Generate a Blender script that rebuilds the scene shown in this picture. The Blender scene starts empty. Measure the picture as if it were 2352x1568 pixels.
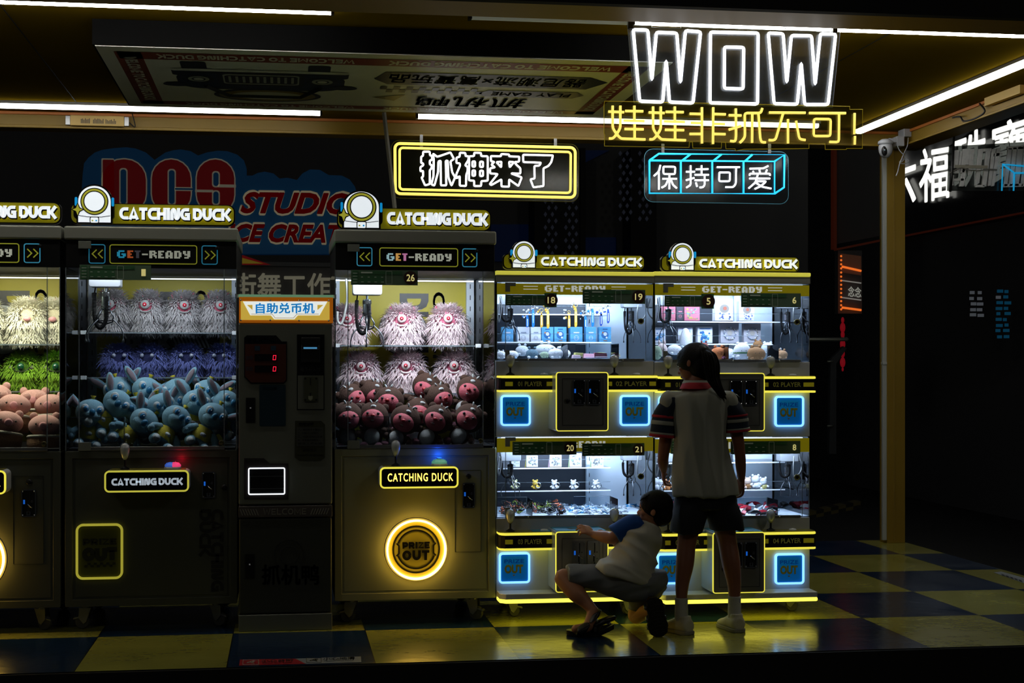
import bpy, bmesh, math, random
from mathutils import Vector, Matrix, noise
R = random.Random(7)
PI = math.pi
sc = bpy.context.scene
COL = sc.collection
# ------------------------------------------------------------ camera model
F, YAW, YH, CH = 3539.0, 0.1469, 843.9, 1.25
CS, SN = math.cos(YAW), math.sin(YAW)
def W(px, py, Y):
    """world point on the vertical plane y=Y seen at a photograph pixel"""
    u = (px - 1176.0) / F; v = (YH - py) / F
    t = Y / (CS - SN * u)
    return Vector((t * (SN + CS * u), Y, CH + t * v))
def WX(px, Y): return W(px, 800, Y).x
def WZ(px, py, Y): return W(px, py, Y).z
def WXp(px, py, X):
    """world point on the vertical plane x=X"""
    u = (px - 1176.0) / F; v = (YH - py) / F
    t = X / (SN + CS * u)
    return Vector((X, t * (CS - SN * u), CH + t * v))
def WF(px, py, z=0.0):
    u = (px - 1176.0) / F; v = (YH - py) / F
    t = (z - CH) / v
    return Vector((t * (SN + CS * u), t * (CS - SN * u), z))

# ------------------------------------------------------------ materials
MATS = {}
def s2l(c):
    if isinstance(c, str):
        c = c.lstrip('#'); c = [int(c[i:i+2], 16) / 255 for i in (0, 2, 4)]
    return [((x + 0.055) / 1.055) ** 2.4 if x > 0.04045 else x / 12.92 for x in c]
def mat(name, col='#808080', rough=0.5, metal=0.0, emit=0.0, ecol=None, bump=0.0, bscale=80.0, spec=0.5, vary=0.0, vscale=6.0, coat=0.0, sample=True, sheen=0.0):
    if name in MATS: return MATS[name]
    m = bpy.data.materials.new(name); m.use_nodes = True
    nt = m.node_tree; b = nt.nodes['Principled BSDF']
    c = s2l(col); b.inputs['Base Color'].default_value = (*c, 1)
    b.inputs['Roughness'].default_value = rough; b.inputs['Metallic'].default_value = metal
    b.inputs['Specular IOR Level'].default_value = spec
    if coat: b.inputs['Coat Weight'].default_value = coat; b.inputs['Coat Roughness'].default_value = 0.1
    if sheen: b.inputs['Sheen Weight'].default_value = sheen
    if emit:
        b.inputs['Emission Color'].default_value = (*s2l(ecol or col), 1); b.inputs['Emission Strength'].default_value = emit
        if not sample: m.cycles.emission_sampling = 'NONE'
    if bump or vary:
        tc = nt.nodes.new('ShaderNodeTexCoord')
    if bump:
        n = nt.nodes.new('ShaderNodeTexNoise'); n.inputs['Scale'].default_value = bscale; n.inputs['Detail'].default_value = 4
        bp = nt.nodes.new('ShaderNodeBump'); bp.inputs['Strength'].default_value = bump; bp.inputs['Distance'].default_value = 0.01
        nt.links.new(tc.outputs['Object'], n.inputs['Vector']); nt.links.new(n.outputs['Fac'], bp.inputs['Height']); nt.links.new(bp.outputs['Normal'], b.inputs['Normal'])
    if vary:
        n = nt.nodes.new('ShaderNodeTexNoise'); n.inputs['Scale'].default_value = vscale; n.inputs['Detail'].default_value = 6
        mx = nt.nodes.new('ShaderNodeMix'); mx.data_type = 'RGBA'
        mx.inputs[6].default_value = (*[x * (1 - vary) for x in c], 1); mx.inputs[7].default_value = (*[min(1, x * (1 + vary)) for x in c], 1)
        nt.links.new(tc.outputs['Object'], n.inputs['Vector']); nt.links.new(n.outputs['Fac'], mx.inputs[0]); nt.links.new(mx.outputs[2], b.inputs['Base Color'])
    MATS[name] = m
    return m
def glassmat(name, tint='#ffffff', amount=0.06, rough=0.02, milk=0.0, milkcol='#a0a8b0'):
    """thin clear sheet: straight-through with a Fresnel reflection"""
    if name in MATS: return MATS[name]
    m = bpy.data.materials.new(name); m.use_nodes = True; nt = m.node_tree
    for n in list(nt.nodes): nt.nodes.remove(n)
    o = nt.nodes.new('ShaderNodeOutputMaterial'); tr = nt.nodes.new('ShaderNodeBsdfTransparent'); gl = nt.nodes.new('ShaderNodeBsdfGlossy')
    tr.inputs['Color'].default_value = (*s2l(tint), 1); gl.inputs['Roughness'].default_value = rough
    fr = nt.nodes.new('ShaderNodeFresnel'); fr.inputs['IOR'].default_value = 1.45
    ml = nt.nodes.new('ShaderNodeMath'); ml.operation = 'MULTIPLY'; ml.inputs[1].default_value = amount / 0.035
    mx = nt.nodes.new('ShaderNodeMixShader')
    nt.links.new(fr.outputs[0], ml.inputs[0]); nt.links.new(ml.outputs[0], mx.inputs[0]); nt.links.new(gl.outputs[0], mx.inputs[2])
    src = tr.outputs[0]
    if milk:
        df = nt.nodes.new('ShaderNodeBsdfDiffuse'); df.inputs['Color'].default_value = (*s2l(milkcol), 1)
        m2 = nt.nodes.new('ShaderNodeMixShader'); m2.inputs[0].default_value = milk
        nt.links.new(tr.outputs[0], m2.inputs[1]); nt.links.new(df.outputs[0], m2.inputs[2]); src = m2.outputs[0]
    nt.links.new(src, mx.inputs[1]); nt.links.new(mx.outputs[0], o.inputs[0])
    MATS[name] = m
    return m

# ------------------------------------------------------------ mesh builder
class MB:
    def __init__(s): s.v = []; s.f = []; s.mi = []; s.mats = []; s.cur = 0
    def m(s, material):
        if material not in s.mats: s.mats.append(material)
        s.cur = s.mats.index(material); return s
    def add(s, vs, fs):
        o = len(s.v); s.v += [Vector(p) for p in vs]
        for f in fs: s.f.append([i + o for i in f]); s.mi.append(s.cur)
        return s
    def box(s, x0, x1, y0, y1, z0, z1):
        return s.add([(x0,y0,z0),(x1,y0,z0),(x1,y1,z0),(x0,y1,z0),(x0,y0,z1),(x1,y0,z1),(x1,y1,z1),(x0,y1,z1)],
            [(0,3,2,1),(4,5,6,7),(0,1,5,4),(1,2,6,5),(2,3,7,6),(3,0,4,7)])
    def prism(s, pts, y0, y1):
        """polygon in the x-z plane given as (x,z), extruded y0..y1"""
        n = len(pts)
        a = sum(pts[i][0]*pts[(i+1)%n][1]-pts[(i+1)%n][0]*pts[i][1] for i in range(n))
        if a < 0: pts = list(reversed(pts))
        if y0 > y1: y0, y1 = y1, y0
        vs = [(p[0], y0, p[1]) for p in pts] + [(p[0], y1, p[1]) for p in pts]
        fs = [tuple(range(n)), tuple(reversed(range(n, 2*n)))] + [(i, i+n, (i+1)%n+n, (i+1)%n) for i in range(n)]
        return s.add(vs, fs)
    def prism_h(s, pts, z0, z1):
        """polygon in the x-y plane extruded z0..z1"""
        n = len(pts)
        a = sum(pts[i][0]*pts[(i+1)%n][1]-pts[(i+1)%n][0]*pts[i][1] for i in range(n))
        if a < 0: pts = list(reversed(pts))
        vs = [(p[0], p[1], z0) for p in pts] + [(p[0], p[1], z1) for p in pts]
        fs = [tuple(reversed(range(n))), tuple(range(n, 2*n))] + [(i, (i+1)%n, (i+1)%n+n, i+n) for i in range(n)]
        return s.add(vs, fs)
    def prism_x(s, pts, x0, x1):
        """polygon in the y-z plane extruded x0..x1"""
        n = len(pts)
        a = sum(pts[i][0]*pts[(i+1)%n][1]-pts[(i+1)%n][0]*pts[i][1] for i in range(n))
        if a < 0: pts = list(reversed(pts))
        vs = [(x0, p[0], p[1]) for p in pts] + [(x1, p[0], p[1]) for p in pts]
        fs = [tuple(reversed(range(n))), tuple(range(n, 2*n))] + [(i, (i+1)%n, (i+1)%n+n, i+n) for i in range(n)]
        return s.add(vs, fs)
    def frame(s, outer, inner, y0, y1):
        """ring between two equal-length outlines (x,z), extruded"""
        n = len(outer)
        a = sum(outer[i][0]*outer[(i+1)%n][1]-outer[(i+1)%n][0]*outer[i][1] for i in range(n))
        if a < 0: outer = outer[::-1]; inner = inner[::-1]
        vs = []
        for y in (y0, y1): vs += [(p[0], y, p[1]) for p in outer] + [(p[0], y, p[1]) for p in inner]
        fs = []
        for i in range(n):
            j = (i+1) % n
            fs += [(i, j, j+n, i+n), (i+2*n, i+3*n, j+3*n, j+2*n), (i, i+2*n, j+2*n, j), (i+n, j+n, j+3*n, i+3*n)]
        return s.add(vs, fs)
    def tube(s, pts, r, seg=8, closed=False, cap=True):
        pts = [Vector(p) for p in pts]
        q = [pts[0]]
        for p in pts[1:]:
            if (p - q[-1]).length > 1e-6: q.append(p)
        pts = q
        if closed and (pts[0]-pts[-1]).length < 1e-6: pts.pop()
        n = len(pts)
        if n < 2: return s
        rr = r if isinstance(r, (list, tuple)) else [r]*n
        if len(rr) != n: rr = [rr[0]]*n
        nrm = None; vs = []
        for i in range(n):
            if closed: a, b = pts[(i-1)%n], pts[(i+1)%n]
            else: a, b = pts[max(0, i-1)], pts[min(n-1, i+1)]
            d1 = (pts[i]-a); d2 = (b-pts[i])
            t = (d1.normalized() if d1.length > 1e-9 else Vector()) + (d2.normalized() if d2.length > 1e-9 else Vector())
            if t.length < 1e-6: t = d2 if d2.length > 1e-9 else d1
            t.normalize()
            if nrm is None:
                nrm = t.cross(Vector((0,1,0)))
                if nrm.length < 1e-3: nrm = t.cross(Vector((1,0,0)))
                nrm.normalize()
            else:
                nrm = nrm - t*nrm.dot(t)
                if nrm.length < 1e-6: nrm = t.orthogonal()
                nrm.normalize()
            bn = t.cross(nrm)
            # keep the width through a bend
            k = 1.0
            if d1.length > 1e-9 and d2.length > 1e-9:
                c = max(0.35, t.dot(d2.normalized())); k = 1.0
            for j in range(seg):
                a_ = 2*PI*j/seg
                vs.append(pts[i] + (nrm*math.cos(a_) + bn*math.sin(a_))*rr[i]*k)
        fs = []
        for i in range(n if closed else n-1):
            for j in range(seg):
                a_, b_ = i*seg+j, i*seg+(j+1)%seg; c_, d_ = ((i+1)%n)*seg+(j+1)%seg, ((i+1)%n)*seg+j
                fs.append((a_, b_, c_, d_))
        if cap and not closed:
            fs.append(tuple(reversed(range(seg)))); fs.append(tuple(range((n-1)*seg, n*seg)))
        return s.add(vs, fs)
    def lathe(s, prof, c, axis='z', seg=24, sx=1.0, sy=1.0, cap=True):
        """profile [(radius, height)] turned about an axis through c"""
        vs = []; n = len(prof)
        for (r, h) in prof:
            for j in range(seg):
                a = 2*PI*j/seg; p = (r*math.cos(a)*sx, r*math.sin(a)*sy, h)
                if axis == 'y': p = (p[0], -p[2], p[1])
                elif axis == 'x': p = (p[2], p[0], p[1])
                vs.append(Vector(c) + Vector(p))
        fs = []
        for i in range(n-1):
            for j in range(seg):
                fs.append((i*seg+j, i*seg+(j+1)%seg, (i+1)*seg+(j+1)%seg, (i+1)*seg+j))
        if cap and prof[0][0] > 1e-6: fs.append(tuple(reversed(range(seg))))
        if cap and prof[-1][0] > 1e-6: fs.append(tuple(range((n-1)*seg, n*seg)))
        return s.add(vs, fs)
    def ball(s, c, r, seg=16, rings=10, rot=None, squash=None):
        r = (r, r, r) if not isinstance(r, (tuple, list)) else r
        vs = []; fs = []
        for i in range(rings+1):
            th = PI*i/rings
            for j in range(seg):
                a = 2*PI*j/seg
                p = Vector((r[0]*math.sin(th)*math.cos(a), r[1]*math.sin(th)*math.sin(a), r[2]*math.cos(th)))
                if rot: p = rot @ p
                vs.append(Vector(c)+p)
        for i in range(rings):
            for j in range(seg):
                fs.append((i*seg+j, (i+1)*seg+j, (i+1)*seg+(j+1)%seg, i*seg+(j+1)%seg))
        return s.add(vs, fs)
    def ribbon(s, pts, w, y0, y1, closed=False):
        """flat mitred stroke in the x-z plane (pts (x,z)), extruded y0..y1"""
        n = len(pts); L = []; Rr = []
        P2 = [Vector((p[0], p[1])) for p in pts]
        for i in range(n):
            if closed: a, b = P2[(i-1)%n], P2[(i+1)%n]
            else: a, b = P2[max(0,i-1)], P2[min(n-1,i+1)]
            d1 = P2[i]-a; d2 = b-P2[i]
            if d1.length < 1e-9: d1 = d2
            if d2.length < 1e-9: d2 = d1
            d1 = d1.normalized(); d2 = d2.normalized()
            t = d1+d2
            t = d2 if t.length < 1e-6 else t.normalized()
            nn = Vector((-t.y, t.x)); dd = nn.dot(Vector((-d2.y, d2.x))); k = 1/dd if dd > 0.6 else 1.05
            L.append(P2[i]+nn*w/2*k); Rr.append(P2[i]-nn*w/2*k)
        vs = []
        for i in range(n):
            vs += [(L[i].x, y0, L[i].y), (Rr[i].x, y0, Rr[i].y), (L[i].x, y1, L[i].y), (Rr[i].x, y1, Rr[i].y)]
        fs = []
        for i in range(n if closed else n-1):
            a = i*4; b = ((i+1)%n)*4
            fs += [(a, a+1, b+1, b), (a+2, b+2, b+3, a+3), (a, b, b+2, a+2), (a+1, a+3, b+3, b+1)]
        if not closed: fs += [(0,2,3,1), ((n-1)*4, (n-1)*4+1, (n-1)*4+3, (n-1)*4+2)]
        return s.add(vs, fs)
    def xf(s, M, start=0):
        for i in range(start, len(s.v)): s.v[i] = M @ s.v[i]
        return s
    def mesh(s, name, off=None, smooth=False, bevel=0):
        me = bpy.data.meshes.new(name)
        o = Vector(off) if off is not None else Vector()
        me.from_pydata([tuple(p-o) for p in s.v], [], s.f)
        for m_ in s.mats: me.materials.append(m_)
        if len(s.mats) > 1:
            me.polygons.foreach_set('material_index', s.mi)
        if smooth: me.polygons.foreach_set('use_smooth', [True]*len(me.polygons))
        me.update()
        return me
    def build(s, name, material=None, parent=None, smooth=False, bevel=0, auto=False, label=None, bseg=2):
        if material is not None and not s.mats: s.mats = [material]
        off = parent_world(parent)
        me = s.mesh(name, off, smooth or auto)
        if not bevel or True:
            bm = bmesh.new(); bm.from_mesh(me); bmesh.ops.recalc_face_normals(bm, faces=bm.faces); bm.to_mesh(me); bm.free()
        if auto and not smooth: me.set_sharp_from_angle(angle=0.7)
        o = bpy.data.objects.new(name, me); COL.objects.link(o); o.parent = parent
        if bevel:
            md = o.modifiers.new('bevel', 'BEVEL'); md.width = bevel; md.segments = bseg; md.limit_method = 'ANGLE'; md.angle_limit = 0.6
            me.polygons.foreach_set('use_smooth', [True]*len(me.polygons))
            md.harden_normals = True
        if label: o['label'] = label
        return o
def parent_world(p):
    v = Vector()
    while p is not None: v += p.location; p = p.parent
    return v
def thing(name, label, cat, loc=(0,0,0), group=None):
    o = bpy.data.objects.new(name, None); COL.objects.link(o); o.location = loc; o.empty_display_size = 0.05
    return tag(o, label, cat, group)
def tag(o, label, cat, group=None, kind=None):
    o['label'] = label; o['category'] = cat
    if group: o['group'] = group
    if kind: o['kind'] = kind
    return o
def struct(o, label=None):
    o['kind'] = 'structure'
    if label: o['label'] = label
    return o
CH_IDX = {}
def copy_tree(o, loc=None, rot=None, scale=None, parent=None, label=None, group=None):
    c = o.copy(); COL.objects.link(c); c.parent = parent
    for ch in [x for x in o.children]: copy_tree(ch, parent=c)
    if loc is not None: c.location = loc
    if rot is not None: c.rotation_euler = rot
    if scale is not None: c.scale = (scale,)*3 if not isinstance(scale, (tuple, list)) else scale
    if label: c['label'] = label
    if group: c['group'] = group
    return c

# ------------------------------------------------------------ outlines
def rrect(x0, x1, z0, z1, r, n=5):
    if x0 > x1: x0, x1 = x1, x0
    if z0 > z1: z0, z1 = z1, z0
    r = min(r, (x1-x0)/2-1e-5, (z1-z0)/2-1e-5); out = []
    for cx, cz, a0 in ((x1-r, z0+r, -PI/2), (x1-r, z1-r, 0), (x0+r, z1-r, PI/2), (x0+r, z0+r, PI)):
        for i in range(n+1):
            a = a0 + PI/2*i/n; out.append((cx+r*math.cos(a), cz+r*math.sin(a)))
    return out
def circ(cx, cz, r, n=40, rz=None):
    rz = rz or r
    return [(cx+r*math.cos(2*PI*i/n), cz+rz*math.sin(2*PI*i/n)) for i in range(n)]
def ringframe(mb, x0, x1, z0, z1, r, w, y0, y1, n=6):
    return mb.frame(rrect(x0, x1, z0, z1, r, n), rrect(x0+w, x1-w, z0+w, z1-w, max(r-w, 0.0005), n), y0, y1)
def smooth_path(pts, n=6, closed=False):
    """Catmull-Rom through points"""
    P_ = [Vector(p) for p in pts]; m = len(P_); out = []
    for i in range(m if closed else m-1):
        p0 = P_[(i-1)%m] if closed or i > 0 else P_[0]; p1 = P_[i]; p2 = P_[(i+1)%m]
        p3 = P_[(i+2)%m] if closed or i+2 < m else P_[-1]
        for k in range(n):
            t = k/n
            out.append(0.5*((2*p1)+(-p0+p2)*t+(2*p0-5*p1+4*p2-p3)*t*t+(-p0+3*p1-3*p2+p3)*t**3))
    if not closed: out.append(P_[-1])
    return out

# ------------------------------------------------------------ lettering
def text_polys(s, bold=0.0, shear=0.0, spacing=1.0):
    cu = bpy.data.curves.new('t', 'FONT'); cu.body = s; cu.offset = bold; cu.shear = shear; cu.space_character = spacing
    cu.fill_mode = 'BOTH'; cu.resolution_u = 3
    ob = bpy.data.objects.new('t', cu); COL.objects.link(ob)
    bpy.context.view_layer.update()
    dg = bpy.context.evaluated_depsgraph_get(); ev = ob.evaluated_get(dg)
    me = bpy.data.meshes.new_from_object(ev)
    vs = [tuple(v.co) for v in me.vertices]; fs = [tuple(p.vertices) for p in me.polygons]
    bpy.data.objects.remove(ob); bpy.data.curves.remove(cu); bpy.data.meshes.remove(me)
    return vs, fs
TCACHE = {}
def fat_text(mb, s, place, d=0.03, k=8, lift=0.0, **kw):
    """heavy strokes: the glyphs struck k times around a small circle (lift keeps the layers apart)"""
    for i in range(k):
        a = 2*PI*i/k; dx, dy = d*math.cos(a), d*math.sin(a)
        def pl(u, v, i=i, dx=dx, dy=dy):
            p = Vector(place(u+dx/max(1, len(s)), v+dy)); p.y += lift*i; return p
        text_into(mb, s, pl, **kw)
    return mb
def text_into(mb, s, place, bold=0.0, shear=0.0, spacing=1.0, depth=0.0):
    """place(u,v) -> world; u,v in 0..1 over the lettering's own bounding box (v up)"""
    key = (s, bold, shear, spacing)
    if key not in TCACHE: TCACHE[key] = text_polys(s, bold, shear, spacing)
    vs, fs = TCACHE[key]
    x0 = min(v[0] for v in vs); x1 = max(v[0] for v in vs); y0 = min(v[1] for v in vs); y1 = max(v[1] for v in vs)
    mb.add([place((v[0]-x0)/(x1-x0), (v[1]-y0)/(y1-y0)) for v in vs], fs)
    return mb
def text_box(mb, s, x0, x1, z0, z1, y, **k):
    """upright lettering facing the street (-y) in a world rectangle"""
    return text_into(mb, s, lambda u, v: (x0+(x1-x0)*u, y, z0+(z1-z0)*v), **k)
def quad(px0, py0, px1, py1, Y, dz=0.0):
    a = W(px0, py1, Y); b = W(px1, py1+dz, Y); c = W(px0, py0, Y); d = W(px1, py0+dz, Y)
    def f(u, v, y=0.0):
        p = (a.lerp(b, u)).lerp(c.lerp(d, u), v); p.y += y; return p
    return f
def text_px(mb, s, px0, py0, px1, py1, Y, dz=0.0, **k):
    """lettering over a photograph rectangle, on the plane y=Y, following its tilt dz (pixels, right end minus left)"""
    a = W(px0, py1, Y); b = W(px1, py1+dz, Y); c = W(px0, py0, Y); d = W(px1, py0+dz, Y)
    return text_into(mb, s, lambda u, v: (a.lerp(b, u)).lerp(c.lerp(d, u), v), **k)
# rounded block alphabet used by the machine signs: strokes in a 1x1 cell
def arc(cx, cy, rx, ry, a0, a1, n=8):
    return [(cx+rx*math.cos(math.radians(a0+(a1-a0)*i/n)), cy+ry*math.sin(math.radians(a0+(a1-a0)*i/n))) for i in range(n+1)]
GL = {
 'C': (0.86, [[(0.86,0.87)]+arc(0.46,0.5,0.33,0.37,90,270)+[(0.86,0.13)]]),
 'A': (0.95, [[(0.1,0.0),(0.47,0.93),(0.84,0.0)],[(0.3,0.2),(0.66,0.2)]]),
 'T': (0.8, [[(0.0,0.87),(0.8,0.87)],[(0.4,0.8),(0.4,0.0)]]),
 'H': (0.88, [[(0.13,0),(0.13,1)],[(0.75,0),(0.75,1)],[(0.13,0.5),(0.75,0.5)]]),
 'I': (0.32, [[(0.16,0),(0.16,1)]]),
 'N': (0.92, [[(0.13,0),(0.13,0.55)]+arc(0.3,0.6,0.17,0.27,180,40)+[(0.5,0.4)]+arc(0.62,0.4,0.17,0.27,220,360)+[(0.79,1.0)]]),
 'G': (0.92, [[(0.86,0.87)]+arc(0.46,0.5,0.33,0.37,90,270)+[(0.79,0.13),(0.79,0.48),(0.45,0.48)]]),
 'D': (0.9, [[(0.13,0.13),(0.13,0.87),(0.45,0.87)]+arc(0.45,0.5,0.32,0.37,90,-90)+[(0.13,0.13)]]),
 'U': (0.88, [[(0.13,1.0),(0.13,0.45)]+arc(0.44,0.45,0.31,0.32,180,360)+[(0.75,1.0)]]),
 'K': (0.9, [[(0.13,0),(0.13,1)],[(0.84,1.0),(0.38,0.5),(0.86,0.0)]]),
 'O': (0.95, [arc(0.47,0.5,0.34,0.37,0,360,16)]),
 'P': (0.82, [[(0.13,0),(0.13,0.87),(0.5,0.87)]+arc(0.5,0.62,0.2,0.25,90,-90)+[(0.13,0.37)]]),
 'R': (0.86, [[(0.13,0),(0.13,0.87),(0.5,0.87)]+arc(0.5,0.65,0.2,0.22,90,-90)+[(0.13,0.43)],[(0.45,0.43),(0.76,0.0)]]),
 'Z': (0.82, [[(0.05,0.87),(0.68,0.87),(0.12,0.13),(0.78,0.13)]]),
 'E': (0.78, [[(0.74,0.87),(0.13,0.87),(0.13,0.13),(0.74,0.13)],[(0.13,0.5),(0.66,0.5)]]),
 'S': (0.84, [arc(0.44,0.68,0.26,0.19,20,270,9)+arc(0.44,0.32,0.26,0.19,90,-160,9)]),
 'Y': (0.86, [[(0.06,1.0),(0.43,0.45),(0.8,1.0)],[(0.43,0.5),(0.43,0)]]),
 'W': (1.2, [[(0.08,1.0),(0.32,0.1),(0.6,0.8),(0.88,0.1),(1.12,1.0)]]),
 'L': (0.74, [[(0.13,1.0),(0.13,0.13),(0.72,0.13)]]),
 'M': (1.1, [[(0.13,0),(0.13,0.9),(0.55,0.25),(0.97,0.9),(0.97,0)]]),
 ' ': (0.22, []),
}
def block_text(mb, s, place, w=0.26, y0=0.0, y1=-0.01, gap=0.06, sq=1.0):
    """place(u,v,y) -> world, u and v 0..1; stroke width w as a share of the height"""
    tot = sum(GL[c][0]+gap for c in s)-gap
    x = 0.0
    for c in s:
        adv, strokes = GL[c]
        for st in strokes:
            pts = [((p[0]+x)/tot, p[1]) for p in st]
            # ribbon in a local frame with square units, then place
            tmp = MB(); asp = tot*sq
            tmp.ribbon([(p[0]*asp, p[1]) for p in pts], w, y0, y1)
            mb.add([place(v.x/asp, v.z, v.y) for v in tmp.v], tmp.f)
        x += adv+gap
    return mb
PIX = {
 'G': ["011110","110000","110111","110011","011110"], 'E': ["1111","1100","1110","1100","1111"], 'T': ["1111","0110","0110","0110","0110"],
 '-': ["0000","0000","1111","0000","0000"], 'R': ["11110","11011","11110","11011","11001"], 'A': ["01110","11011","11011","11111","11011"],
 'D': ["11110","11011","11011","11011","11110"], 'Y': ["11011","11011","01111","00011","01110"], '0': ["0110","1001","1001","1001","0110"],
}
def pixel_text(mb, s, x0, x1, z0, z1, y0, y1, mats_=None, clip=None):
    tot = sum(len(PIX[c][0])+1 for c in s)-1; x = 0
    ph = (z1-z0)/5; pw = (x1-x0)/tot
    for k, c in enumerate(s):
        if mats_: mb.m(mats_[k])
        for r_, row in enumerate(PIX[c]):
            for q, ch in enumerate(row):
                if ch == '1':
                    zb = z1-(r_+1)*ph
                    mb.box(x0+(x+q)*pw, x0+(x+q+1)*pw, y0, y1, zb, zb+ph)
        x += len(PIX[c][0])+1
    return mb
# ============================================================ camera, world
cam = bpy.data.cameras.new('camera'); co = bpy.data.objects.new('camera', cam); COL.objects.link(co)
co.location = (0, 0, CH); co.rotation_euler = (PI/2, 0, -YAW)
cam.sensor_width = 36; cam.lens = F/2352*36; cam.shift_y = (YH-784)/2352; cam.clip_end = 200
sc.camera = co
wd = bpy.data.worlds.new('night'); sc.world = wd; wd.use_nodes = True
wd.node_tree.nodes['Background'].inputs[0].default_value = (0.9, 0.95, 1.0, 1)
wd.node_tree.nodes['Background'].inputs[1].default_value = 0.0055
vs_ = sc.view_settings; vs_.view_transform = 'Standard'; vs_.look = 'None'; vs_.exposure = 0; vs_.gamma = 1; vs_.use_curve_mapping = False
cy = sc.cycles; cy.use_denoising = True; cy.max_bounces = 5; cy.diffuse_bounces = 3; cy.glossy_bounces = 2; cy.transmission_bounces = 2
cy.transparent_max_bounces = 24; cy.caustics_reflective = False; cy.caustics_refractive = False; cy.sample_clamp_indirect = 4; cy.use_adaptive_sampling = True
cy.adaptive_threshold = 0.03; cy.use_light_tree = True

# ============================================================ shared paints
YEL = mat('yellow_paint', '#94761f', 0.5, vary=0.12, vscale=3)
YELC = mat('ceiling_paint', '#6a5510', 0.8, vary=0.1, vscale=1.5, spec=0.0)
ORG = mat('orange_trim_paint', '#c0702a', 0.5)
BLK = mat('black_plastic', '#0c0c0c', 0.45)
BLKM = mat('matt_black', '#232323', 0.9, spec=0.2)
DRK = mat('dark_metal', '#26282a', 0.4, 0.6)
CHR = mat('chrome', '#c9ccd0', 0.18, 1.0)
STL = mat('brushed_steel', '#9a9c9c', 0.35, 0.9)
WHT = mat('white_plastic', '#d8dce0', 0.4)
WPAN = mat('white_panel', '#cdd8e4', 0.45)
CABD = mat('cabinet_grey_shaded', '#4e5046', 0.4, 0.2, bump=0.05, bscale=900)  # shaded copy of the cabinet grey; weaker light put into its colour
CABM = mat('cabinet_grey_lit', '#84866a', 0.45, 0.05)  # lit copy of the cabinet grey; ring glow and stronger light put into colour
GRYB = mat('grey_cabinet_paint', '#9a9c90', 0.38, 0.25, bump=0.05, bscale=900)
GLS = glassmat('clear_acrylic', '#f4f8fa', 0.05)
GLSE = glassmat('acrylic_edge', '#cfd8dc', 0.2, 0.15, milk=0.28, milkcol='#cfe0ea')
TUBE = mat('lamp_diffuser', '#f4f6ff', 0.4, emit=9, ecol='#f8f6f4')
TUBEF = mat('front_lamp_diffuser', '#f4f6ff', 0.4, emit=26, ecol='#f8f6f0')
NW = mat('white_neon', '#ffffff', 0.4, emit=2.6, ecol='#f4f6ff')
NY = mat('yellow_neon', '#f2dc6a', 0.4, emit=1.25, ecol='#f4d967')
NB = mat('blue_neon', '#35c8ff', 0.4, emit=1.3, ecol='#2cc0f6')

# ============================================================ floor of the booth
def checker_mat():
    m = bpy.data.materials.new('checker_tiles'); m.use_nodes = True; nt = m.node_tree; b = nt.nodes['Principled BSDF']; L = nt.links.new
    tc = nt.nodes.new('ShaderNodeNewGeometry'); sp = nt.nodes.new('ShaderNodeSeparateXYZ'); L(tc.outputs['Position'], sp.inputs[0])
    def mth(op, a, bb=None, c=None):
        n = nt.nodes.new('ShaderNodeMath'); n.operation = op
        for i, x in enumerate((a, bb, c)):
            if x is None: continue
            if isinstance(x, (int, float)): n.inputs[i].default_value = x
            else: L(x, n.inputs[i])
        return n.outputs[0]
    gx = mth('DIVIDE', mth('SUBTRACT', sp.outputs[0], -0.8546), 0.6182)
    gy = mth('DIVIDE', mth('SUBTRACT', sp.outputs[1], 7.3571), 0.8262)
    fx, fy = mth('FLOOR', gx), mth('FLOOR', gy)
    par = mth('MODULO', mth('ADD', mth('ADD', fx, fy), 100), 2)
    def seam(g, w): return mth('LESS_THAN', mth('ABSOLUTE', mth('SUBTRACT', mth('FRACT', mth('ADD', g, 0.5)), 0.5)), w)
    sm = mth('MAXIMUM', seam(gx, 0.0035), seam(gy, 0.0026))
    tn = nt.nodes.new('ShaderNodeTexNoise'); tn.inputs['Scale'].default_value = 3; tn.inputs['Detail'].default_value = 6; L(tc.outputs['Position'], tn.inputs['Vector'])
    mx = nt.nodes.new('ShaderNodeMix'); mx.data_type = 'RGBA'; L(par, mx.inputs[0])
    mx.inputs[6].default_value = (*s2l('#183252'), 1); mx.inputs[7].default_value = (*s2l('#a5a349'), 1)
    m2 = nt.nodes.new('ShaderNodeMix'); m2.data_type = 'RGBA'; m2.blend_type = 'MULTIPLY'; m2.inputs[0].default_value = 0.35
    L(mx.outputs[2], m2.inputs[6]); L(tn.outputs['Fac'], m2.inputs[7])
    m3 = nt.nodes.new('ShaderNodeMix'); m3.data_type = 'RGBA'; L(sm, m3.inputs[0]); L(m2.outputs[2], m3.inputs[6]); m3.inputs[7].default_value = (0.006, 0.006, 0.005, 1)
    L(m3.outputs[2], b.inputs['Base Color'])
    rr = nt.nodes.new('ShaderNodeMapRange'); L(tn.outputs['Fac'], rr.inputs[0]); rr.inputs[3].default_value = 0.10; rr.inputs[4].default_value = 0.27
    L(rr.outputs[0], b.inputs['Roughness']); b.inputs['Specular IOR Level'].default_value = 0.85
    sc_ = nt.nodes.new('ShaderNodeTexNoise'); sc_.inputs['Scale'].default_value = 14; L(tc.outputs['Position'], sc_.inputs['Vector'])
    bp = nt.nodes.new('ShaderNodeBump'); bp.inputs['Strength'].default_value = 0.06; bp.inputs['Distance'].default_value = 0.02
    L(sc_.outputs['Fac'], bp.inputs['Height']); L(bp.outputs[0], b.inputs['Normal'])
    return m
FY0, FY1, FX0, FX1 = 6.531, 10.66, -3.2, 4.40
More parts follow.
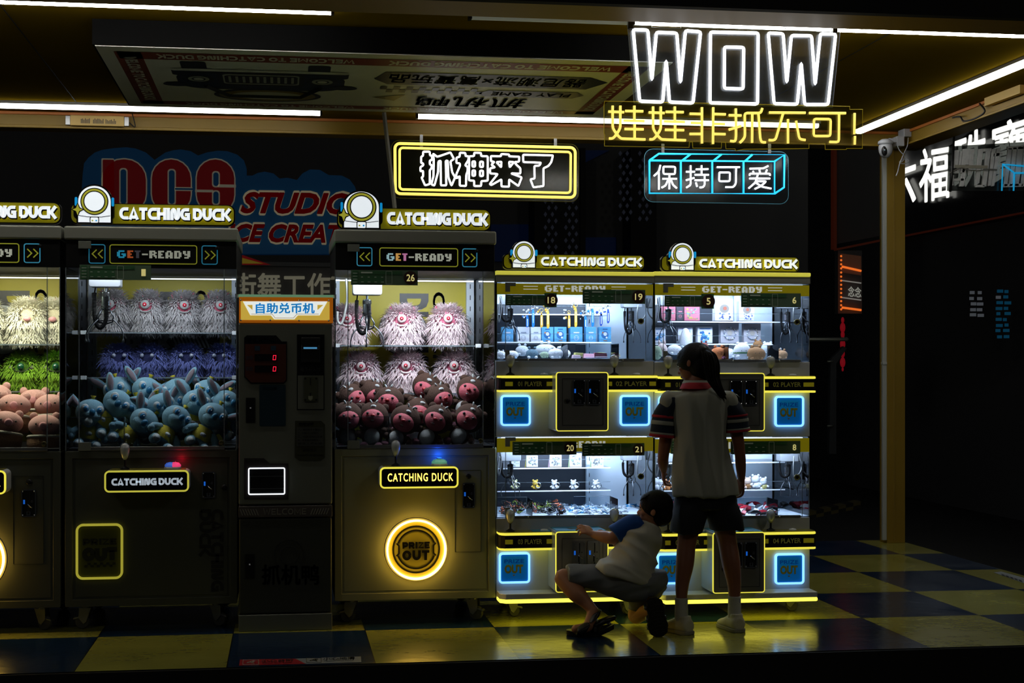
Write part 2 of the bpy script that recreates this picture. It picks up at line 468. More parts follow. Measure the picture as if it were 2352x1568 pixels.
struct(MB().box(FX0, FX1, FY0, FY1, -0.06, 0).build('floor', checker_mat()), 'yellow and dark blue checkered booth floor')
struct(MB().box(FX0, FX1, FY0-0.02, FY0, -0.9, -0.004).build('trim_1', BLKM), 'black front edge of the booth floor')
struct(MB().box(FX1, FX1+0.02, FY0-0.02, FY1, -0.9, -0.004).build('trim_2', BLKM), 'black side edge of the booth floor')
gm = mat('night_paving', '#3c3d3e', 0.5, bump=0.25, bscale=6, vary=0.3, vscale=2)
struct(MB().box(-30, 40, 0, 45, -0.9, -0.62).build('ground', gm), 'dark plaza paving')
# ============================================================ canopy
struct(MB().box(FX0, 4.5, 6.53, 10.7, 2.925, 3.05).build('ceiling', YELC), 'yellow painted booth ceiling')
b = MB().m(YEL).box(FX0, 4.52, 6.55, 6.82, 2.815, 2.925).m(BLKM).box(FX0, 4.6, 6.50, 6.548, 2.815, 3.3)
struct(b.build('trim_3'), 'front ceiling beam')
b = MB().m(YEL).box(FX0, 4.52, 10.44, 10.58, 2.815, 2.93).m(ORG).box(FX0, 4.38, 10.425, 10.44, 2.905, 2.925).m(YEL).box(FX0, 4.38, 10.405, 10.44, 2.815, 2.835)
struct(b.build('trim_4', bevel=0.004), 'rear ceiling beam')
b = MB().m(YEL).box(4.36, 4.50, 6.82, 10.44, 2.815, 2.93).m(ORG).box(4.345, 4.36, 6.82, 10.40, 2.905, 2.925).m(YEL).box(4.33, 4.36, 6.82, 10.40, 2.815, 2.83)
struct(b.build('trim_5', bevel=0.004), 'right ceiling beam')
# seams across the ceiling
sm = MB()
for x in (-1.3, 3.0): sm.box(x, x+0.006, 6.82, 10.44, 2.9235, 2.926)
struct(sm.build('trim_6', BLKM), 'ceiling panel seams')
# column at the far right corner
cl = WX(2038, 10.46); cr = WX(2076, 10.46)
b = MB().box(cl, cr+0.01, 10.46, 10.60, 0, 2.82)
b.box(cl+0.045, cl+0.05, 10.452, 10.46, 0.02, 2.82)
c_ = struct(b.build('wall_right', YEL, bevel=0.004), 'yellow corner column'); 
b = MB().box(WX(2028, 10.47), WX(2037, 10.47), 10.47, 10.50, 0.02, 2.80).box(WX(2027.5, 10.47), WX(2037.5, 10.47), 10.465, 10.505, 1.27, 1.29)
tag(b.build('cable_trunking', mat('trunking_grey', '#b4b8b4', 0.5), bevel=0.003), 'pale grey vertical trunking fixed beside the yellow corner column', 'trunking')

# ============================================================ tube lamps under the ceiling
def batten(p0, p1, w, lit, name, label, grp=None):
    d = (p1-p0); L_ = d.length; a = math.atan2(d.y, d.x)
    t = thing(name, label, 'ceiling lamp', p0.copy(), grp); t.rotation_euler = (0, 0, a)
    def bl(mb, nm, m, bev=0.003):
        me_ = mb.mesh(nm); o = bpy.data.objects.new(nm, me_); COL.objects.link(o); o.parent = t
        if not mb.mats: me_.materials.append(m)
        return o
    bl(MB().box(0, L_, -w/2-0.004, w/2+0.004, 0.004, 0.022), 'housing', BLK if not lit else STL)
    bl(MB().prism_x([(-w/2, 0.004), (-w/2, -0.012), (-w/4, -0.022), (w/4, -0.022), (w/2, -0.012), (w/2, 0.004)], 0.014, L_-0.014), 'diffuser',
       (TUBEF if p0.y < 7.3 else TUBE) if lit else mat('dim_diffuser', '#c9cfc6', 0.5, emit=0.09, ecol='#c9cfc6', sample=False))
    for x in (0, L_-0.014):
        bl(MB().box(x, x+0.014, -w/2-0.004, w/2+0.004, -0.024, 0.004), 'end_cap', BLK)
    return t
ZL = 2.903
batten(Vector((-2.6, 7.17, ZL)), Vector((WX(767, 7.17), 7.17, ZL)), 0.035, True, 'ceiling_lamp', 'lit white tube lamp over the two leftmost claw machines, nearest the front edge')
xj = WX(1450, 7.17)
batten(Vector((WX(1076, 7.17), 7.17, ZL)), Vector((xj-0.004, 7.17, ZL)), 0.045, False, 'ceiling_lamp', 'dimly glowing grey tube lamp beside the top left corner of the big white neon sign')
batten(Vector((xj, 7.17, ZL)), Vector((3.9, 7.17, ZL)), 0.035, True, 'ceiling_lamp', 'lit white tube lamp running directly above the big white neon sign')
batten(Vector((-2.9, 10.05, ZL)), Vector((WX(740, 10.05), 10.05, ZL)), 0.05, True, 'ceiling_lamp', 'lit white tube lamp along the rear beam above the red lettering')
batten(Vector((WX(955, 10.08), 10.08, ZL)), Vector((WX(1882, 10.08), 10.08, ZL)), 0.06, True, 'ceiling_lamp', 'lit white tube lamp seen behind the yellow neon characters')
batten(Vector((3.97, 10.3, ZL)), Vector((3.97, 7.45, ZL)), 0.06, True, 'ceiling_lamp', 'lit white tube lamp running down the right side of the ceiling')
# ballasts and wiring on the beams
def ballast(px0, px1, py0, py1, label):
    a, c = W(px0, py1, 10.40), W(px1, py0, 10.40)
    t = thing('lamp_ballast', label, 'ballast', (a.x, 10.40, a.z))
    MB().box(a.x, c.x, 10.375, 10.405, a.z, c.z).build('casing', mat('ballast_yellow', '#d2b060', 0.5), t, bevel=0.004)
    MB().box(a.x-0.03, a.x, 10.38, 10.404, a.z+0.004, c.z-0.004).box(c.x, c.x+0.03, 10.38, 10.404, a.z+0.004, c.z-0.004).build('end_cap', STL, t, bevel=0.002)
    k = MB()
    w_ = c.x-a.x
    for i in range(26):
        if i in (7, 8, 17): continue
        x = a.x + w_*(0.2+0.66*i/26); k.box(x, x+w_*0.012, 10.372, 10.3745, a.z+0.015, c.z-0.02-R.random()*0.015)
    k.build('printed_label', BLK, t)
    MB().tube(smooth_path([(c.x+0.03, 10.39, a.z+0.03), (c.x+0.07, 10.38, a.z+0.0), (c.x+0.05, 10.39, a.z+0.09)], 5), 0.004, 6).build('lead', BLK, t, True)
ballast(162, 286, 268, 289, 'small metal lamp ballast with printed label on the rear yellow beam')
k = WXp(2310, 214, 4.345)
t = thing('lamp_ballast', 'lamp ballast on the right side beam above the unlit hanging sign', 'ballast', tuple(k))
MB().box(4.31, 4.345, k.y-0.25, k.y+0.22, k.z-0.045, k.z+0.02).build('casing', mat('ballast_yellow'), t, bevel=0.004)
MB().tube(smooth_path([WXp(2250, 238, 4.33), WXp(2262, 256, 4.33), WXp(2240, 272, 4.33), WXp(2214, 278, 4.33), WXp(2205, 268, 4.33), WXp(2188, 270, 4.33)], 6), 0.006, 6).build('lead', BLK, t, True)

# ============================================================ lightbox panel under the ceiling with a printed poster
PX0, PX1, PYa, PYb, PZ = -0.91, 1.962, 7.6, 9.33, 2.80
t = thing('ceiling_lightbox', 'white printed panel box hanging under the ceiling, patrol truck picture and orange border', 'hanging panel', ((PX0+PX1)/2, (PYa+PYb)/2, PZ))
MB().box(PX0, PX1, PYa, PYb, PZ, 2.922).build('frame', mat('frame_black', '#040404', 0.8, spec=0.1), t)
MB().box(PX0+0.012, PX1-0.012, PYa+0.012, PYb-0.012, PZ-0.006, PZ).build('face', mat('poster_white', '#e4e4d8', 0.42, vary=0.1, vscale=2.5), t)
zz = PZ-0.0075
def pc(u, v, dz=0.0): return Vector((PX0+(PX1-PX0)*u, PYa+(PYb-PYa)*v, zz-dz))
PO = mat('poster_orange', '#8a3c1a', 0.4); PD = mat('poster_dark', '#23282c', 0.4); PB = mat('poster_blue', '#1c2c44', 0.4); PGY = mat('poster_grey', '#a4a89c', 0.45); PW = mat('poster_pale', '#dcdcd0', 0.4); PY_ = mat('poster_yellow', '#8e7d34', 0.4)
def prect(mb, u0, u1, v0, v1, d=0.0):
    a, c = pc(u0, v0, d), pc(u1, v1, d); mb.add([(a.x,a.y,a.z),(c.x,a.y,a.z),(c.x,c.y,a.z),(a.x,c.y,a.z)], [(0,3,2,1)])
def pround(mb, u0, u1, v0, v1, r, d=0.0):
    a, c = pc(u0, v0, d), pc(u1, v1, d); pts = rrect(a.x, c.x, a.y, c.y, r, 5); mb.add([(p[0], p[1], a.z) for p in pts], [tuple(range(len(pts)))])
bd = MB().m(PO)
prect(bd, 0.035, 0.965, 0.07, 0.17); prect(bd, 0.035, 0.965, 0.88, 0.94)
prect(bd, 0.03, 0.075, 0.07, 0.94); prect(bd, 0.925, 0.965, 0.07, 0.94); 
bd.build('printed_border', None, t)
# border lettering, reading right to left from the street because it is seen from below
for (u0, u1, v0, v1) in ((0.10, 0.44, 0.09, 0.15), (0.50, 0.90, 0.09, 0.15), (0.12, 0.46, 0.89, 0.93), (0.52, 0.90, 0.89, 0.93)):
    a, c = pc(u1, v0, 0.001), pc(u0, v1, 0.001); bl_ = MB()
    block_text(bl_, 'WELCOME TO CATCHING DUCK', lambda u, v, y: (a.x+(c.x-a.x)*u, a.y+(c.y-a.y)*v, a.z-abs(y)*0.01), w=0.24); bl_.build('border_lettering', PW, t)
for (u0, u1) in ((0.042, 0.064), (0.934, 0.956)):
    a, c = pc(u0, 0.14, 0.001), pc(u1, 0.86, 0.001); bl_ = MB()
    block_text(bl_, 'WELCOME TO CATCHING DUCK', lambda u, v, y: (a.x+(c.x-a.x)*v, a.y+(c.y-a.y)*u, a.z-abs(y)*0.01), w=0.24); bl_.build('border_lettering', PW, t)
# truck picture
tr = MB().m(PD)
pround(tr, 0.115, 0.435, 0.30, 0.40, 0.03, 0.001)      # bumper line
pround(tr, 0.135, 0.18, 0.185, 0.30, 0.02, 0.001); pround(tr, 0.36, 0.40, 0.20, 0.31, 0.02, 0.001)  # wheels
pround(tr, 0.12, 0.43, 0.34, 0.62, 0.16, 0.0012)
tr.m(PW); pround(tr, 0.115, 0.435, 0.29, 0.325, 0.02, 0.0015)
tr.m(PB); pround(tr, 0.125, 0.425, 0.35, 0.60, 0.14, 0.0016)
tr.m(PD); pround(tr, 0.195, 0.355, 0.335, 0.55, 0.05, 0.002)
tr.m(PGY); pround(tr, 0.205, 0.345, 0.36, 0.52, 0.03, 0.0024)
tr.m(PD); pround(tr, 0.208, 0.342, 0.375, 0.505, 0.03, 0.0027)
tr.m(PGY)
for i in range(10): pround(tr, 0.215+i*0.0128, 0.220+i*0.0128, 0.39, 0.49, 0.006, 0.003)
for u in (0.16, 0.388):
    for (r_, m_, d_) in ((0.115, PD, 0.0024), (0.075, PGY, 0.0028), (0.05, PD, 0.0031), (0.035, PW, 0.0034)):
        c0 = pc(u, 0.45, d_); tr.m(m_); tr.add([(c0.x+r_*0.75*math.cos(q*PI/12), c0.y+r_*math.sin(q*PI/12), c0.z) for q in range(24)], [tuple(range(24))])
tr.m(PD)
for u in (0.117, 0.43): 
    c0 = pc(u, 0.55, 0.0024); tr.add([(c0.x+0.075*math.cos(q*PI/12), c0.y+0.06*math.sin(q*PI/12), c0.z) for q in range(24)], [tuple(range(24))])
# windscreen frame and wheel arch of the truck
for (q0, q1, m_, d_) in (((0.17, 0.56), (0.21, 0.72), PD, 0.002), ((0.21, 0.72), (0.35, 0.72), PD, 0.002), ((0.35, 0.72), (0.385, 0.56), PD, 0.002)):
    a, c = pc(*q0, d_), pc(*q1, d_); tr.m(m_); tr.tube([a, c], 0.014, 4)
c0 = pc(0.285, 0.72, 0.001); tr.m(PD)
tr.add([(c0.x+0.30*math.cos(q*PI/16), c0.y+0.20*math.sin(q*PI/16), c0.z) for q in range(32)], [tuple(range(32))])
tr.m(PY_); tr.add([(c0.x+0.27*math.cos(q*PI/16), c0.y+0.17*math.sin(q*PI/16), c0.z-0.0004) for q in range(32)], [tuple(range(32))])
tr.m(PW); tr.add([(c0.x+0.2*math.cos(q*PI/16), c0.y+0.12*math.sin(q*PI/16), c0.z-0.0008) for q in range(32)], [tuple(range(32))])
tr.build('truck_picture', None, t)
# slogan band
sg = MB().m(PD)
a, c = pc(0.50, 0.26, 0.001), pc(0.90, 0.46, 0.001)
sg.add([(a.x, a.y+0.0, a.z), (c.x-0.06, a.y, a.z), (c.x+0.06, a.y+0.13, a.z), (c.x-0.02, c.y, a.z), (a.x+0.03, c.y, a.z), (a.x-0.05, a.y+0.2, a.z)], [(0,5,4,3,2,1)])
a, c = pc(0.71, 0.52, 0.001), pc(0.885, 0.63, 0.001)
sg.add([(a.x, a.y, a.z), (c.x, a.y, a.z), (c.x+0.05, a.y+0.09, a.z), (c.x, c.y, a.z), (a.x+0.0, c.y, a.z), (a.x-0.05, a.y+0.09, a.z)], [(0,5,4,3,2,1)])
for r_ in range(2):
    for q in range(16):
        if (q+r_) % 2 == 0: prect(sg, 0.50+q*0.0125, 0.5125+q*0.0125, 0.50+r_*0.05, 0.55+r_*0.05, 0.001)
sg.m(PW)
def ptext(s, u0, u1, v0, v1, **kw):
    a, c = pc(u1, v0, 0.002), pc(u0, v1, 0.002)
    fat_text(sg, s, lambda u, v: (a.x+(c.x-a.x)*u, a.y+(c.y-a.y)*v, a.z), d=0.025, k=6, **kw)
ptext('器尼潮流×萬寶玩品', 0.51, 0.88, 0.29, 0.43)
ptext('PLAY GAME', 0.72, 0.875, 0.545, 0.605)
sg.m(PGY); ptext('抓机鸭', 0.58, 0.80, 0.66, 0.84)
sg.m(PY_); a = pc(0.49, 0.7, 0.001); sg.add([(a.x, a.y, a.z), (a.x+0.18, a.y-0.1, a.z), (a.x+0.13, a.y+0.1, a.z)], [(0, 2, 1)])
sg.build('slogan_lettering', None, t)
# loose acrylic strip hanging behind the panel
a, c = W(882, 258, 9.45), W(916, 560, 9.6)
MB_ = MB().tube([a, c], 0.013, 4); tag(MB_.build('hanging_strip', mat('strip_grey', '#a8a69a', 0.5)), 'thin grey strip hanging down from the rear edge of the ceiling panel', 'strip')

# unseen fill lamps added behind the viewer for general light on the booth front
for (x, y, z_, e, sz) in ((-6, -3, 7.5, 32, 1.2), (8, -2, 7.0, 30, 1.2)):
    l = bpy.data.lights.new('plaza_fill', 'AREA'); l.energy = e; l.size = sz; l.color = (1.0, 0.95, 0.82)
    o = bpy.data.objects.new('plaza_fill', l); COL.objects.link(o); o.location = (x, y, z_)
    o.rotation_euler = (Vector((0.5, 8, 1.0))-Vector((x, y, z_))).to_track_quat('-Z', 'Y').to_euler()
# ============================================================ neon signs
def C3(x, y): return (1380+x/3.563, 40+y/3.563)
def C2(x, y): return (880+x/3.2667, y/3.2667)
YW = 7.12
def npts(conv, pts, Y): return [W(*conv(*p), Y) for p in pts]
def bend(pts, closed, r=0.012):
    """round the corners of a polyline a little, as bent tube does"""
    n = len(pts); out = []
    for i in range(n):
        if not closed and i in (0, n-1): out.append(pts[i]); continue
        p = pts[i]; a = pts[i-1]; b = pts[(i+1) % n]
        ra = min(r, (a-p).length*0.35); rb = min(r, (b-p).length*0.35)
        out += [p+(a-p).normalized()*ra, p.lerp((a+b)/2, 0.0)+((a-p).normalized()*ra+(b-p).normalized()*rb)*0.25, p+(b-p).normalized()*rb]
    return out
def neon(conv, lst, Y, r, m, parent, name='neon_tube', closed=True, rr=0.01, label=None):
    for pts in lst:
        mb = MB(); mb.tube(bend(npts(conv, pts, Y), closed, rr), r, 8, closed)
        mb.build(name, m, parent, True, label=label)
# --- big WOW sign
t = thing('neon_sign', 'large white WOW neon sign with a yellow line of neon characters below it', 'neon sign', W(1680, 245, YW))
plate = [(218,62),(415,66),(415,80),(655,88),(655,75),(1525,92),(1530,105),(1757,112),(1757,95),(1960,100),(1895,735),(272,700)]
PLA = glassmat('scuffed_acrylic', '#e8ecec', 0.05, 0.08, milk=0.11, milkcol='#9aa0a0')
PLE = mat('white_lit_edge', '#e0e8e0', 0.4, emit=0.05, sample=False); PLEY = mat('yellow_lit_edge', '#c8b428', 0.4, emit=0.35, ecol='#b8a020', sample=False)
PLEB = mat('blue_lit_edge', '#7ab8c8', 0.4, emit=0.16, ecol='#68b4cc', sample=False)
MB().prism([(p.x, p.z) for p in npts(C3, plate, YW+0.016)], YW+0.014, YW+0.020).build('backing_plate', PLA, t)
MB().tube(npts(C3, plate, YW+0.017), 0.0018, 4, True).build('plate_edge', PLE, t)
W1 = [(265,100),(385,103),(418,515),(455,122),(622,128),(652,535),(693,108),(817,118),(755,700),(562,692),(535,350),(507,692),(318,685)]
W2 = [(1370,127),(1492,133),(1522,535),(1560,148),(1725,150),(1754,552),(1797,133),(1922,137),(1860,712),(1668,712),(1640,370),(1608,710),(1418,705)]
neon(C3, [W1], YW, 0.0078, NW, t, 'letter_tube'); neon(C3, [W2], YW, 0.0078, NW, t, 'letter_tube')
neon(C3, [[(897,120),(1288,128),(1283,708),(893,698)], [(1012,242),(1170,245),(1165,585),(1010,580)]], YW, 0.0078, NW, t, 'letter_tube')
p2 = [(32,685),(272,690),(2037,728),(2037,753),(2142,753),(2140,1072),(2010,1072),(2010,1080),(1837,1080),(1835,1032),(1703,1032),(1703,1072),(1595,1074),(1170,1078),(1103,1092),(1100,1075),(1025,1075),(1020,1020),(988,1020),(985,1070),(753,1068),(750,1018),(725,1018),(722,1063),(30,1052),(32,960),(26,950),(26,720)]
PLY = glassmat('yellowish_acrylic', '#ecebd0', 0.05, 0.08, milk=0.10, milkcol='#8a8440')
MB().prism([(p.x, p.z) for p in npts(C3, p2, YW+0.010)], YW+0.008, YW+0.013).build('lower_plate', PLY, t, label='lower acrylic plate with yellow characters')
MB().tube(npts(C3, p2, YW+0.0105), 0.0018, 4, True).build('plate_edge', PLEY, t)
def wa(dx, dy): return [[(x+dx, y+dy) for x, y in s] for s in (
    [(97,722),(97,905),(130,955),(163,990),(190,992),(365,998)], [(160,722),(160,905),(130,955),(100,990),(68,990)], [(62,770),(190,775)],
    [(200,765),(347,768)], [(275,722),(275,840)], [(187,843),(357,848)], [(195,912),(350,915)], [(277,872),(277,992)])]
chars = [wa(0, 0), wa(331, 7),
 [[(828,735),(828,1030)], [(728,788),(822,790)], [(737,862),(825,865)], [(727,953),(825,953)], [(920,735),(918,1035)], [(924,790),(1022,793)], [(924,870),(1015,873)], [(924,953),(1020,955)]],
 [[(1105,745),(1107,975),(1100,1015),(1060,1010)], [(1048,800),(1150,802)], [(1048,918),(1148,888)], [(1322,742),(1310,782),(1178,782),(1180,975),(1160,1005),(1138,1025)], [(1240,790),(1238,1025)], [(1290,785),(1305,990),(1315,1020),(1350,1022)]],
 [[(1378,778),(1675,780)], [(1492,785),(1432,995),(1410,1005),(1375,1003)], [(1532,832),(1532,1030)], [(1598,845),(1625,995),(1675,1003)]],
 [[(1705,782),(2005,783)], [(1950,790),(1948,1020),(1872,1018)]],
 [[(2077,783),(2075,955)], [(2080,970),(2078,1040)]]]
for i, ch in enumerate(chars):
    mb = MB()
    for st in ch: mb.tube(bend(npts(C3, st, YW-0.002), False, 0.012), 0.0062, 8)
    if i == 5: mb.tube(bend(npts(C3, [(1745,830),(1882,832),(1878,970),(1742,970)], YW-0.002), True, 0.01), 0.0062, 8, True)
    mb.build('character_tube', NY, t, True, label='yellow neon character')
for (x, y0, y1) in ((1448, 38, 66), (1917, 46, 76)):
    a, c = W(x-5, y1, YW), W(x+5, y0, YW)
    MB().box(a.x, c.x, YW-0.01, YW+0.012, a.z, c.z+0.02).build('hanging_bracket', BLK, t)
for (x0, y0, x1, y1) in ((1565, 42, 1553, 64), (1788, 46, 1806, 68)):
    MB().tube([W(x0, y0, YW), W(x1, y1, YW)], 0.0014, 5).build('power_lead', BLK, t)

# --- yellow framed sign on the rear beam
YR = 10.30
t = thing('neon_sign', 'white outlined characters inside a double yellow neon frame under the rear beam', 'neon sign', W(1116, 390, YR))
def q2(pts_box, r):
    """rounded outline bent onto the sign's four measured corners"""
    (x0, y0), (x1, y1), (x2, y2), (x3, y3) = pts_box      # tl tr br bl
    out = []
    for (u, v) in rrect(0, 1, 0, 1, 0.5, 4) if False else []: pass
    a, b, c, d = [W(*C2(*p), YR) for p in pts_box]
    w, h = (b-a).length, (a-d).length
    for (x, z) in rrect(0, w, 0, h, r, 5):
        u, v = x/w, z/h; out.append((d.lerp(c, u)).lerp(a.lerp(b, u), v))
    return out
pl = q2([(62,1048),(1470,1080),(1470,1512),(65,1482)], 0.055)
MB().prism([(p.x, p.z) for p in pl], YR+0.015, YR+0.021).build('backing_plate', glassmat('smoky_acrylic', '#cfd0c4', 0.022, 0.12, milk=0.02, milkcol='#777755'), t)
MB().tube([p+Vector((0, 0.018, 0)) for p in pl], 0.0022, 4, True).build('plate_edge', mat('dim_yellow_edge', '#6a6428', 0.4, emit=0.08, ecol='#8a8020', sample=False), t)
MB().tube(q2([(88,1075),(1442,1107),(1440,1482),(92,1452)], 0.035), 0.0095, 8, True).build('frame_tube', NY, t, True)
MB().tube(q2([(124,1108),(1408,1140),(1405,1447),(124,1420)], 0.022), 0.0080, 8, True).build('frame_tube', NY, t, True)
zh = [
 [(300,1137),(350,1137),(352,1165),(367,1168),(367,1200),(350,1203),(350,1232),(367,1240),(360,1268),(350,1275),(350,1380),(315,1390),(288,1330),(300,1325),(300,1280),(280,1285),(280,1252),(302,1240),(300,1225),(285,1222),(285,1175),(300,1168)],
 [(375,1152),(405,1175),(425,1170),(505,1142),(532,1192),(505,1210),(518,1290),(540,1330),(513,1393),(490,1330),(485,1205),(470,1205),(474,1390),(434,1390),(432,1205),(415,1210),(412,1290),(385,1392),(362,1382),(378,1320),(380,1200)],
 [(575,1145),(618,1147),(618,1170),(642,1172),(640,1200),(615,1240),(634,1250),(634,1285),(624,1310),(622,1395),(575,1392),(575,1320),(550,1338),(548,1310),(578,1240),(575,1225),(550,1222),(550,1182),(575,1175)],
 [(683,1145),(735,1147),(735,1170),(785,1172),(785,1355),(737,1358),(735,1395),(683,1395),(683,1355),(644,1352),(646,1172),(683,1170)],
 [(670,1210),(690,1210),(690,1250),(670,1250)], [(727,1212),(750,1212),(750,1252),(727,1252)], [(670,1278),(690,1278),(690,1318),(670,1318)], [(727,1280),(750,1280),(750,1320),(727,1320)],
 [(885,1155),(945,1158),(945,1172),(1022,1175),(1020,1212),(985,1215),(1000,1235),(1030,1262),(1030,1302),(960,1300),(1040,1330),(1015,1395),(945,1345),(945,1400),(888,1398),(888,1345),(812,1388),(800,1380),(860,1305),(803,1300),(803,1262),(840,1255),(812,1235),(835,1214),(810,1210),(808,1170),(885,1172)],
 [(850,1215),(888,1212),(886,1255)], [(945,1212),(982,1215),(950,1255)],
 [(1050,1160),(1275,1165),(1262,1215),(1240,1245),(1203,1262),(1203,1395),(1128,1405),(1105,1345),(1137,1338),(1135,1245),(1172,1242),(1185,1220),(1052,1215)]]
for pts in zh:
    MB().tube(bend(npts(C2, pts, YR-0.002), True, 0.006), 0.0062, 6, True).build('character_tube', NW, t, True, label='white neon outline')
for x in (968, 1276):
    a, c = W(x-3.5, 338, YR), W(x+3.5, 309 if x < 1000 else 318, YR)
    MB().box(a.x, c.x, YR+0.004, YR+0.014, a.z, c.z).build('hanging_bracket', STL, t)
    p = W(x, 312 if x < 1000 else 320, YR); MB().box(p.x-0.006, p.x+0.006, YR+0.01, 10.41, p.z-0.003, p.z+0.003).build('bracket_bolt', DRK, t)

# --- blue box sign on the rear beam
t = thing('neon_sign', 'white characters in a blue neon row of four cubes under the rear beam', 'neon sign', W(1646, 400, YR))
q = [W(*C3(*p), YR+0.018) for p in ((357,1075),(1535,1075),(1535,1508),(357,1508))]
pl = [Vector((x, YR+0.018, z)) for (x, z) in rrect(q[0].x, q[1].x, q[3].z, q[0].z, 0.06, 6)]
MB().prism([(p.x, p.z) for p in pl], YR+0.015, YR+0.021).build('backing_plate', glassmat('clear_sign_acrylic', '#dfe6e8', 0.022, 0.10, milk=0.012), t)
MB().tube(pl, 0.0022, 4, True).build('plate_edge', PLEB, t)
bx = [[(398,1170),(1422,1178),(1422,1442),(398,1438),(398,1170)], [(655,1172),(655,1440)], [(912,1174),(912,1441)], [(1168,1176),(1168,1441)],
      [(398,1170),(475,1115),(1503,1123),(1422,1178)], [(665,1172),(735,1118)], [(920,1174),(988,1120)], [(1180,1176),(1240,1122)], [(1503,1123),(1500,1390),(1422,1442)]]
mb = MB()
for s in bx: mb.tube(npts(C3, s, YR), 0.0070, 8)
mb.build('cube_tube', NB, t, True, label='blue neon cube outlines')
cs = [
 [[(488,1207),(475,1260),(435,1297)], [(475,1265),(475,1408)], [(513,1220),(610,1222),(607,1282),(512,1280),(513,1220)], [(505,1320),(622,1320)], [(562,1290),(560,1405)], [(550,1330),(530,1375),(498,1393)], [(575,1330),(590,1370),(622,1397)]],
 [[(735,1210),(735,1370),(700,1392)], [(697,1262),(770,1262)], [(697,1332),(765,1312)], [(778,1243),(880,1240)], [(825,1210),(825,1285)], [(768,1287),(883,1287)], [(768,1332),(883,1332)], [(850,1290),(850,1370),(835,1390),(808,1390)], [(778,1350),(788,1385)]],
 [[(950,1225),(1138,1225)], [(970,1268),(1058,1268),(1055,1340),(968,1340),(970,1268)], [(1108,1228),(1105,1360),(1085,1388),(1020,1388)]],
 [[(1370,1215),(1330,1235),(1218,1237)], [(1245,1255),(1252,1275)], [(1298,1245),(1302,1268)], [(1360,1245),(1350,1270)], [(1218,1295),(1218,1278),(1385,1278),(1385,1295)], [(1215,1318),(1385,1318)], [(1285,1285),(1265,1350),(1210,1398)], [(1270,1340),(1355,1340),(1310,1380),(1260,1403)], [(1265,1350),(1320,1385),(1395,1400)]]]
for c in cs:
    mb = MB()
    for s in c: mb.tube(bend(npts(C3, s, YR-0.003), False, 0.01), 0.0062, 8)
    mb.build('character_tube', NW, t, True, label='white neon character')
for x in (1523, 1768):
    a, c = W(x-3.5, 352, YR), W(x+3.5, 330, YR)
    MB().box(a.x, c.x, YR+0.004, YR+0.014, a.z, c.z).build('hanging_bracket', STL, t)
    MB().box(a.x, c.x, YR+0.01, 10.41, c.z-0.006, c.z).build('bracket_bolt', DRK, t)

# --- unlit reversed sign outside the right side, with a blue neon cube corner at its edge
YU = 9.9
t = thing('hanging_sign', 'unlit clear sign of grey block characters, seen from behind, at the right edge', 'hanging sign', W(2270, 385, YU))
pc_ = [(2180,336),(2352,326),(2420,322),(2420,438),(2176,438)]
MB().prism([(p.x, p.z) for p in [W(*p, YU) for p in pc_]], YU, YU+0.006).build('backing_plate', glassmat('dusty_acrylic', '#c8ccca', 0.05, 0.1, milk=0.55, milkcol='#3a3e3c'), t)
UG = mat('unlit_letter_grey', '#e2e4e2', 0.6, emit=0.0, ecol='#8a8d90', bump=0.3, bscale=30, vary=0.25, vscale=30, sample=False)
mb = MB()
def ub(l):
    for (x0, y0, x1, y1, x2, y2, x3, y3) in l:
        p_ = [W(x, y, YU-0.02) for x, y in ((x0,y0),(x1,y1),(x2,y2),(x3,y3))]; mb.prism([(p.x, p.z) for p in p_], YU-0.02, YU-0.002)
ub([(2193,345,2204,344,2200,385,2188,386), (2206,347,2211,347,2205,392,2200,392), (2212,342,2222,341,2216,396,2206,397), (2222,342,2229,341,2225,378,2217,378), (2229,342,2239,341,2232,400,2224,402),
    (2186,392,2203,392,2202,398,2186,398), (2185,402,2192,402,2190,426,2183,426), (2211,385,2220,385,2214,428,2204,428), (2190,410,2215,409,2214,415,2190,416),
    (2248,342,2259,341,2250,420,2240,426), (2259,341,2278,340,2277,347,2259,348), (2266,346,2276,345,2266,428,2256,428), (2279,342,2287,342,2277,426,2270,427), (2282,352,2303,350,2302,358,2281,360), (2290,340,2299,339,2284,427,2277,428),
    (2242,425,2262,424,2262,430,2241,430),
    (2316,340,2325,339,2314,428,2306,428), (2327,338,2336,338,2326,427,2318,428), (2338,337,2352,336,2340,427,2331,428), (2314,336,2360,334,2360,342,2314,344), (2306,422,2350,421,2350,429,2306,430), (2352,337,2366,336,2358,428,2346,428)])
mb.build('block_character', UG, t, bevel=0.002)
MB().tube([W(2194, 256, YU), W(2192, 300, YU), W(2190, 335, YU)], 0.008, 6).tube([W(2190, 335, YU-0.03), W(2186, 400, YU-0.03), W(2182, 440, YU-0.03)], 0.010, 6).build('hanging_wire', BLK, t, True)
mb = MB()
for s in ([(2301,438),(2303,377),(2360,382)], [(2303,377),(2330,397),(2360,397)], [(2330,397),(2328,438)]): mb.tube([W(x, y, YU-0.03) for x, y in s], 0.006, 6)
mb.build('blue_tube', mat('dim_blue_neon', '#2aa8d8', 0.4, emit=0.55, ecol='#16a0d8'), t, True)
MB().tube(smooth_path([W(x, y, YU-0.035) for x, y in ((2180,398),(2205,386),(2225,390),(2245,392),(2270,389),(2290,390))], 5), 0.004, 5).build('tie_cord', mat('cord_grey', '#77756c', 0.8), t, True)
MB().box(W(2190,0,YU).x, W(2265,0,YU).x, YU-0.025, YU-0.02, W(0,343,YU).z, W(0,335,YU).z).build('packing_tape', mat('tape', '#aaa795', 0.4), t)

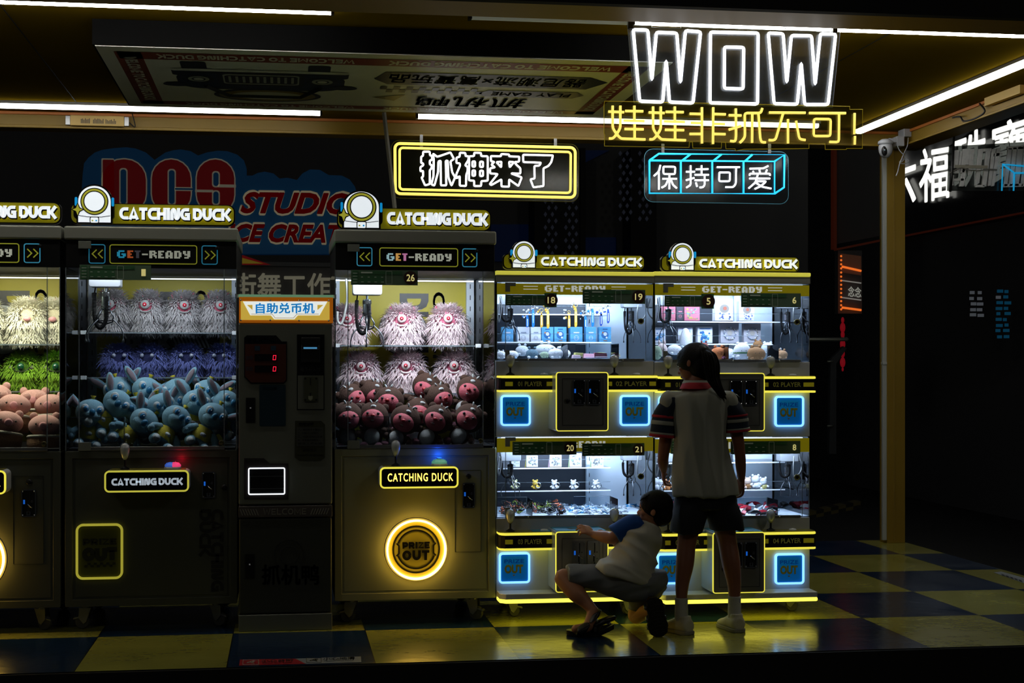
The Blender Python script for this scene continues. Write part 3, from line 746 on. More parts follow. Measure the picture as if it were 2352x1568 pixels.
# ============================================================ security camera at the corner
YC = 10.3
t = thing('security_camera', 'white dome security camera on a bracket at the top of the corner column', 'camera', W(2035, 345, YC))
c = W(2034, 342, YC); r0 = 0.052
SW = mat('camera_white', '#b8bcc0', 0.4)
MB().ball(c, (r0*0.95, r0*0.95, r0*1.25), 20, 14).build('dome', SW, t, True)
MB().lathe([(0.0, 0.06), (0.030, 0.055), (0.052, 0.04), (0.054, 0.02)], c+Vector((0, 0, 0.012)), seg=20).build('cover', SW, t, True)
q = Matrix.Rotation(0.5, 3, 'Z') @ Matrix.Rotation(0.25, 3, 'X')
mb = MB().ball(c+Vector((-0.022, -0.035, -0.018)), (0.022, 0.016, 0.035), 14, 10); mb.build('lens', BLK, t, True)
MB().ball(c+Vector((-0.026, -0.050, -0.016)), 0.008, 10, 8).build('lens_ring', mat('lens_glass', '#8a9aa8', 0.1, 0.6), t, True)
mb = MB().box(c.x+0.02, W(2075,0,YC).x, YC-0.015, YC+0.015, c.z+0.045, c.z+0.075); mb.box(W(2058,0,YC).x, W(2075,0,YC).x, YC-0.02, YC+0.11, c.z+0.02, c.z+0.09)
mb.build('wall_bracket', SW, t, bevel=0.004)
for (x0, x1, y0, y1) in ((2075, 2093, 290, 314), (2095, 2112, 287, 316)):
    a, k = W(x0, y1, YC), W(x1, y0, YC); MB().box(a.x, k.x, YC-0.01, YC+0.10, a.z, k.z).build('junction_box', SW, t, bevel=0.006)
MB().tube(smooth_path([W(x, y, YC-0.03) for x, y in ((2086,316),(2084,335),(2075,355),(2070,372),(2080,364),(2088,370),(2076,376),(2066,372),(2078,360),(2066,345),(2060,330))], 6), 0.0035, 5)\
    .tube(smooth_path([W(x, y, YC-0.032) for x, y in ((2074,358),(2066,378),(2062,395),(2058,404))], 4), 0.0045, 5).build('coiled_lead', SW, t, True)
# ============================================================ shared machine pieces
WE = mat('sign_white_lit', '#eef4f8', 0.4, emit=0.80, ecol='#eaf2f8')
YE = mat('sign_yellow', '#7d7a1c', 0.35, emit=0.16, ecol='#a8a018', sample=False)
YEH = mat('sign_backlight', '#e8e050', 0.4, emit=3.2, ecol='#d8c838')
YRING = mat('sign_ring_yellow', '#b8b63a', 0.4, emit=0.42, ecol='#b8b63a', sample=False)
BLE = mat('sign_blue_lit', '#1a9ad8', 0.4, emit=0.55, ecol='#109ae0', sample=False)
YLED = mat('yellow_led_strip', '#f0dc50', 0.4, emit=1.12, ecol='#ded448')
YLED2 = mat('yellow_led_dim', '#d8cc4c', 0.4, emit=0.72, ecol='#ccc648')
YRG = mat('warm_led_ring', '#fff0c0', 0.4, emit=10, ecol='#ffcc58')
BLED = mat('blue_led_strip', '#8ad8ff', 0.4, emit=2.8, ecol='#6094c8')
WLED = mat('white_led_strip', '#ffffff', 0.4, emit=2.0, ecol='#dfe8f4')
PRB = mat('prize_door_blue', '#0b6fb4', 0.25, emit=0.20, ecol='#0464c4', sample=False)
OLV = mat('olive_print', '#6e7440', 0.45)
GRYP = mat('pale_print', '#c4c8b8', 0.45)
PBL = mat('printed_black', '#0a0a0a', 0.35)
HYEL = mat('header_yellow', '#a89c18', 0.35, emit=0.16, ecol='#b8a810', sample=False)
PYEL = mat('backwall_yellow', '#b5a81c', 0.45)
DUOG = mat('pale_grey_cabinet', '#aeb2ac', 0.3, 0.3)
BGR = mat('bracket_grey', '#70746a', 0.5)
STK = glassmat('sticker_film', '#33403a', 0.04, 0.2, milk=0.5, milkcol='#86a488')
STKD = glassmat('sticker_disc', '#5a4e4a', 0.03, 0.3, milk=0.6, milkcol='#5c4440'); STKG = glassmat('sticker_green', '#8aa890', 0.03, 0.3, milk=0.5, milkcol='#5c9468')
STKN = mat('sticker_number_glow', '#f6f2d0', 0.6, emit=0.14, ecol='#e8e0b0', sample=False); STKP = mat('sticker_pale_glow', '#a8b4a4', 0.6, emit=0.04, ecol='#a8b4a4', sample=False)  # faint emission stands in for cabinet light coming through the film
BULB = glassmat('crystal_knob', '#e8eef2', 0.2, 0.25, milk=0.55, milkcol='#e8f0f4')
PRG = mat('claw_steel', '#55585c', 0.3, 0.9)
COIL = mat('coiled_cable_black', '#060607', 0.8, spec=0.15)
RUB = mat('grey_rubber', '#4a4a44', 0.6)

def caster(parent, x, y, ztop, r=0.032, ang=0.3):
    """plate, fork, wheel and brake pedal down to the floor"""
    d = Vector((math.cos(ang), math.sin(ang), 0)); n = Vector((-d.y, d.x, 0))
    wc = Vector((x, y, r)) + d*0.018
    w = MB(); w.lathe([(r*0.55, -0.012), (r*0.9, -0.012), (r, -0.007), (r, 0.007), (r*0.9, 0.012), (r*0.55, 0.012)], (0, 0, 0), 'y', 20)
    w.lathe([(0.0, -0.013), (r*0.5, -0.013), (r*0.5, 0.013), (0.0, 0.013)], (0, 0, 0), 'y', 12)
    M = Matrix.Translation(wc) @ Matrix.Rotation(ang, 4, 'Z'); w.xf(M)
    c = MB().m(STL).box(x-0.03, x+0.03, y-0.03, y+0.03, ztop-0.006, ztop)
    s = len(c.v); c.lathe([(0.022, 0), (0.022, 0.014)], (x, y, ztop-0.02), seg=14)
    s = len(c.v)
    for k in (-0.018, 0.018):
        c.prism([(-0.03, ztop-r-0.018), (0.03, ztop-r-0.018), (0.032, 0.018), (0.008, -0.010), (-0.006, 0.0)], k-0.0015, k+0.0015)
    c.xf(Matrix.Translation((x, y, r+0.0)) @ Matrix.Rotation(ang, 4, 'Z'), s)
    o = c.build('caster', None, parent)
    w.build('wheel', RUB, o, auto=True)
    p = MB(); s = 0
    p.prism([(0.0, 0.016), (0.055, 0.008), (0.062, 0.0), (0.058, -0.004), (0.03, 0.004), (0.0, 0.008)], -0.016, 0.016)
    p.xf(Matrix.Translation((x, y, r+0.012)) @ Matrix.Rotation(ang, 4, 'Z')); p.build('brake_pedal', STL, o, bevel=0.002)
    return o

def joystick(parent, x, y, z, h=0.16):
    s = MB().m(DRK).lathe([(0.022, 0), (0.022, 0.004), (0.008, 0.012), (0.005, 0.014), (0.005, h*0.55)], (x, y, z), seg=14)
    o = s.build('joystick', None, parent, auto=True)
    MB().lathe([(0.008, h*0.36), (0.015, h*0.45), (0.022, h*0.62), (0.024, h*0.78), (0.021, h*0.9), (0.012, h*0.98), (0.0, h)], (x, y, z), seg=16).build('crystal_knob', BULB, o, True)
    return o

def coin_slot(parent, x, y, z, w=0.056, h=0.112, blue=True, pale=False):
    """chrome coin acceptor plate: x,z centre; y the face it stands on"""
    pm = STL if pale else CHR
    b = MB().m(pm); ringframe(b, x-w/2, x+w/2, z-h/2, z+h/2, 0.007, 0.0045, y-0.010, y)
    b.m(STL if pale else DRK).box(x-w/2+0.003, x+w/2-0.003, y-0.006, y, z-h/2+0.003, z+h/2-0.003)
    o = b.build('coin_slot', None, parent)
    b = MB().m(BLK).box(x+0.002, x+0.006, y-0.008, y-0.0055, z+0.005, z+h*0.42).box(x-0.003, x+0.003, y-0.008, y-0.0055, z-h*0.42, z-h*0.05)
    b.m(pm)
    for sx in (-1, 1):
        for sz in (-1, 1): b.lathe([(0.0035, 0), (0.0035, 0.005), (0, 0.006)], (x+sx*(w/2-0.007), y-0.005, z+sz*(h/2-0.008)), 'y', 8)
    b.box(x-0.009, x+0.009, y-0.016, y-0.005, z-h*0.44, z-h*0.3); b.m(BLK).box(x-0.004, x+0.004, y-0.0165, y-0.012, z-h*0.4, z-h*0.31)
    b.m(pm).box(x+0.010, x+0.019, y-0.007, y-0.005, z+0.003, z+0.014)
    b.m(BLK).box(x+0.012, x+0.017, y-0.0075, y-0.006, z+0.006, z+0.011)
    b.build('slot_fittings', None, o)
    MB().tube([(x-0.004, y-0.010, z-0.004), (x+0.006, y-0.016, z-0.014), (x+0.017, y-0.016, z-0.022)], 0.0025, 6).build('return_lever', CHR, o, True)
    MB().box(x-w/2+0.008, x-w/2+0.016, y-0.0075, y-0.005, z-0.004, z+0.016).build('coin_light', mat('coin_light_blue', '#2a7ae0', 0.4, emit=0.55 if blue else 0.1, ecol='#1c6ae0', sample=False), o)
    return o

def claw(parent, c, s=1.0, cable=1, arms=(200, 320, 80), open_=1.0, carriage=True, label=None):
    """c = point under the carriage; the claw hangs from it"""
    c = Vector(c)
    b = MB().prism(rrect(c.x-0.075*s, c.x+0.075*s, c.z, c.z+0.075*s, 0.012*s), c.y-0.055*s, c.y+0.055*s)
    if carriage: o = b.build('claw_carriage', mat('carriage_grey', '#7c8084', 0.4), parent, bevel=0.004*s, label=label)
    else: o = MB().box(c.x-0.02*s, c.x+0.02*s, c.y-0.02*s, c.y+0.02*s, c.z, c.z+0.02*s).build('claw_carriage', WHT, parent)
    b = MB().m(CHR).lathe([(0.006, 0), (0.006, -0.02), (0.022, -0.024), (0.022, -0.105), (0.012, -0.112), (0.010, -0.145), (0.004, -0.15), (0.004, -0.175), (0, -0.178)], (0, 0, 0), seg=14)
    b.m(BLK).lathe([(0.0232, -0.028), (0.0232, -0.046)], (0, 0, 0), seg=14).lathe([(0.0235, -0.09), (0.0235, -0.100)], (0, 0, 0), seg=14)
    b.xf(Matrix.Translation(c) @ Matrix.Scale(s, 4)); b.build('claw_coil', None, o, auto=True)
    for a in arms:
        d = Vector((math.cos(math.radians(a)), math.sin(math.radians(a)), 0))
        b = MB().m(PRG).tube([d*0.016+Vector((0, 0, -0.10)), d*0.042*open_+Vector((0, 0, -0.145)), d*0.036*open_+Vector((0, 0, -0.17)), d*0.006+Vector((0, 0, -0.178))], 0.0042, 6)
        b.tube([d*0.012+Vector((0, 0, -0.165)), d*0.040*open_+Vector((0, 0, -0.16))], 0.003, 6)
        b.m(PRG).tube(smooth_path([d*0.036*open_+Vector((0, 0, -0.155)), d*0.062*open_+Vector((0, 0, -0.178)), d*0.084*open_+Vector((0, 0, -0.205)), d*0.095*open_+Vector((0, 0, -0.24)), d*0.093*open_+Vector((0, 0, -0.27))], 5),
               [0.0035]*15+[0.003]*3+[0.006]*3, 6)
        b.xf(Matrix.Translation(c) @ Matrix.Scale(s, 4)); b.build('claw_prong', None, o, True)
    if cable:
        pts = []; base = smooth_path([(-0.05, 0, 0.0), (-0.055, -0.01, -0.06), (-0.05, -0.02, -0.16), (-0.025, -0.025, -0.20), (0.004, -0.02, -0.16), (0.008, -0.02, -0.06), (0.004, -0.018, -0.035)], 16)
        if cable == 2: base = [Vector((p.x*1.25+0.0, p.y, p.z*0.62)) for p in base]
        for i, p in enumerate(base[:-1]):
            t = (base[i+1]-p).normalized(); n = t.cross(Vector((0, 1, 0))).normalized(); bb = t.cross(n); rr = 0.009 if 8 < i < len(base)-12 else 0.002
            for k in range(5):
                a = 2*PI*k/5; pts.append(p.lerp(base[i+1], k/5)+(n*math.cos(a)+bb*math.sin(a))*rr)
        MB().tube([c+q*s for q in pts], 0.0026*s, 4, cap=False).build('coiled_cable', COIL, o, True)
    return o

def duck_free_topper(parent, x0, x1, z0, z1, hx0, hx1, hz1, y):
    """lit name board: yellow bar with raised white letters and a plain space-helmet emblem at its left end"""
    h = z1-z0
    o = MB().m(PBL).prism(rrect(x0, x1, z0, z1, h*0.32, 6), y, y+0.03).m(YE).prism(rrect(x0+0.006, x1-0.006, z0+0.006, z1-0.004, h*0.30, 6), y-0.004, y).build('sign_board', None, parent, label='yellow lit sign board')
    # lettering
    lx0, lx1 = hx1+(x1-hx1)*0.035, x1-(x1-x0)*0.028; lz0, lz1 = z0+h*0.24, z1-h*0.2
    def place(dx=0, dz=0, dy=0): return lambda u, v, yy: (lx0+dx+(lx1-lx0)*u, y-0.004+yy+dy, lz0+dz+(lz1-lz0)*v)
    asp = (lx1-lx0)/(lz1-lz0)/sum(GL[c][0]+0.06 for c in 'CATCHING DUCK')
    tmp = MB(); block_text(tmp, 'CATCHING DUCK', place(0.003, -0.005), w=0.32, y0=-0.011, y1=-0.017, sq=asp); tmp.build('letter_shadow', PBL, o)
    tmp = MB(); block_text(tmp, 'CATCHING DUCK', place(0.001, -0.001), w=0.25, y0=-0.009, y1=-0.010, sq=asp); tmp.build('letter_backlight', YEH, o)
    tmp = MB(); block_text(tmp, 'CATCHING DUCK', place(), w=0.255, y0=-0.0175, y1=-0.0215, sq=asp); tmp.build('letter_face', WE, o, label='raised white lit lettering')
    # emblem
    cx = (hx0+hx1)/2+0.004; w = hx1-hx0; zb = z0+0.002; cz = zb+(hz1-zb)*0.56; r = w*0.42
    def dome(k, dz=0.0, low=zb):
        pts = [(cx-r*k, low+dz)]; pts += [(cx+r*k*math.cos(PI-PI*i/20), cz+(hz1-cz)*k*math.sin(PI-PI*i/20)) for i in range(21)]; pts += [(cx+r*k, low+dz)]
        return pts
    e = MB().m(PBL).prism(dome(1.0), y-0.034, y).prism(rrect(hx0+w*0.03, hx1-w*0.02, zb+0.02, cz+0.012, 0.02), y-0.034, y).build('emblem_plate', None, parent, label='plain helmet-shaped emblem on the sign')
    MB().prism([(p[0], p[1]) for p in dome(0.90, 0.006)], y-0.037, y-0.034).build('helmet', WE, e)
    f = MB().m(PBL); f.prism(circ(cx, cz+0.0, r*0.78), y-0.0385, y-0.037).m(YRING).prism(circ(cx, cz, r*0.72), y-0.040, y-0.0385).m(PBL).prism(circ(cx, cz, r*0.61), y-0.0415, y-0.040).m(WE).prism(circ(cx, cz, r*0.55), y-0.043, y-0.0415)
    f.m(PBL)
    for dz_ in (0.0,): f.ribbon([(cx-r*0.88, zb+(cz-zb)*0.36), (cx-r*0.4, zb+(cz-zb)*0.30), (cx+r*0.4, zb+(cz-zb)*0.30), (cx+r*0.88, zb+(cz-zb)*0.36)], 0.003, y-0.0385, y-0.037)
    f.prism(rrect(cx-w*0.11, cx+w*0.11, zb+0.004, zb+w*0.16, 0.006), y-0.039, y-0.037).m(WE).prism(rrect(cx-w*0.09, cx+w*0.09, zb+0.004, zb+w*0.145, 0.005), y-0.0405, y-0.039)
    f.m(YRING).prism(circ(cx-w*0.045, zb+w*0.07, w*0.02, 10), y-0.0415, y-0.0405).m(BLE).prism(circ(cx+w*0.045, zb+w*0.07, w*0.02, 10), y-0.0415, y-0.0405)
    f.build('porthole', None, e)
    g = MB().m(BLE)
    for s_ in (-1, 1): g.prism(rrect(cx+s_*r*1.02-0.006, cx+s_*r*1.02+0.006, cz-w*0.11, cz+w*0.10, 0.005), y-0.038, y-0.034)
    g.build('ear_cup', None, e)
    sx, sz, q = hx0+w*0.13, zb+(cz-zb)*0.62, w*0.12
    st = [(sx+q*(1.0 if i % 2 == 0 else 0.42)*math.sin(PI*i/4), sz+q*(1.15 if i % 2 == 0 else 0.42)*math.cos(PI*i/4)) for i in range(8)]
    st2 = [(sx+q*1.3*(1.0 if i % 2 == 0 else 0.5)*math.sin(PI*i/4), sz+q*1.3*(1.15 if i % 2 == 0 else 0.5)*math.cos(PI*i/4)) for i in range(8)]
    MB().m(PBL).prism(st2, y-0.040, y-0.034).m(YRING).prism(st, y-0.042, y-0.040).build('star', None, e)

def sticker(parent, px0, px1, py0, py1, Y, num, disc=True, dpx=None, dz=0.0, tall=None, back=None):
    """dark info film with a number at its right end, on the glass at depth Y (photo rectangle)"""
    a, c = W(px0, py1, Y), W(px1, py0, Y); h = c.z-a.z; w = c.x-a.x
    o = MB().prism([(a.x, a.z), (c.x, a.z), (c.x, c.z), (a.x, c.z)], Y-0.0015, Y-0.0005).build('info_sticker', STK, parent, label='dark sticker numbered '+num)
    q = MB().m(STKG); nx = c.x-h*0.95 if dpx is None else WX(dpx, Y)
    q.box(a.x+w*0.02, a.x+w*0.11, Y-0.003, Y-0.0015, a.z+h*0.05, c.z-h*0.05)
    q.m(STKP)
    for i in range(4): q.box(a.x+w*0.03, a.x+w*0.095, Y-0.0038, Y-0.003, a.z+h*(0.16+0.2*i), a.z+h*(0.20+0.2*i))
    q.m(STKG).box(a.x+w*0.13, nx-0.008, Y-0.003, Y-0.0015, a.z+h*0.70, c.z-h*0.06)
    q.box(a.x+w*0.13, a.x+(nx-a.x)*0.62, Y-0.003, Y-0.0015, a.z+h*0.12, a.z+h*0.66)
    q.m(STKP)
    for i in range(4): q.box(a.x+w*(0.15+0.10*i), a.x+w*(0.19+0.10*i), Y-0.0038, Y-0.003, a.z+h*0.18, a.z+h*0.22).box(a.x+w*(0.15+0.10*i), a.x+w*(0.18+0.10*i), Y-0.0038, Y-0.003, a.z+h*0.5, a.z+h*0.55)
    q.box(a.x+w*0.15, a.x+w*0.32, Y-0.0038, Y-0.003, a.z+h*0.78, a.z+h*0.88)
    xq = a.x+(nx-a.x)*0.66
    ringframe(q, xq, xq+h*0.42, a.z+h*0.06, c.z-h*0.06, 0.004, 0.0015, Y-0.0038, Y-0.003)
    q.build('printed_panels', None, o)
    q = MB()
    nr = h*0.46; ncx = c.x-nr*1.06; ncz = (a.z+c.z)/2
    if tall: ncz += tall[0]; nr *= tall[1]; q.m(STKG).box(ncx-nr*1.08, c.x+0.001, Y-0.003, Y-0.0015, ncz-nr*1.1, ncz+nr*1.1)
    if disc: q.m(STKD).prism(circ(ncx, ncz, nr, 28), Y-0.0042, Y-0.003)
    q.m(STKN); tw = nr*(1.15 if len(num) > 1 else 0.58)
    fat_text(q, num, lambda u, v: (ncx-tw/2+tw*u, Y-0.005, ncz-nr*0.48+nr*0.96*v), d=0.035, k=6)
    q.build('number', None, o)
    return o

# ============================================================ big single claw machines
xl3, xr3 = WX(768.5, 7.5), WX(1138, 7.5)
MY0, MD = 7.50, 0.84
ZB, ZG0, ZG1, ZH1, ZT = 0.120, 0.855, 1.722, 1.853, 1.918
def claw_machine(xl, xr, label, name_sign, kind, light, tint='#f4f8ff'):
    w = xr-xl; y0, y1 = MY0, MY0+MD
    t = thing('claw_machine', label, 'claw machine', ((xl+xr)/2, y0+MD/2, 0), 'single claw machines')
    MB().box(xl, xr, y0+0.004, y1, ZB, ZG0).build('cabinet', CABM if kind == 3 else CABD, t, bevel=0.012)
    b = MB(); ringframe(b, xl, xr, ZB, ZG0, 0.006, 0.035, y0-0.004, y0+0.006, 3); b.build('cabinet_rim', CABM if kind == 3 else CABD, t, bevel=0.003)
    MB().box(xl+0.045, xr-0.045, y0+0.001, y0+0.006, ZB+0.045, ZG0-0.045).build('front_door', CABM if kind == 3 else CABD, t, bevel=0.002)
    for (dx, dy, a_) in ((0.085, 0.10, 2.6), (0.10, 0.10, -0.5), (0.085, MD-0.1, 0.4), (0.10, MD-0.1, 0.4)):
        caster(t, xl+dx if a_ in (2.6,) or dy > 0.5 and dx < 0.09 else xr-dx, y0+dy, ZB, 0.036, -0.5 if dx > 0.09 else 2.9)
    # deck, back wall, corner posts
    MB().box(xl+0.012, xr-0.012, y0+0.012, y1-0.02, ZG0, ZG0+0.012).build('prize_deck', mat('deck_dark', '#2c2c2e', 0.35), t)
    MB().m(PYEL).box(xl+0.05, xr-0.05, y1-0.03, y1-0.012, ZG0, ZG1+0.02).m(WPAN).box(xl+0.012, xl+0.05, y1-0.03, y1-0.012, ZG0, ZG1+0.02).box(xr-0.05, xr-0.012, y1-0.03, y1-0.012, ZG0, ZG1+0.02).build('back_wall', None, t, label='yellow printed back wall')
    for x in (xl+0.012, xr-0.052):
        p = MB().m(WPAN).box(x, x+0.04, y1-0.07, y1-0.032, ZG0, ZG1+0.1).m(BLK)
        for k in range(14): p.box(x+0.018, x+0.022, y1-0.0712, y1-0.0695, ZG0+0.04+k*0.06, ZG0+0.065+k*0.06)
        p.build('rear_post', None, t, label='slotted white corner post')
    # glazing
    for x in (xl+0.002, xr-0.006):
        MB().box(x, x+0.004, y0+0.008, y1, ZG0, ZG1).build('side_glass', GLS, t)
    MB().box(xl+0.002, xr-0.002, y0+0.002, y0+0.006, ZG0, ZG1).build('front_glass', GLS, t)
    for x in (xl+0.001, xr-0.006, xl+0.062, xr-0.064): MB().box(x, x+0.0045, y0-0.0015, y0+0.0018, ZG0+0.002, ZG1).build('glass_edge', GLSE, t)
    for x in (xl+0.001, xr-0.005): MB().box(x, x+0.004, y1-0.004, y1, ZG0+0.002, ZG1).build('glass_edge', GLSE, t)
    MB().box(xl+0.06, xr-0.06, y0-0.006, y0+0.002, ZG0+0.002, ZG0+0.020).build('glass_rail', STL, t, bevel=0.002)
    # header
    MB().box(xl+0.004, xr-0.004, y0-0.002, y1-0.01, ZG1, ZH1).build('header_box', mat('header_black', '#070707', 0.6, spec=0.2), t, bevel=0.003)
    MB().box(xl-0.004, xr+0.004, y0-0.012, y1, ZH1, ZT).build('roof_cap', GRYB, t, bevel=0.010)
    # header lettering
    f = y0-0.003; hw = w; zc = (ZG1+ZH1)/2; fx0, fx1 = xl+hw*0.275, xl+hw*0.765
    if kind == 2: fx0, fx1 = xl+hw*0.255, xl+hw*0.765
    b = MB(); ringframe(b, fx0, fx1, zc-0.046, zc+0.046, 0.013, 0.0045, f-0.002, f+0.001, 5)
    hl = 0.9 if kind != 2 else 0.6
    hy = mat('header_outline_yellow' + ('_dim' if kind == 2 else ''), '#b0b43c', 0.4, emit=0.40*hl, ecol='#a8ac34', sample=False)
    hb = mat('header_outline_blue' + ('_dim' if kind == 2 else ''), '#58b0c8', 0.4, emit=0.45*hl, ecol='#3c9cc0' if kind != 2 else '#1484b0', sample=False)
    hw_ = mat('header_letter_white' + ('_dim' if kind == 2 else ''), '#b8bcae', 0.4, emit=0.48*hl, ecol='#c0c4b4', sample=False)
    b.build('ready_outline', hy, t)
    ax = [(xl+hw*0.135, xl+hw*0.232, 1), (xl+hw*0.79, xl+hw*0.885, -1)]
    for (a, c, sg) in ax:
        b = MB(); ringframe(b, a, c, zc-0.046, zc+0.046, 0.012, 0.0045, f-0.002, f+0.001, 5); o = b.build('arrow_outline', hb, t)
        b = MB(); m_ = (a+c)/2
        for dx in (-0.012, 0.016):
            b.ribbon([(m_+dx+0.010*sg, zc+0.020), (m_+dx-0.010*sg, zc), (m_+dx+0.010*sg, zc-0.020)], 0.005, f-0.002, f+0.001)
        b.build('arrow', hy, o)
    cG, cE, cT = [mat('header_%s_%d' % (n, kind == 2), c_, 0.4, emit=0.5*hl, ecol=c_, sample=False) for n, c_ in (('blue', '#2fa8d0' if kind == 2 else '#a8d0d8'), ('orange', '#c86030' if kind == 2 else '#e8b060'), ('pink', '#484850' if kind == 2 else '#d888b8'))]
    b = MB(); pixel_text(b, 'GET-READY', fx0+0.035, fx1-0.033, zc-0.018, zc+0.018, f-0.003, f, [cG, cE, cT]+[hw_]*6); b.build('ready_lettering', None, t)
    MB().box(xl+0.062, xl+0.062+0.058, y0-0.012, y0-0.003, ZH1-0.042, ZH1-0.006).build('hinge_block', BGR, t, bevel=0.002)
    MB().box(xl+0.062, xl+0.062+0.058, y0-0.012, y0-0.001, ZG0+0.002, ZG0+0.042).build('hinge_block', BGR, t, bevel=0.002)
    for z in ((ZH1-0.032),) : MB().lathe([(0.009, 0), (0.009, 0.008), (0.006, 0.01), (0, 0.01)], (xr-0.095, y0-0.003, z), 'y', 14).build('glass_lock', DRK, t, True)
    MB().lathe([(0.012, 0), (0.012, 0.012), (0.007, 0.014), (0.007, 0.01), (0, 0.01)], (xr-0.075, y0-0.001, ZG0+0.036), 'y', 14).build('glass_lock', mat('brass_dull', '#5a563a', 0.4, 0.8), t, True)
    # inside lamp bars and printed back wall
    r_ = MB().box(xl+0.02, xr-0.02, y1-0.12, y1-0.11, ZG1-0.012, ZG1-0.006); r_.build('lamp_bar', mat('interior_led_%s' % kind, '#ffffff', 0.4, emit=light*0.3, ecol=tint, sample=False), t)
    li = bpy.data.lights.new('interior_light', 'AREA'); li.shape = 'RECTANGLE'; li.size = w*0.85; li.size_y = 0.35; li.energy = 1.6*light; li.color = s2l(tint)
    lo = bpy.data.objects.new('interior_light', li); COL.objects.link(lo); lo.parent = t; lo.location = Vector(((xl+xr)/2, y0+0.30, ZG1-0.005))-t.location; lo.rotation_euler = (math.radians(14), 0, 0)
    b = MB().m(PBL); yb = y1-0.0315
    dx_ = xl-xl3 if kind != 9 else 0
    q0, q1 = W(917, 840, yb), W(985, 674, yb); r0, r1 = W(995, 840, yb), W(1021, 672, yb)
    text_into(b, 'DUCK', lambda u, v: (dx_+q0.x+(q1.x-q0.x)*v, yb, q1.z+(q0.z-q1.z)*u), bold=0.06, spacing=1.1)
    fat_text(b, 'CATCHING', lambda u, v: (dx_+r0.x+(r1.x-r0.x)*v, yb, r1.z+(r0.z-r1.z)*1.6*u), d=0.04, k=6)
    b.build('back_lettering', None, t)
    b = MB().m(mat('poster_line_white', '#b9bfc4', 0.5)).prism(circ(W(925,760,yb).x+dx_, W(925,760,yb).z, 0.13, 36), yb-0.001, yb+0.001).m(PBL)
    b.frame(circ(W(925,760,yb).x+dx_, W(925,760,yb).z, 0.131, 36), circ(W(925,760,yb).x+dx_, W(925,760,yb).z, 0.127, 36), yb-0.0015, yb)
    b.build('back_roundel', None, t)
    # control box
    return t

def sign_box(parent, px0, px1, py0, py1, yf, word, style, topm):
    """protruding control box with a lit rim"""
    a, c = W(px0, py1, yf), W(px1, py0, yf); r_ = (c.z-a.z)*0.22
    o = MB().m(WHT).prism(rrect(a.x, c.x, a.z, c.z, r_, 6), yf+0.006, MY0+0.002).build('control_box', None, parent, label='white control box with a lit name plate')
    MB().prism(rrect(a.x+0.02, c.x-0.02, c.z-0.004, c.z+0.002, 0.001), yf+0.02, MY0-0.004).build('control_top', topm, o)
    b = MB(); ringframe(b, a.x, c.x, a.z, c.z, r_, 0.008, yf-0.002, yf+0.008, 6); b.build('lit_rim', YLED if style == 3 else YLED2, o)
    MB().prism(rrect(a.x+0.006, c.x-0.006, a.z+0.006, c.z-0.006, r_*0.8, 5), yf+0.001, yf+0.006).build('name_plate', PBL, o)
    b = MB(); W_ = c.x-a.x; H_ = c.z-a.z
    if style == 3:
        lx0, lx1, lz0, lz1 = a.x+W_*0.10, a.x+W_*0.93, a.z+H_*0.33, a.z+H_*0.70
        fat_text(b, word, lambda u, v: (lx0+(lx1-lx0)*u, yf, lz0+(lz1-lz0)*v), d=0.03, k=5, spacing=1.2)
        b.build('name_lettering', mat('warm_letter_lit', '#f6e8a0', 0.4, emit=0.85, ecol='#f0dc78', sample=False), o)
    else:
        lx0, lx1, lz0, lz1 = a.x+W_*0.085, a.x+W_*0.925, a.z+H_*0.32, a.z+H_*0.64
        asp = (lx1-lx0)/(lz1-lz0)/sum(GL[q][0]+0.06 for q in word)
        block_text(b, word, lambda u, v, y: (lx0+(lx1-lx0)*u, yf+y, lz0+(lz1-lz0)*v), w=0.27, y0=-0.002, y1=0.0, sq=asp)
        b.build('name_lettering', mat('cool_letter_lit', '#c8d4dc', 0.4, emit=0.55, ecol='#c0ccd8', sample=False), o)
    return o, a, c

def dome_button(parent, x, y, z, m1, m2, r=0.040):
    o = MB().lathe([(r, 0), (r, 0.006), (r*0.95, 0.010)], (x, y, z), seg=8).build('push_button', WHT, parent)
    b = MB(); prof = [(r*0.92, 0.008), (r*0.95, 0.018), (r*0.72, 0.028), (r*0.3, 0.032)]
    b.lathe(prof, (x, y, z), seg=8); h = len(b.f)
    b.mats = [m1, m2]; b.mi = [0 if (sum(b.v[i].x for i in f)/len(f) < x) else 1 for f in b.f]
    b.build('button_dome', None, o)
    MB().lathe([(r*0.32, 0.030), (r*0.32, 0.036), (0, 0.037)], (x, y, z), seg=12).build('button_cap', STL, o)
    return o

# ---- rightmost single machine
m3 = claw_machine(xl3, xr3, 'claw machine numbered 26 with a glowing round prize door and pink furry plush', 1, 3, 14)
pt = [W(x, y, 7.60) for x, y in ((774, 527), (1128, 481), (775, 437), (880, 480))]
duck_free_topper(m3, pt[0].x, pt[1].x, pt[0].z, pt[1].z, pt[2].x, pt[3].x, pt[2].z, 7.60)
o, a, c = sign_box(m3, 872.5, 1053, 1071, 1122, 7.36, 'CATCHING DUCK', 3, mat('control_top_olive', '#7a7420', 0.4))
joystick(m3, WX(909, 7.43), 7.43, c.z+0.002, 0.125)
dome_button(m3, WX(1009, 7.42), 7.42, c.z+0.002, *[mat('mint_button', '#8fcfb8', 0.3, emit=0.35, ecol='#5fb89c')]*2)
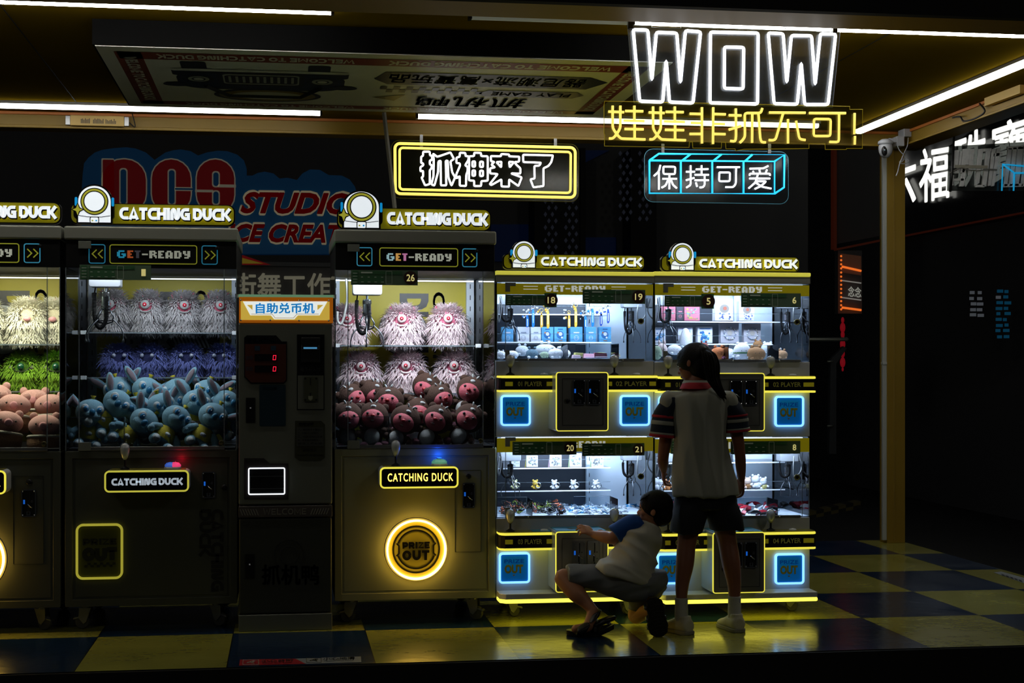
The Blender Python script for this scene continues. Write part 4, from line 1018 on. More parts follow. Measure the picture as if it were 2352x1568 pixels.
# blue glow thrown on the cabinet by the button's own lamp
def lamp(parent, loc, e, col, size=0.03, rot=None):
    l = bpy.data.lights.new('button_lamp', 'AREA' if rot is not None else 'POINT'); l.energy = e; l.color = s2l(col)
    if rot is not None: l.size = size
    else: l.shadow_soft_size = size
    ob = bpy.data.objects.new('button_lamp', l); COL.objects.link(ob); ob.parent = parent; ob.location = Vector(loc)-parent_world(parent)
    if rot is not None: ob.rotation_euler = rot
    return ob
lamp(m3, (WX(1009, 7.46), 7.455, c.z+0.045), 0.28, '#1450ff', 0.012)
b = MB(); k0, k1 = W(1045, 1268, 7.498), W(1105, 1079, 7.498)
ringframe(b, k0.x, k1.x, k0.z, k1.z, 0.004, 0.0012, 7.4985, 7.502, 3); b.build('service_door', mat('groove_dark', '#2c2c24', 0.6), m3)
sl = W(1076, 1137, 7.499); coin_slot(m3, sl.x, 7.499, sl.z, 0.060, 0.124)
lk = W(1076, 1093, 7.5); MB().lathe([(0.012, 0), (0.012, 0.006), (0.008, 0.008), (0, 0.008)], (lk.x, 7.5, lk.z), 'y', 16).build('door_lock', DRK, m3, True)
def round_prize(parent, cx, cz, r, yf=MY0):
    o = MB().m(GRYB).lathe([(r*1.08, 0), (r*1.05, 0.010), (r*0.99, 0.012)], (cx, yf, cz), 'y', 56, cap=False).build('prize_door', None, parent, auto=True, label='round prize door')
    MB().lathe([(r*1.0, 0.012), (r*0.998, 0.034), (r*0.965, 0.038), (r*0.942, 0.034), (r*0.938, 0.008)], (cx, yf, cz), 'y', 64, cap=False).build('glowing_ring', YRG, o, True, label='warm white glowing ring')
    pl = mat('prize_plate_olive', '#8c8430', 0.4); b = MB().m(pl).lathe([(r*0.9, 0.006), (0, 0.006)], (cx, yf, cz), 'y', 48, cap=False)
    b.m(PBL).frame(circ(cx, cz, r*0.80, 48), circ(cx, cz, r*0.755, 48), yf-0.009, yf-0.006)
    for s_ in (0, 1):
        a0, a1 = (20, 160) if s_ == 0 else (200, 340)
        b.ribbon([(cx+r*0.64*math.cos(math.radians(a0+(a1-a0)*i/20)), cz+r*0.64*math.sin(math.radians(a0+(a1-a0)*i/20))) for i in range(21)], r*0.05, yf-0.009, yf-0.006)
    for s_ in (-1, 1):
        b.ribbon([(cx+s_*r*0.66, cz+r*0.21), (cx+s_*r*0.58, cz+r*0.13), (cx+s_*r*0.58, cz-r*0.13), (cx+s_*r*0.66, cz-r*0.21)], r*0.05, yf-0.009, yf-0.006)
    asp = 0.92/0.22/sum(GL[q][0]+0.1 for q in 'PRIZE')
    block_text(b, 'PRIZE', lambda u, v, y: (cx-r*0.46+r*0.92*u, yf-0.006+y, cz+r*0.03+r*0.22*v), w=0.27, y0=-0.003, y1=0, gap=0.1, sq=asp)
    block_text(b, 'OUT', lambda u, v, y: (cx-r*0.46+r*0.90*u, yf-0.006+y, cz-r*0.36+r*0.33*v), w=0.27, y0=-0.003, y1=0, gap=0.14, sq=0.9/0.33/sum(GL[q][0]+0.14 for q in 'OUT'))
    b.build('door_print', None, o)
c0 = W(956.5, 1262, 7.48); round_prize(m3, c0.x, c0.z, 0.146)
cpt = W(843, 678, 7.86); claw(m3, cpt, 0.98, 1, (205, 330, 265), 1.0)
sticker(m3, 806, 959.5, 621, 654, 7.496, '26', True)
MB().tube(smooth_path([W(x, y, 7.9) for x, y in ((795, 640), (797, 690), (786, 740), (776, 738), (775, 715))], 8), 0.006, 6).build('power_cable', mat('pale_cable', '#a8aaa8', 0.5), m3, True)

# ---- middle single machine
xl2, xr2 = WX(149.5, MY0), WX(545, MY0)
m2 = claw_machine(xl2, xr2, 'claw machine numbered 1 with a rounded square prize door and grey furry plush', 1, 2, 5)
pt = [W(x, y, 7.60) for x, y in ((161, 515), (540, 471), (168, 424), (266, 470))]
duck_free_topper(m2, pt[0].x, pt[1].x, pt[0].z, pt[1].z, pt[2].x, pt[3].x, pt[2].z, 7.60)
o, a, c = sign_box(m2, 239.5, 434, 1079, 1131, 7.36, 'CATCHING DUCK', 2, mat('control_top_olive'))
joystick(m2, WX(287, 7.42), 7.42, c.z+0.002, 0.125)
dome_button(m2, WX(397, 7.43), 7.43, c.z+0.002, mat('blue_button', '#4a78e0', 0.3, emit=0.45, ecol='#3c68d8'), mat('pink_button', '#f05a8c', 0.3, emit=0.75, ecol='#f03c78'))
lamp(m2, (WX(415, 7.46), 7.46, c.z+0.045), 0.05, '#ff1030', 0.012)
sl = W(479.5, 1113, 7.499); coin_slot(m2, sl.x, 7.499, sl.z, 0.062, 0.125, False)
lk = W(515, 1119, 7.5); MB().lathe([(0.013, 0), (0.013, 0.006), (0.008, 0.008), (0, 0.008)], (lk.x, 7.5, lk.z), 'y', 16).build('door_lock', BLK, m2, True)
a, c = W(174, 1331, 7.49), W(282.5, 1201.5, 7.49)
o = MB().m(mat('prize_flap_olive', '#585a20', 0.35)).prism(rrect(a.x+0.006, c.x-0.006, a.z+0.006, c.z-0.006, 0.03), 7.494, 7.50).build('prize_door', None, m2, label='dark square prize door')
b = MB(); ringframe(b, a.x, c.x, a.z, c.z, 0.034, 0.0105, 7.484, 7.50, 8); b.build('lit_rim', mat('dim_yellow_led', '#c8c448', 0.4, emit=0.62, ecol='#b8b03c'), o)
DP = mat('dark_print_olive', '#24260f', 0.5); b = MB(); w_, h_ = c.x-a.x, c.z-a.z
block_text(b, 'PRIZE', lambda u, v, y: (a.x+w_*(0.15+0.72*u), 7.4935+y, a.z+h_*(0.62+0.11*v)), w=0.27, y0=-0.001, y1=0)
block_text(b, 'OUT', lambda u, v, y: (a.x+w_*(0.15+0.72*u), 7.4935+y, a.z+h_*(0.34+0.22*v)), w=0.4, y0=-0.001, y1=0)
for r_ in range(2):
    for q in range(10):
        if (q+r_) % 2: b.box(a.x+w_*(0.18+0.066*q), a.x+w_*(0.246+0.066*q), 7.4925, 7.4935, a.z+h_*(0.26-0.04*r_), a.z+h_*(0.30-0.04*r_))
b.build('door_print', DP, o)
b = MB(); a, c = W(458, 1277, 7.4985), W(484, 1169, 7.4985)
block_text(b, 'DUCK', lambda u, v, y: (a.x+(c.x-a.x)*v, 7.499-abs(y), c.z+(a.z-c.z)*u), w=0.26, y0=-0.001, y1=0)
a, c = W(485, 1358, 7.4985), W(513, 1169, 7.4985)
block_text(b, 'CATCHING', lambda u, v, y: (a.x+(c.x-a.x)*v, 7.499-abs(y), c.z+(a.z-c.z)*u), w=0.26, y0=-0.001, y1=0)
b.build('side_lettering', mat('dark_lettering', '#14140f', 0.5), m2)
cpt = W(243, 660, 7.80); claw(m2, cpt, 1.0, 1, (190, 338, 215), 1.0)
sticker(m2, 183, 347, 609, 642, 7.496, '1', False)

# ---- leftmost single machine, cut by the frame
xr1 = WX(139.5, MY0); xl1 = xr1-0.80
m1 = claw_machine(xl1, xr1, 'leftmost claw machine, cut by the edge, with white and green furry plush', 1, 1, 10, '#fff8d8')
pt = [W(x, y, 7.60) for x, y in ((-235, 510), (141, 465), (-228, 420), (-130, 465))]
duck_free_topper(m1, pt[0].x, pt[1].x, pt[0].z, pt[1].z, pt[2].x, pt[3].x, pt[2].z, 7.60)
o, a, c = sign_box(m1, -172, 13.5, 1080, 1137, 7.36, 'CATCHING DUCK', 3, mat('control_top_olive'))
sl = W(66.5, 1155, 7.499); coin_slot(m1, sl.x, 7.499, sl.z, 0.066, 0.128)
lk = W(67, 1107, 7.5); MB().lathe([(0.014, 0), (0.014, 0.006), (0.008, 0.008), (0, 0.008)], (lk.x, 7.5, lk.z), 'y', 16).build('door_lock', BLK, m1, True)
b = MB(); k0, k1 = W(30, 1296, 7.498), W(100, 1092, 7.498)
ringframe(b, k0.x, k1.x, k0.z, k1.z, 0.004, 0.0012, 7.4985, 7.502, 3); b.build('service_door', mat('groove_dark'), m1)
c0 = W(-66, 1285, 7.48); round_prize(m1, c0.x, c0.z, 0.150)
claw(m1, W(-150, 660, 7.80), 1.0, 1, (190, 338, 265), 1.0)

# ============================================================ coin exchange machine
EY = 7.40
t = thing('exchange_machine', 'grey self-service coin exchange cabinet with a lit orange header, between two claw machines', 'coin machine', (WX(655, EY), EY+0.25, 0))
ex0, ex1 = WX(548, EY), WX(763, EY)
def ez(py, px=655): return W(px, py, EY).z
EG = mat('exchange_grey', '#75786c', 0.35, 0.3, bump=0.05, bscale=800)
MB().box(ex0, ex1, EY, EY+0.5, ez(1158), ez(742)).build('upper_cabinet', EG, t, bevel=0.008)
MB().box(ex0, ex1, EY-0.003, EY+0.5, ez(1187), ez(1161)).build('belt', mat('belt_dark', '#4e4844', 0.4), t, bevel=0.003)
MB().box(ex0+0.002, ex1-0.002, EY+0.002, EY+0.5, ez(1408), ez(1190)).build('lower_cabinet', mat('exchange_grey_shaded', '#3c3e36', 0.4, 0.2), t, bevel=0.008)  # cabinet grey painted darker in place of weaker light low down
MB().box(ex0, ex1, EY-0.002, EY+0.5, 0.0, ez(1410)).build('plinth', EG, t, bevel=0.004)
b = MB().m(mat('belt_print', '#77746a', 0.5))
a, c = W(604, 1183, EY-0.004), W(704, 1166, EY-0.004)
block_text(b, 'WELCOME', lambda u, v, y: (a.x+(c.x-a.x)*u, EY-0.0035-abs(y), a.z+(c.z-a.z)*v), w=0.14, y0=-0.001, y1=0)
for s_ in (0, 1):
    for i in range(7):
        x = WX(556+i*6, EY) if s_ == 0 else WX(712+i*6, EY); b.prism([(x, ez(1182)), (x+0.006, ez(1182)), (x+0.006+(-0.012 if s_ == 0 else 0.012), ez(1168)), (x+(-0.012 if s_ == 0 else 0.012), ez(1168))], EY-0.005, EY-0.003)
b.build('belt_lettering', None, t)
# lit header box
a, c = W(549, 741, EY), W(765, 683, EY)
hb_ = MB().m(GRYB).box(a.x, c.x, EY+0.006, EY+0.3, a.z, c.z).m(mat('mint_edge', '#9ad0a0', 0.3, emit=0.35, ecol='#7cb088')).box(a.x-0.003, c.x+0.003, EY-0.004, EY+0.3, c.z, c.z+0.012).build('header_box', None, t)
b = MB().m(mat('header_orange_lit', '#c06a18', 0.35, emit=0.42, ecol='#b86410', sample=False)).box(a.x, c.x, EY, EY+0.006, a.z, c.z)
b.m(mat('header_amber_lit', '#e8c858', 0.35, emit=0.62, ecol='#dcb848')).prism([(WX(553, EY), ez(735)), (WX(757, EY), ez(735)), (WX(757, EY), ez(692)), (WX(553, EY), ez(692))], EY-0.002, EY)
b.build('lit_panel', None, hb_)
def ep(pts): return [(W(x, y, EY).x, W(x, y, EY).z) for x, y in pts]
wl = mat('header_white_lit', '#f2f6f4', 0.35, emit=0.80, ecol='#eef4f0')
b = MB().m(wl).prism(ep([(558,692),(752,692),(734,724),(684,724),(676,733),(630,733),(622,724),(575,724)]), EY-0.0035, EY-0.002)
b.m(mat('header_amber_lit')).prism(ep([(567,700),(580,700),(580,712)]), EY-0.0045, EY-0.0035).prism(ep([(743,700),(729,700),(729,712)]), EY-0.0045, EY-0.0035)
b.m(mat('header_line', '#b8863a', 0.4, emit=0.3, ecol='#b07c30', sample=False)).ribbon(ep([(577,721),(625,721),(632,730),(674,730),(682,721),(732,721)]), 0.002, EY-0.0045, EY-0.0035)
b.build('header_graphic', None, hb_)
b = MB(); tp = quad(588, 696, 722, 719, EY-0.005)
fat_text(b, '自助兑币机', lambda u, v: tp(u, v), d=0.03, k=8); b.build('header_lettering', mat('header_blue_lit', '#2c98c8', 0.4, emit=0.42, ecol='#2492c8', sample=False), hb_, label='blue lettering')
for (x, y) in ((553,689),(621,690),(687,690),(755,690),(553,735),(621,735),(687,736),(755,736)):
    p = W(x, y, EY); MB().lathe([(0.005, 0), (0.004, 0.004), (0, 0.005)], (p.x, EY-0.001, p.z), 'y', 8).build('header_screw', CHR, hb_, True)
# front fittings
PD2 = mat('panel_black_gloss', '#101214', 0.25); PR = mat('panel_rust', '#4a2012', 0.4); DB = mat('dim_blue_print', '#1f3a4e', 0.4)
b = MB().m(PD2).prism(ep([(561,775),(567,770),(634,770),(647,784),(659,784),(659,874),(652,881),(576,881),(561,866)]), EY-0.004, EY)
b.m(PR).prism(ep([(563,790),(657,790),(657,872),(651,878),(577,878),(563,864)]), EY-0.005, EY-0.004)
o = b.build('display_panel', None, t, label='black and rust coloured display panel')
b = MB().m(PD2)
for y in (821, 847): ringframe(b, *[W(x, 0, EY).x for x in (585, 637)], ez(y+8), ez(y-8), 0.003, 0.0015, EY-0.0065, EY-0.005); b.prism(ep([(586,y-7),(636,y-7),(636,y+7),(586,y+7)]), EY-0.006, EY-0.005)
b.m(DB); tp = quad(568, 775, 630, 786, EY-0.006); fat_text(b, '智能兑币机', lambda u, v: tp(u, v), d=0.03, k=5)
for (x0, x1, s) in ((565, 580, '金额'),):
    for y in (821, 847): tp = quad(564, y-5, 581, y+5, EY-0.0065); text_into(b, s if y == 821 else '币数', lambda u, v: tp(u, v))
b.prism(ep([(585,794),(597,794),(597,805),(585,805)]), EY-0.0065, EY-0.005); b.prism(ep([(622,794),(634,794),(634,805),(622,805)]), EY-0.0065, EY-0.005)
b.build('display_windows', None, o)
b = MB()
for y in (821, 847):
    p0, p1 = W(627, y+5, EY), W(633, y-5, EY); sh = 0.0018
    b.ribbon([(p0.x, p0.z), (p0.x+sh, p1.z), (p1.x+sh, p1.z), (p1.x, p0.z)], 0.0028, EY-0.008, EY-0.0065, True)
b.build('red_digit', mat('red_digit_led', '#ff2840', 0.4, emit=1.1, ecol='#ff2040', sample=False), o, label='red zero on each display')
b = MB().m(PD2).prism(ep([(682,768),(745,768),(745,941),(682,941)]), EY-0.003, EY).m(EG).prism(ep([(684,862),(743,862),(743,939),(684,939)]), EY-0.0035, EY-0.003)
o = b.build('bill_panel', None, t)
b = MB().m(BLK).box(W(692,0,EY).x, W(735,0,EY).x, EY-0.02, EY-0.003, ez(832), ez(775)); b.build('bill_acceptor', None, o, bevel=0.003)
b = MB().m(STL).ribbon(ep([(693,793),(693,802),(732,802),(732,793)]), 0.003, EY-0.026, EY-0.02); b.build('bill_mouth', None, o)
MB().box(W(697,0,EY).x, W(728,0,EY).x, EY-0.024, EY-0.02, ez(801), ez(797)).build('bill_light', mat('bill_light', '#6ab8e8', 0.4, emit=0.45, ecol='#5aa8dc', sample=False), o)
tp = quad(690, 844, 735, 853, EY-0.005); b = MB(); text_into(b, '硬币投入口', lambda u, v: tp(u, v)); b.build('bill_lettering', mat('dim_print', '#2a2c2c', 0.5), o)
a, c = W(698, 922, EY), W(729, 865, EY)
OG = mat('olive_steel', '#6a6e58', 0.35, 0.7)
b = MB().m(OG).prism(rrect(a.x, c.x, a.z, c.z, 0.006), EY-0.012, EY-0.0035)
b.m(BLK).box(W(712,0,EY).x, W(714,0,EY).x, EY-0.014, EY-0.012, ez(884), ez(868)).box(W(711.5,0,EY).x, W(714.5,0,EY).x, EY-0.014, EY-0.012, ez(913), ez(902))
for (x, y) in ((701, 869), (726, 869), (701, 918), (726, 918)): p = W(x, y, EY); b.lathe([(0.005, 0), (0.005, 0.001)], (p.x, EY-0.0125, p.z), 'y', 8)
b.m(mat('slot_pale', '#8c9078', 0.4)).prism(ep([(708,909),(718,909),(718,916),(713,920),(708,916)]), EY-0.016, EY-0.013)
b.build('coin_entry', None, o)
b = MB().m(mat('notice_teal', '#122c38', 0.4)).prism([p for p in rrect(*[W(x,0,EY).x for x in (596,656)], ez(978), ez(883), 0.006)], EY-0.003, EY)
tp = quad(603, 888, 636, 895, EY-0.0045); b.m(DB); fat_text(b, '购币套餐', lambda u, v: tp(u, v), d=0.03, k=4); b.build('price_panel', None, t, label='dark teal price panel')
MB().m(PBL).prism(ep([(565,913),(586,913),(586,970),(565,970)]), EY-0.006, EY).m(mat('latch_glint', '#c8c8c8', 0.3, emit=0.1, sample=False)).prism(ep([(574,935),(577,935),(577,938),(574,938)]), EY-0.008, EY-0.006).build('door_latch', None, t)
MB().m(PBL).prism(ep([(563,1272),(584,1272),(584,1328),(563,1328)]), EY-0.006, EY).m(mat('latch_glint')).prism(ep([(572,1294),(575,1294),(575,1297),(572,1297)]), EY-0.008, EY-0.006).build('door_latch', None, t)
b = MB().m(mat('notice_olive', '#2e3018', 0.5)).prism(ep([(678,966),(738,966),(746,974),(746,1050),(736,1058),(688,1058),(677,1050)]), EY-0.003, EY)
b.m(mat('notice_grey', '#3c3e36', 0.5)).prism(ep([(681,981),(743,981),(743,1024),(681,1024)]), EY-0.004, EY-0.003)
b.m(PBL); tp = quad(686, 970, 720, 978, EY-0.005); fat_text(b, '使用说明', lambda u, v: tp(u, v), d=0.03, k=4)
for i, s in enumerate(('一、请将纸币平整放入', '二、扫码支付后取币', '三、机器自动出币请', '四、如有疑问请联系', '服务人员处理')):
    tp = quad(684, 984+i*8, 740-(i % 2)*9, 989+i*8, EY-0.005); text_into(b, s, lambda u, v: tp(u, v))
tp = quad(694, 1030, 728, 1037, EY-0.005); text_into(b, '温馨提示', lambda u, v: tp(u, v)); tp = quad(682, 1043, 742, 1048, EY-0.005); text_into(b, '本机恕不找零请您谅解', lambda u, v: tp(u, v))
b.build('notice_panel', None, t)
b = MB().m(mat('tray_frame_rust', '#1c1410', 0.5)).prism(ep([(561,1052),(606,1052),(620,1064),(662,1064),(662,1146),(561,1146)]), EY-0.003, EY)
b.m(mat('tray_print', '#34382c', 0.5)); tp = quad(567, 1054, 597, 1062, EY-0.005); fat_text(b, '出币口', lambda u, v: tp(u, v), d=0.03, k=4)
o = b.build('tray_surround', None, t)
a, c = W(570, 1136, EY), W(655, 1073, EY)
b = MB(); ringframe(b, a.x, c.x, a.z, c.z, 0.009, 0.0055, EY-0.010, EY-0.002, 5); b.build('lit_rim', WLED, o, label='white lit rim')
b = MB().m(PBL).box(a.x+0.005, c.x-0.005, EY-0.004, EY-0.003, a.z+0.005, c.z-0.005); b.m(STL)
for y in (1093, 1121): b.box(a.x+0.01, c.x-0.006, EY-0.007, EY-0.005, ez(y)-0.001, ez(y)+0.001)
b.box(a.x+0.009, a.x+0.011, EY-0.007, EY-0.005, ez(1134), ez(1091)).build('coin_tray', None, o)
b = MB(); DL = mat('dim_logo', '#2a2c26', 0.5); tp = quad(602, 1297, 732, 1342, EY-0.001)
fat_text(b, '抓机鸭', lambda u, v: tp(u, v), d=0.03, k=8); 
for (r0, r1) in ((1.0, 0.93), (0.62, 0.5)):
    cc = W(664, 1274, EY); b.frame(circ(cc.x, cc.z, 0.075*r0, 30), circ(cc.x, cc.z, 0.075*r1, 30), EY-0.0008, EY+0.002)
b.build('cabinet_print', DL, t)
# ============================================================ double-decker mini claw machines
DY0, DD = 7.50, 0.62
SHY = 7.39      # front of the player shelves
DWP = mat('duo_wall_white', '#c4d0dc', 0.4)
DWD = mat('duo_wall_dark', '#31363e', 0.4, vary=0.3, vscale=8)
SILV = mat('silver_front', '#d0d4dc', 0.35, 0.15)
CB = mat('coinbox_black', '#7c7c76', 0.45, 0.2)
TPB = mat('control_top_blue', '#2e94bc', 0.35)
def duo(px0, px1, pxa, label, nums, stick, dz, grp, rel, tier2pale):
    """px0..px1: the machine's sides; pxa shifts the measured details of the left machine"""
    xl, xr = WX(px0, DY0), WX(px1, DY0); w = xr-xl; y0, y1 = DY0, DY0+DD
    cxp = (px0+px1)/2
    def z(py, Y=DY0, px=None): return W(px or cxp, py+dz, Y).z
    t = thing('mini_claw_machine', label, 'claw machine', ((xl+xr)/2, y0+DD/2, 0), grp)
    zt = z(623)
    MB().box(xl-0.002, xr+0.002, y0-0.006, y1, z(649), z(632)).build('roof', GRYB, t, bevel=0.004)
    MB().box(xl-0.003, xr+0.003, y0-0.010, y1+0.002, z(632), zt).build('top_led_strip', YLED2, t, bevel=0.005, label='glowing yellow top strip')
    tiers = ((649, 649, 677, 828, 1), (1002, 1003, 1037, 1187, 2))
    MB().box(xl, xr, y1-0.03, y1, z(1383), z(649)).build('rear_panel', GRYB, t)
    for (pt, ph0, ph1, pg, k) in tiers:
        zc, zh, zg = z(pt), z(ph1), z(pg)
        # glazing and interior
        b = MB().m(DWP).box(xl+0.012, xl+0.055, y1-0.05, y1-0.03, zg, zc).box(xr-0.215, xr-0.012, y1-0.05, y1-0.03, zg, zc).m(DWD).box(xl+0.055, xr-0.215, y1-0.05, y1-0.03, zg, zc)
        b.m(DWP).box(xl+0.055, xr-0.215, y1-0.054, y1-0.05, zc-(zc-zg)*0.22, zc-0.03)
        b.build('back_wall', None, t)
        for x in (xl+0.008, xr-0.235):
            p = MB().m(DWP).box(x, x+0.03, y1-0.085, y1-0.054, zg, zh+0.03).m(BLK)
            for q in range(7): p.box(x+0.013, x+0.016, y1-0.0865, y1-0.085, zg+0.03+q*0.043, zg+0.05+q*0.043)
            p.build('slotted_post', None, t)
        MB().box(xl+0.004, xr-0.004, y0+0.01, y1-0.03, zg-0.012, zg+0.004).build('prize_deck', DWP, t)
        MB().box(xl+0.002, xr-0.002, y0+0.001, y0+0.005, zg, zc).build('front_glass', GLS, t)
        for x in (xl+0.002, xr-0.006): MB().box(x, x+0.004, y0+0.006, y1-0.03, zg, zc).build('side_glass', GLS, t)
        for x in (xl+0.0015, xr-0.0055, xl+0.045, xr-0.043): MB().box(x, x+0.004, y0-0.001, y0+0.0008, zg, zh).build('glass_edge', GLSE, t)
        MB().box(xl+0.05, xr-0.05, y0-0.006, y0+0.001, zg-0.002, zg+0.010).build('glass_rail', STL, t, bevel=0.001)
        b = MB()
        for f in (0.2, 0.5, 0.8): b.lathe([(0.004, 0), (0.004, 0.006), (0, 0.007)], (xl+w*f, y0-0.006, zg+0.004), 'y', 8)
        b.build('rail_screw', CHR, t, True)
        # header band
        o = MB().m(HYEL).box(xl+0.004, xr-0.004, y0-0.003, y0+0.0005, zh, zc-0.006).build('header_band', None, t, label='yellow header band')
        b = MB(); hz = zh+(zc-zh)*0.5; 
        if k == 1:
            pixel_text(b, 'GET-READY', WX(rel(1251), DY0), WX(rel(1390), DY0), z(670), z(656), y0-0.0045, y0-0.003)
            for (a, c) in ((1202, 1235), (1404, 1437)):
                for yy in (658, 664.5): b.box(WX(rel(a), DY0), WX(rel(c), DY0), y0-0.0045, y0-0.003, z(yy+1), z(yy-0.5))
        else:
            pixel_text(b, 'GET-READY', WX(rel(1251), DY0), WX(rel(1390), DY0), z(1028), z(1013), y0-0.0045, y0-0.003)
        b.build('ready_lettering', mat('header_white_print', '#dfe4e0', 0.4, emit=0.45, ecol='#d8dcd8', sample=False), o)
        hb = [(1160, z(pt+1)), (1184, z(pt+1)), (1184, z(pt+9)), (1171, z(pt+9)), (1171, z(pt+22)), (1160, z(pt+22))]
        MB().prism([(WX(rel(a), DY0), q) for a, q in hb], y0-0.010, y0-0.003).build('hinge_block', BGR, t, bevel=0.001)
        hb = [(1160, z(pg-1)), (1182, z(pg-1)), (1182, z(pg-10)), (1170, z(pg-10)), (1170, z(pg-24)), (1160, z(pg-24))]
        MB().prism([(WX(rel(a), DY0), q) for a, q in hb], y0-0.010, y0-0.001).build('hinge_block', BGR, t, bevel=0.001)
        # lamps inside
        MB().box(xl+0.03, xr-0.03, y0+0.02, y0+0.04, zc-0.012, zc-0.004).build('lamp_bar', mat('duo_led', '#ffffff', 0.4, emit=2.5, ecol='#d8e8ff', sample=False), t)
        MB().box(xl+0.03, xr-0.03, y1-0.11, y1-0.09, zc-0.012, zc-0.004).build('lamp_bar', mat('duo_led'), t)
        for (yy, rx, e) in ((y0+0.10, 0.35, 8.0), (y1-0.16, -0.1, 4.0)):
            li = bpy.data.lights.new('interior_light', 'AREA'); li.shape = 'RECTANGLE'; li.size = w*0.9; li.size_y = 0.08; li.energy = e; li.color = s2l('#d2e4ff')
            lo = bpy.data.objects.new('interior_light', li); COL.objects.link(lo); lo.parent = t; lo.location = Vector(((xl+xr)/2, yy, zc-0.015))-t.location; lo.rotation_euler = (rx, 0, 0)
        # clear shelves inside, with upstands
        if k == 1: shelf = [(786, 1141, 1404), (722, 1141, 1404)] if stick == 0 else [(788, 1141, 1397), (737, 1141, 1480)]
        else: shelf = [(1126, 1141, 1402), (1074, 1141, 1402)] if stick == 0 else [(1123, 1141, 1490), (1060, 1141, 1490)]
        for (py, a, c) in shelf:
            ys = y0+0.30; zz_ = z(py, ys)
            MB().box(xl+0.01, min(xr-0.03, WX(rel(c), ys)), ys, y1-0.055, zz_-0.003, zz_+0.001).build('clear_shelf', GLS, t)
            MB().box(xl+0.01, min(xr-0.03, WX(rel(c), ys)), ys-0.0015, ys+0.002, zz_-0.004, zz_+0.002).build('shelf_edge', mat('shelf_edge_bright', '#e8eef4', 0.2), t)
            MB().box(xl+0.01, min(xr-0.03, WX(rel(c), ys)), ys+0.002, ys+0.004, zz_+0.042, zz_+0.044).build('shelf_upstand_edge', GLSE, t)
        # prize chute corner guards
        for (a, c) in ((1141, 1290), (1322, 1404)) if k == 1 else ((1141, 1210), (1318, 1402)):
            ys = y0+0.2; A_, C_ = WX(rel(a), ys), WX(rel(c), ys)
            MB().box(A_, C_, ys, ys+0.002, zg, zg+0.085).box(C_-0.002, C_, y0+0.02, ys, zg, zg+0.085).build('chute_guard', GLS, t)
            MB().box(A_, C_, ys-0.001, ys+0.003, zg+0.084, zg+0.086).box(C_-0.003, C_+0.001, ys-0.001, ys+0.003, zg, zg+0.086).build('guard_edge', GLSE, t)
        # claws
        cz = z(700 if k == 1 else 1049, 7.7)
        claw(t, (WX(rel(1450), 7.70), 7.70, z(706 if k == 1 else 1058, 7.7)), 0.66, 1 if k == 1 else 2, (205, 335, 270), 0.78)
        claw(t, (WX(rel(1172), 7.68), 7.68, z(702 if k == 1 else 1056, 7.7)), 0.66, 2, (190, 335, 290), 0.78)
        c0 = WX(rel(1466), 7.6); zk = z(738 if k == 1 else 1094, 7.6)
        MB().tube(smooth_path([(c0+0.005, 7.62, z(697 if k == 1 else 1050)), (c0-0.005, 7.6, zk+0.05), (c0, 7.6, zk+0.005), (c0+0.03, 7.6, zk+0.02), (c0+0.045, 7.62, zk+0.06), (c0+0.03, 7.62, zk+0.12)], 6), 0.0035, 6).build('power_cable', mat('grey_cable', '#6a6c6c', 0.5), t, True)
        MB().tube(smooth_path([(WX(rel(1150), 7.6), 7.62, z(680+ (k-1)*355)), (WX(rel(1153), 7.6), 7.62, z(705+(k-1)*355)), (WX(rel(1147), 7.6), 7.62, z(738+(k-1)*355)), (WX(rel(1144), 7.6), 7.62, z(720+(k-1)*355)), (WX(rel(1149), 7.6), 7.62, z(695+(k-1)*355))], 6), 0.0035, 6).build('power_cable', mat('grey_cable'), t, True)
        c0 = W(rel(1471), 0, y0-0.001).x; zk = z(737 if k == 1 else 1095)
        o = MB().lathe([(0.015, 0), (0.015, 0.014), (0.010, 0.014), (0.010, 0.008), (0, 0.008)], (c0, y0-0.001, zk), 'y', 20).build('glass_lock', mat('lock_olive', '#8a885a', 0.35, 0.8), t, True)
        MB().lathe([(0.0095, 0), (0.0095, 0.010), (0, 0.010)], (c0, y0-0.001, zk), 'y', 16).build('lock_core', BLK, o, True)
        # ---- player shelf
        if k == 1: a0, a1, s0, s1, pb, pe, pl0 = 828, 864, 862.5, 899.5, 905, 1001, None
        else: a0, a1, s0, s1, pb, pe, pl0 = 1187, 1226, 1221, 1261.5, 1265, 1345, None
    # solid fronts: between the tiers and below
    MB().box(xl, xr, y0, y1-0.03, z(1001.5), z(829)).build('middle_front', SILV, t, bevel=0.003, label='silver front between the two tiers')
    MB().box(xl, xr, y0, y1-0.03, z(1372), z(1188)).build('lower_front', SILV, t, bevel=0.003)
    for k, (s0, s1, tb, n0, n1, kz) in enumerate(((862.5, 900, 858, '01', '02', 0), (1222, 1262, 1216, '03', '04', 0))):
        Y = SHY
        ztop = z(s0, Y); zbot = z(s1, Y)
        xo0 = xl; xo1 = xr
        outline = [(xl+0.002, y0), (xl+0.002, Y+0.04), (xl+0.010, Y+0.015), (xl+0.03, Y), (xr-0.015, Y), (xr-0.003, Y+0.012), (xr-0.002, Y+0.04), (xr-0.002, y0)]
        o = MB().prism_h([(p[0], p[1]+0.004) for p in outline], zbot+0.010, ztop-0.010).build('player_shelf', PBL, t, label='black player shelf edged in yellow light')
        for (z0_, z1_) in ((ztop-0.012, ztop), (zbot, zbot+0.011)):
            MB().prism_h(outline, z0_, z1_).build('led_strip', YLED, o, bevel=0.004)
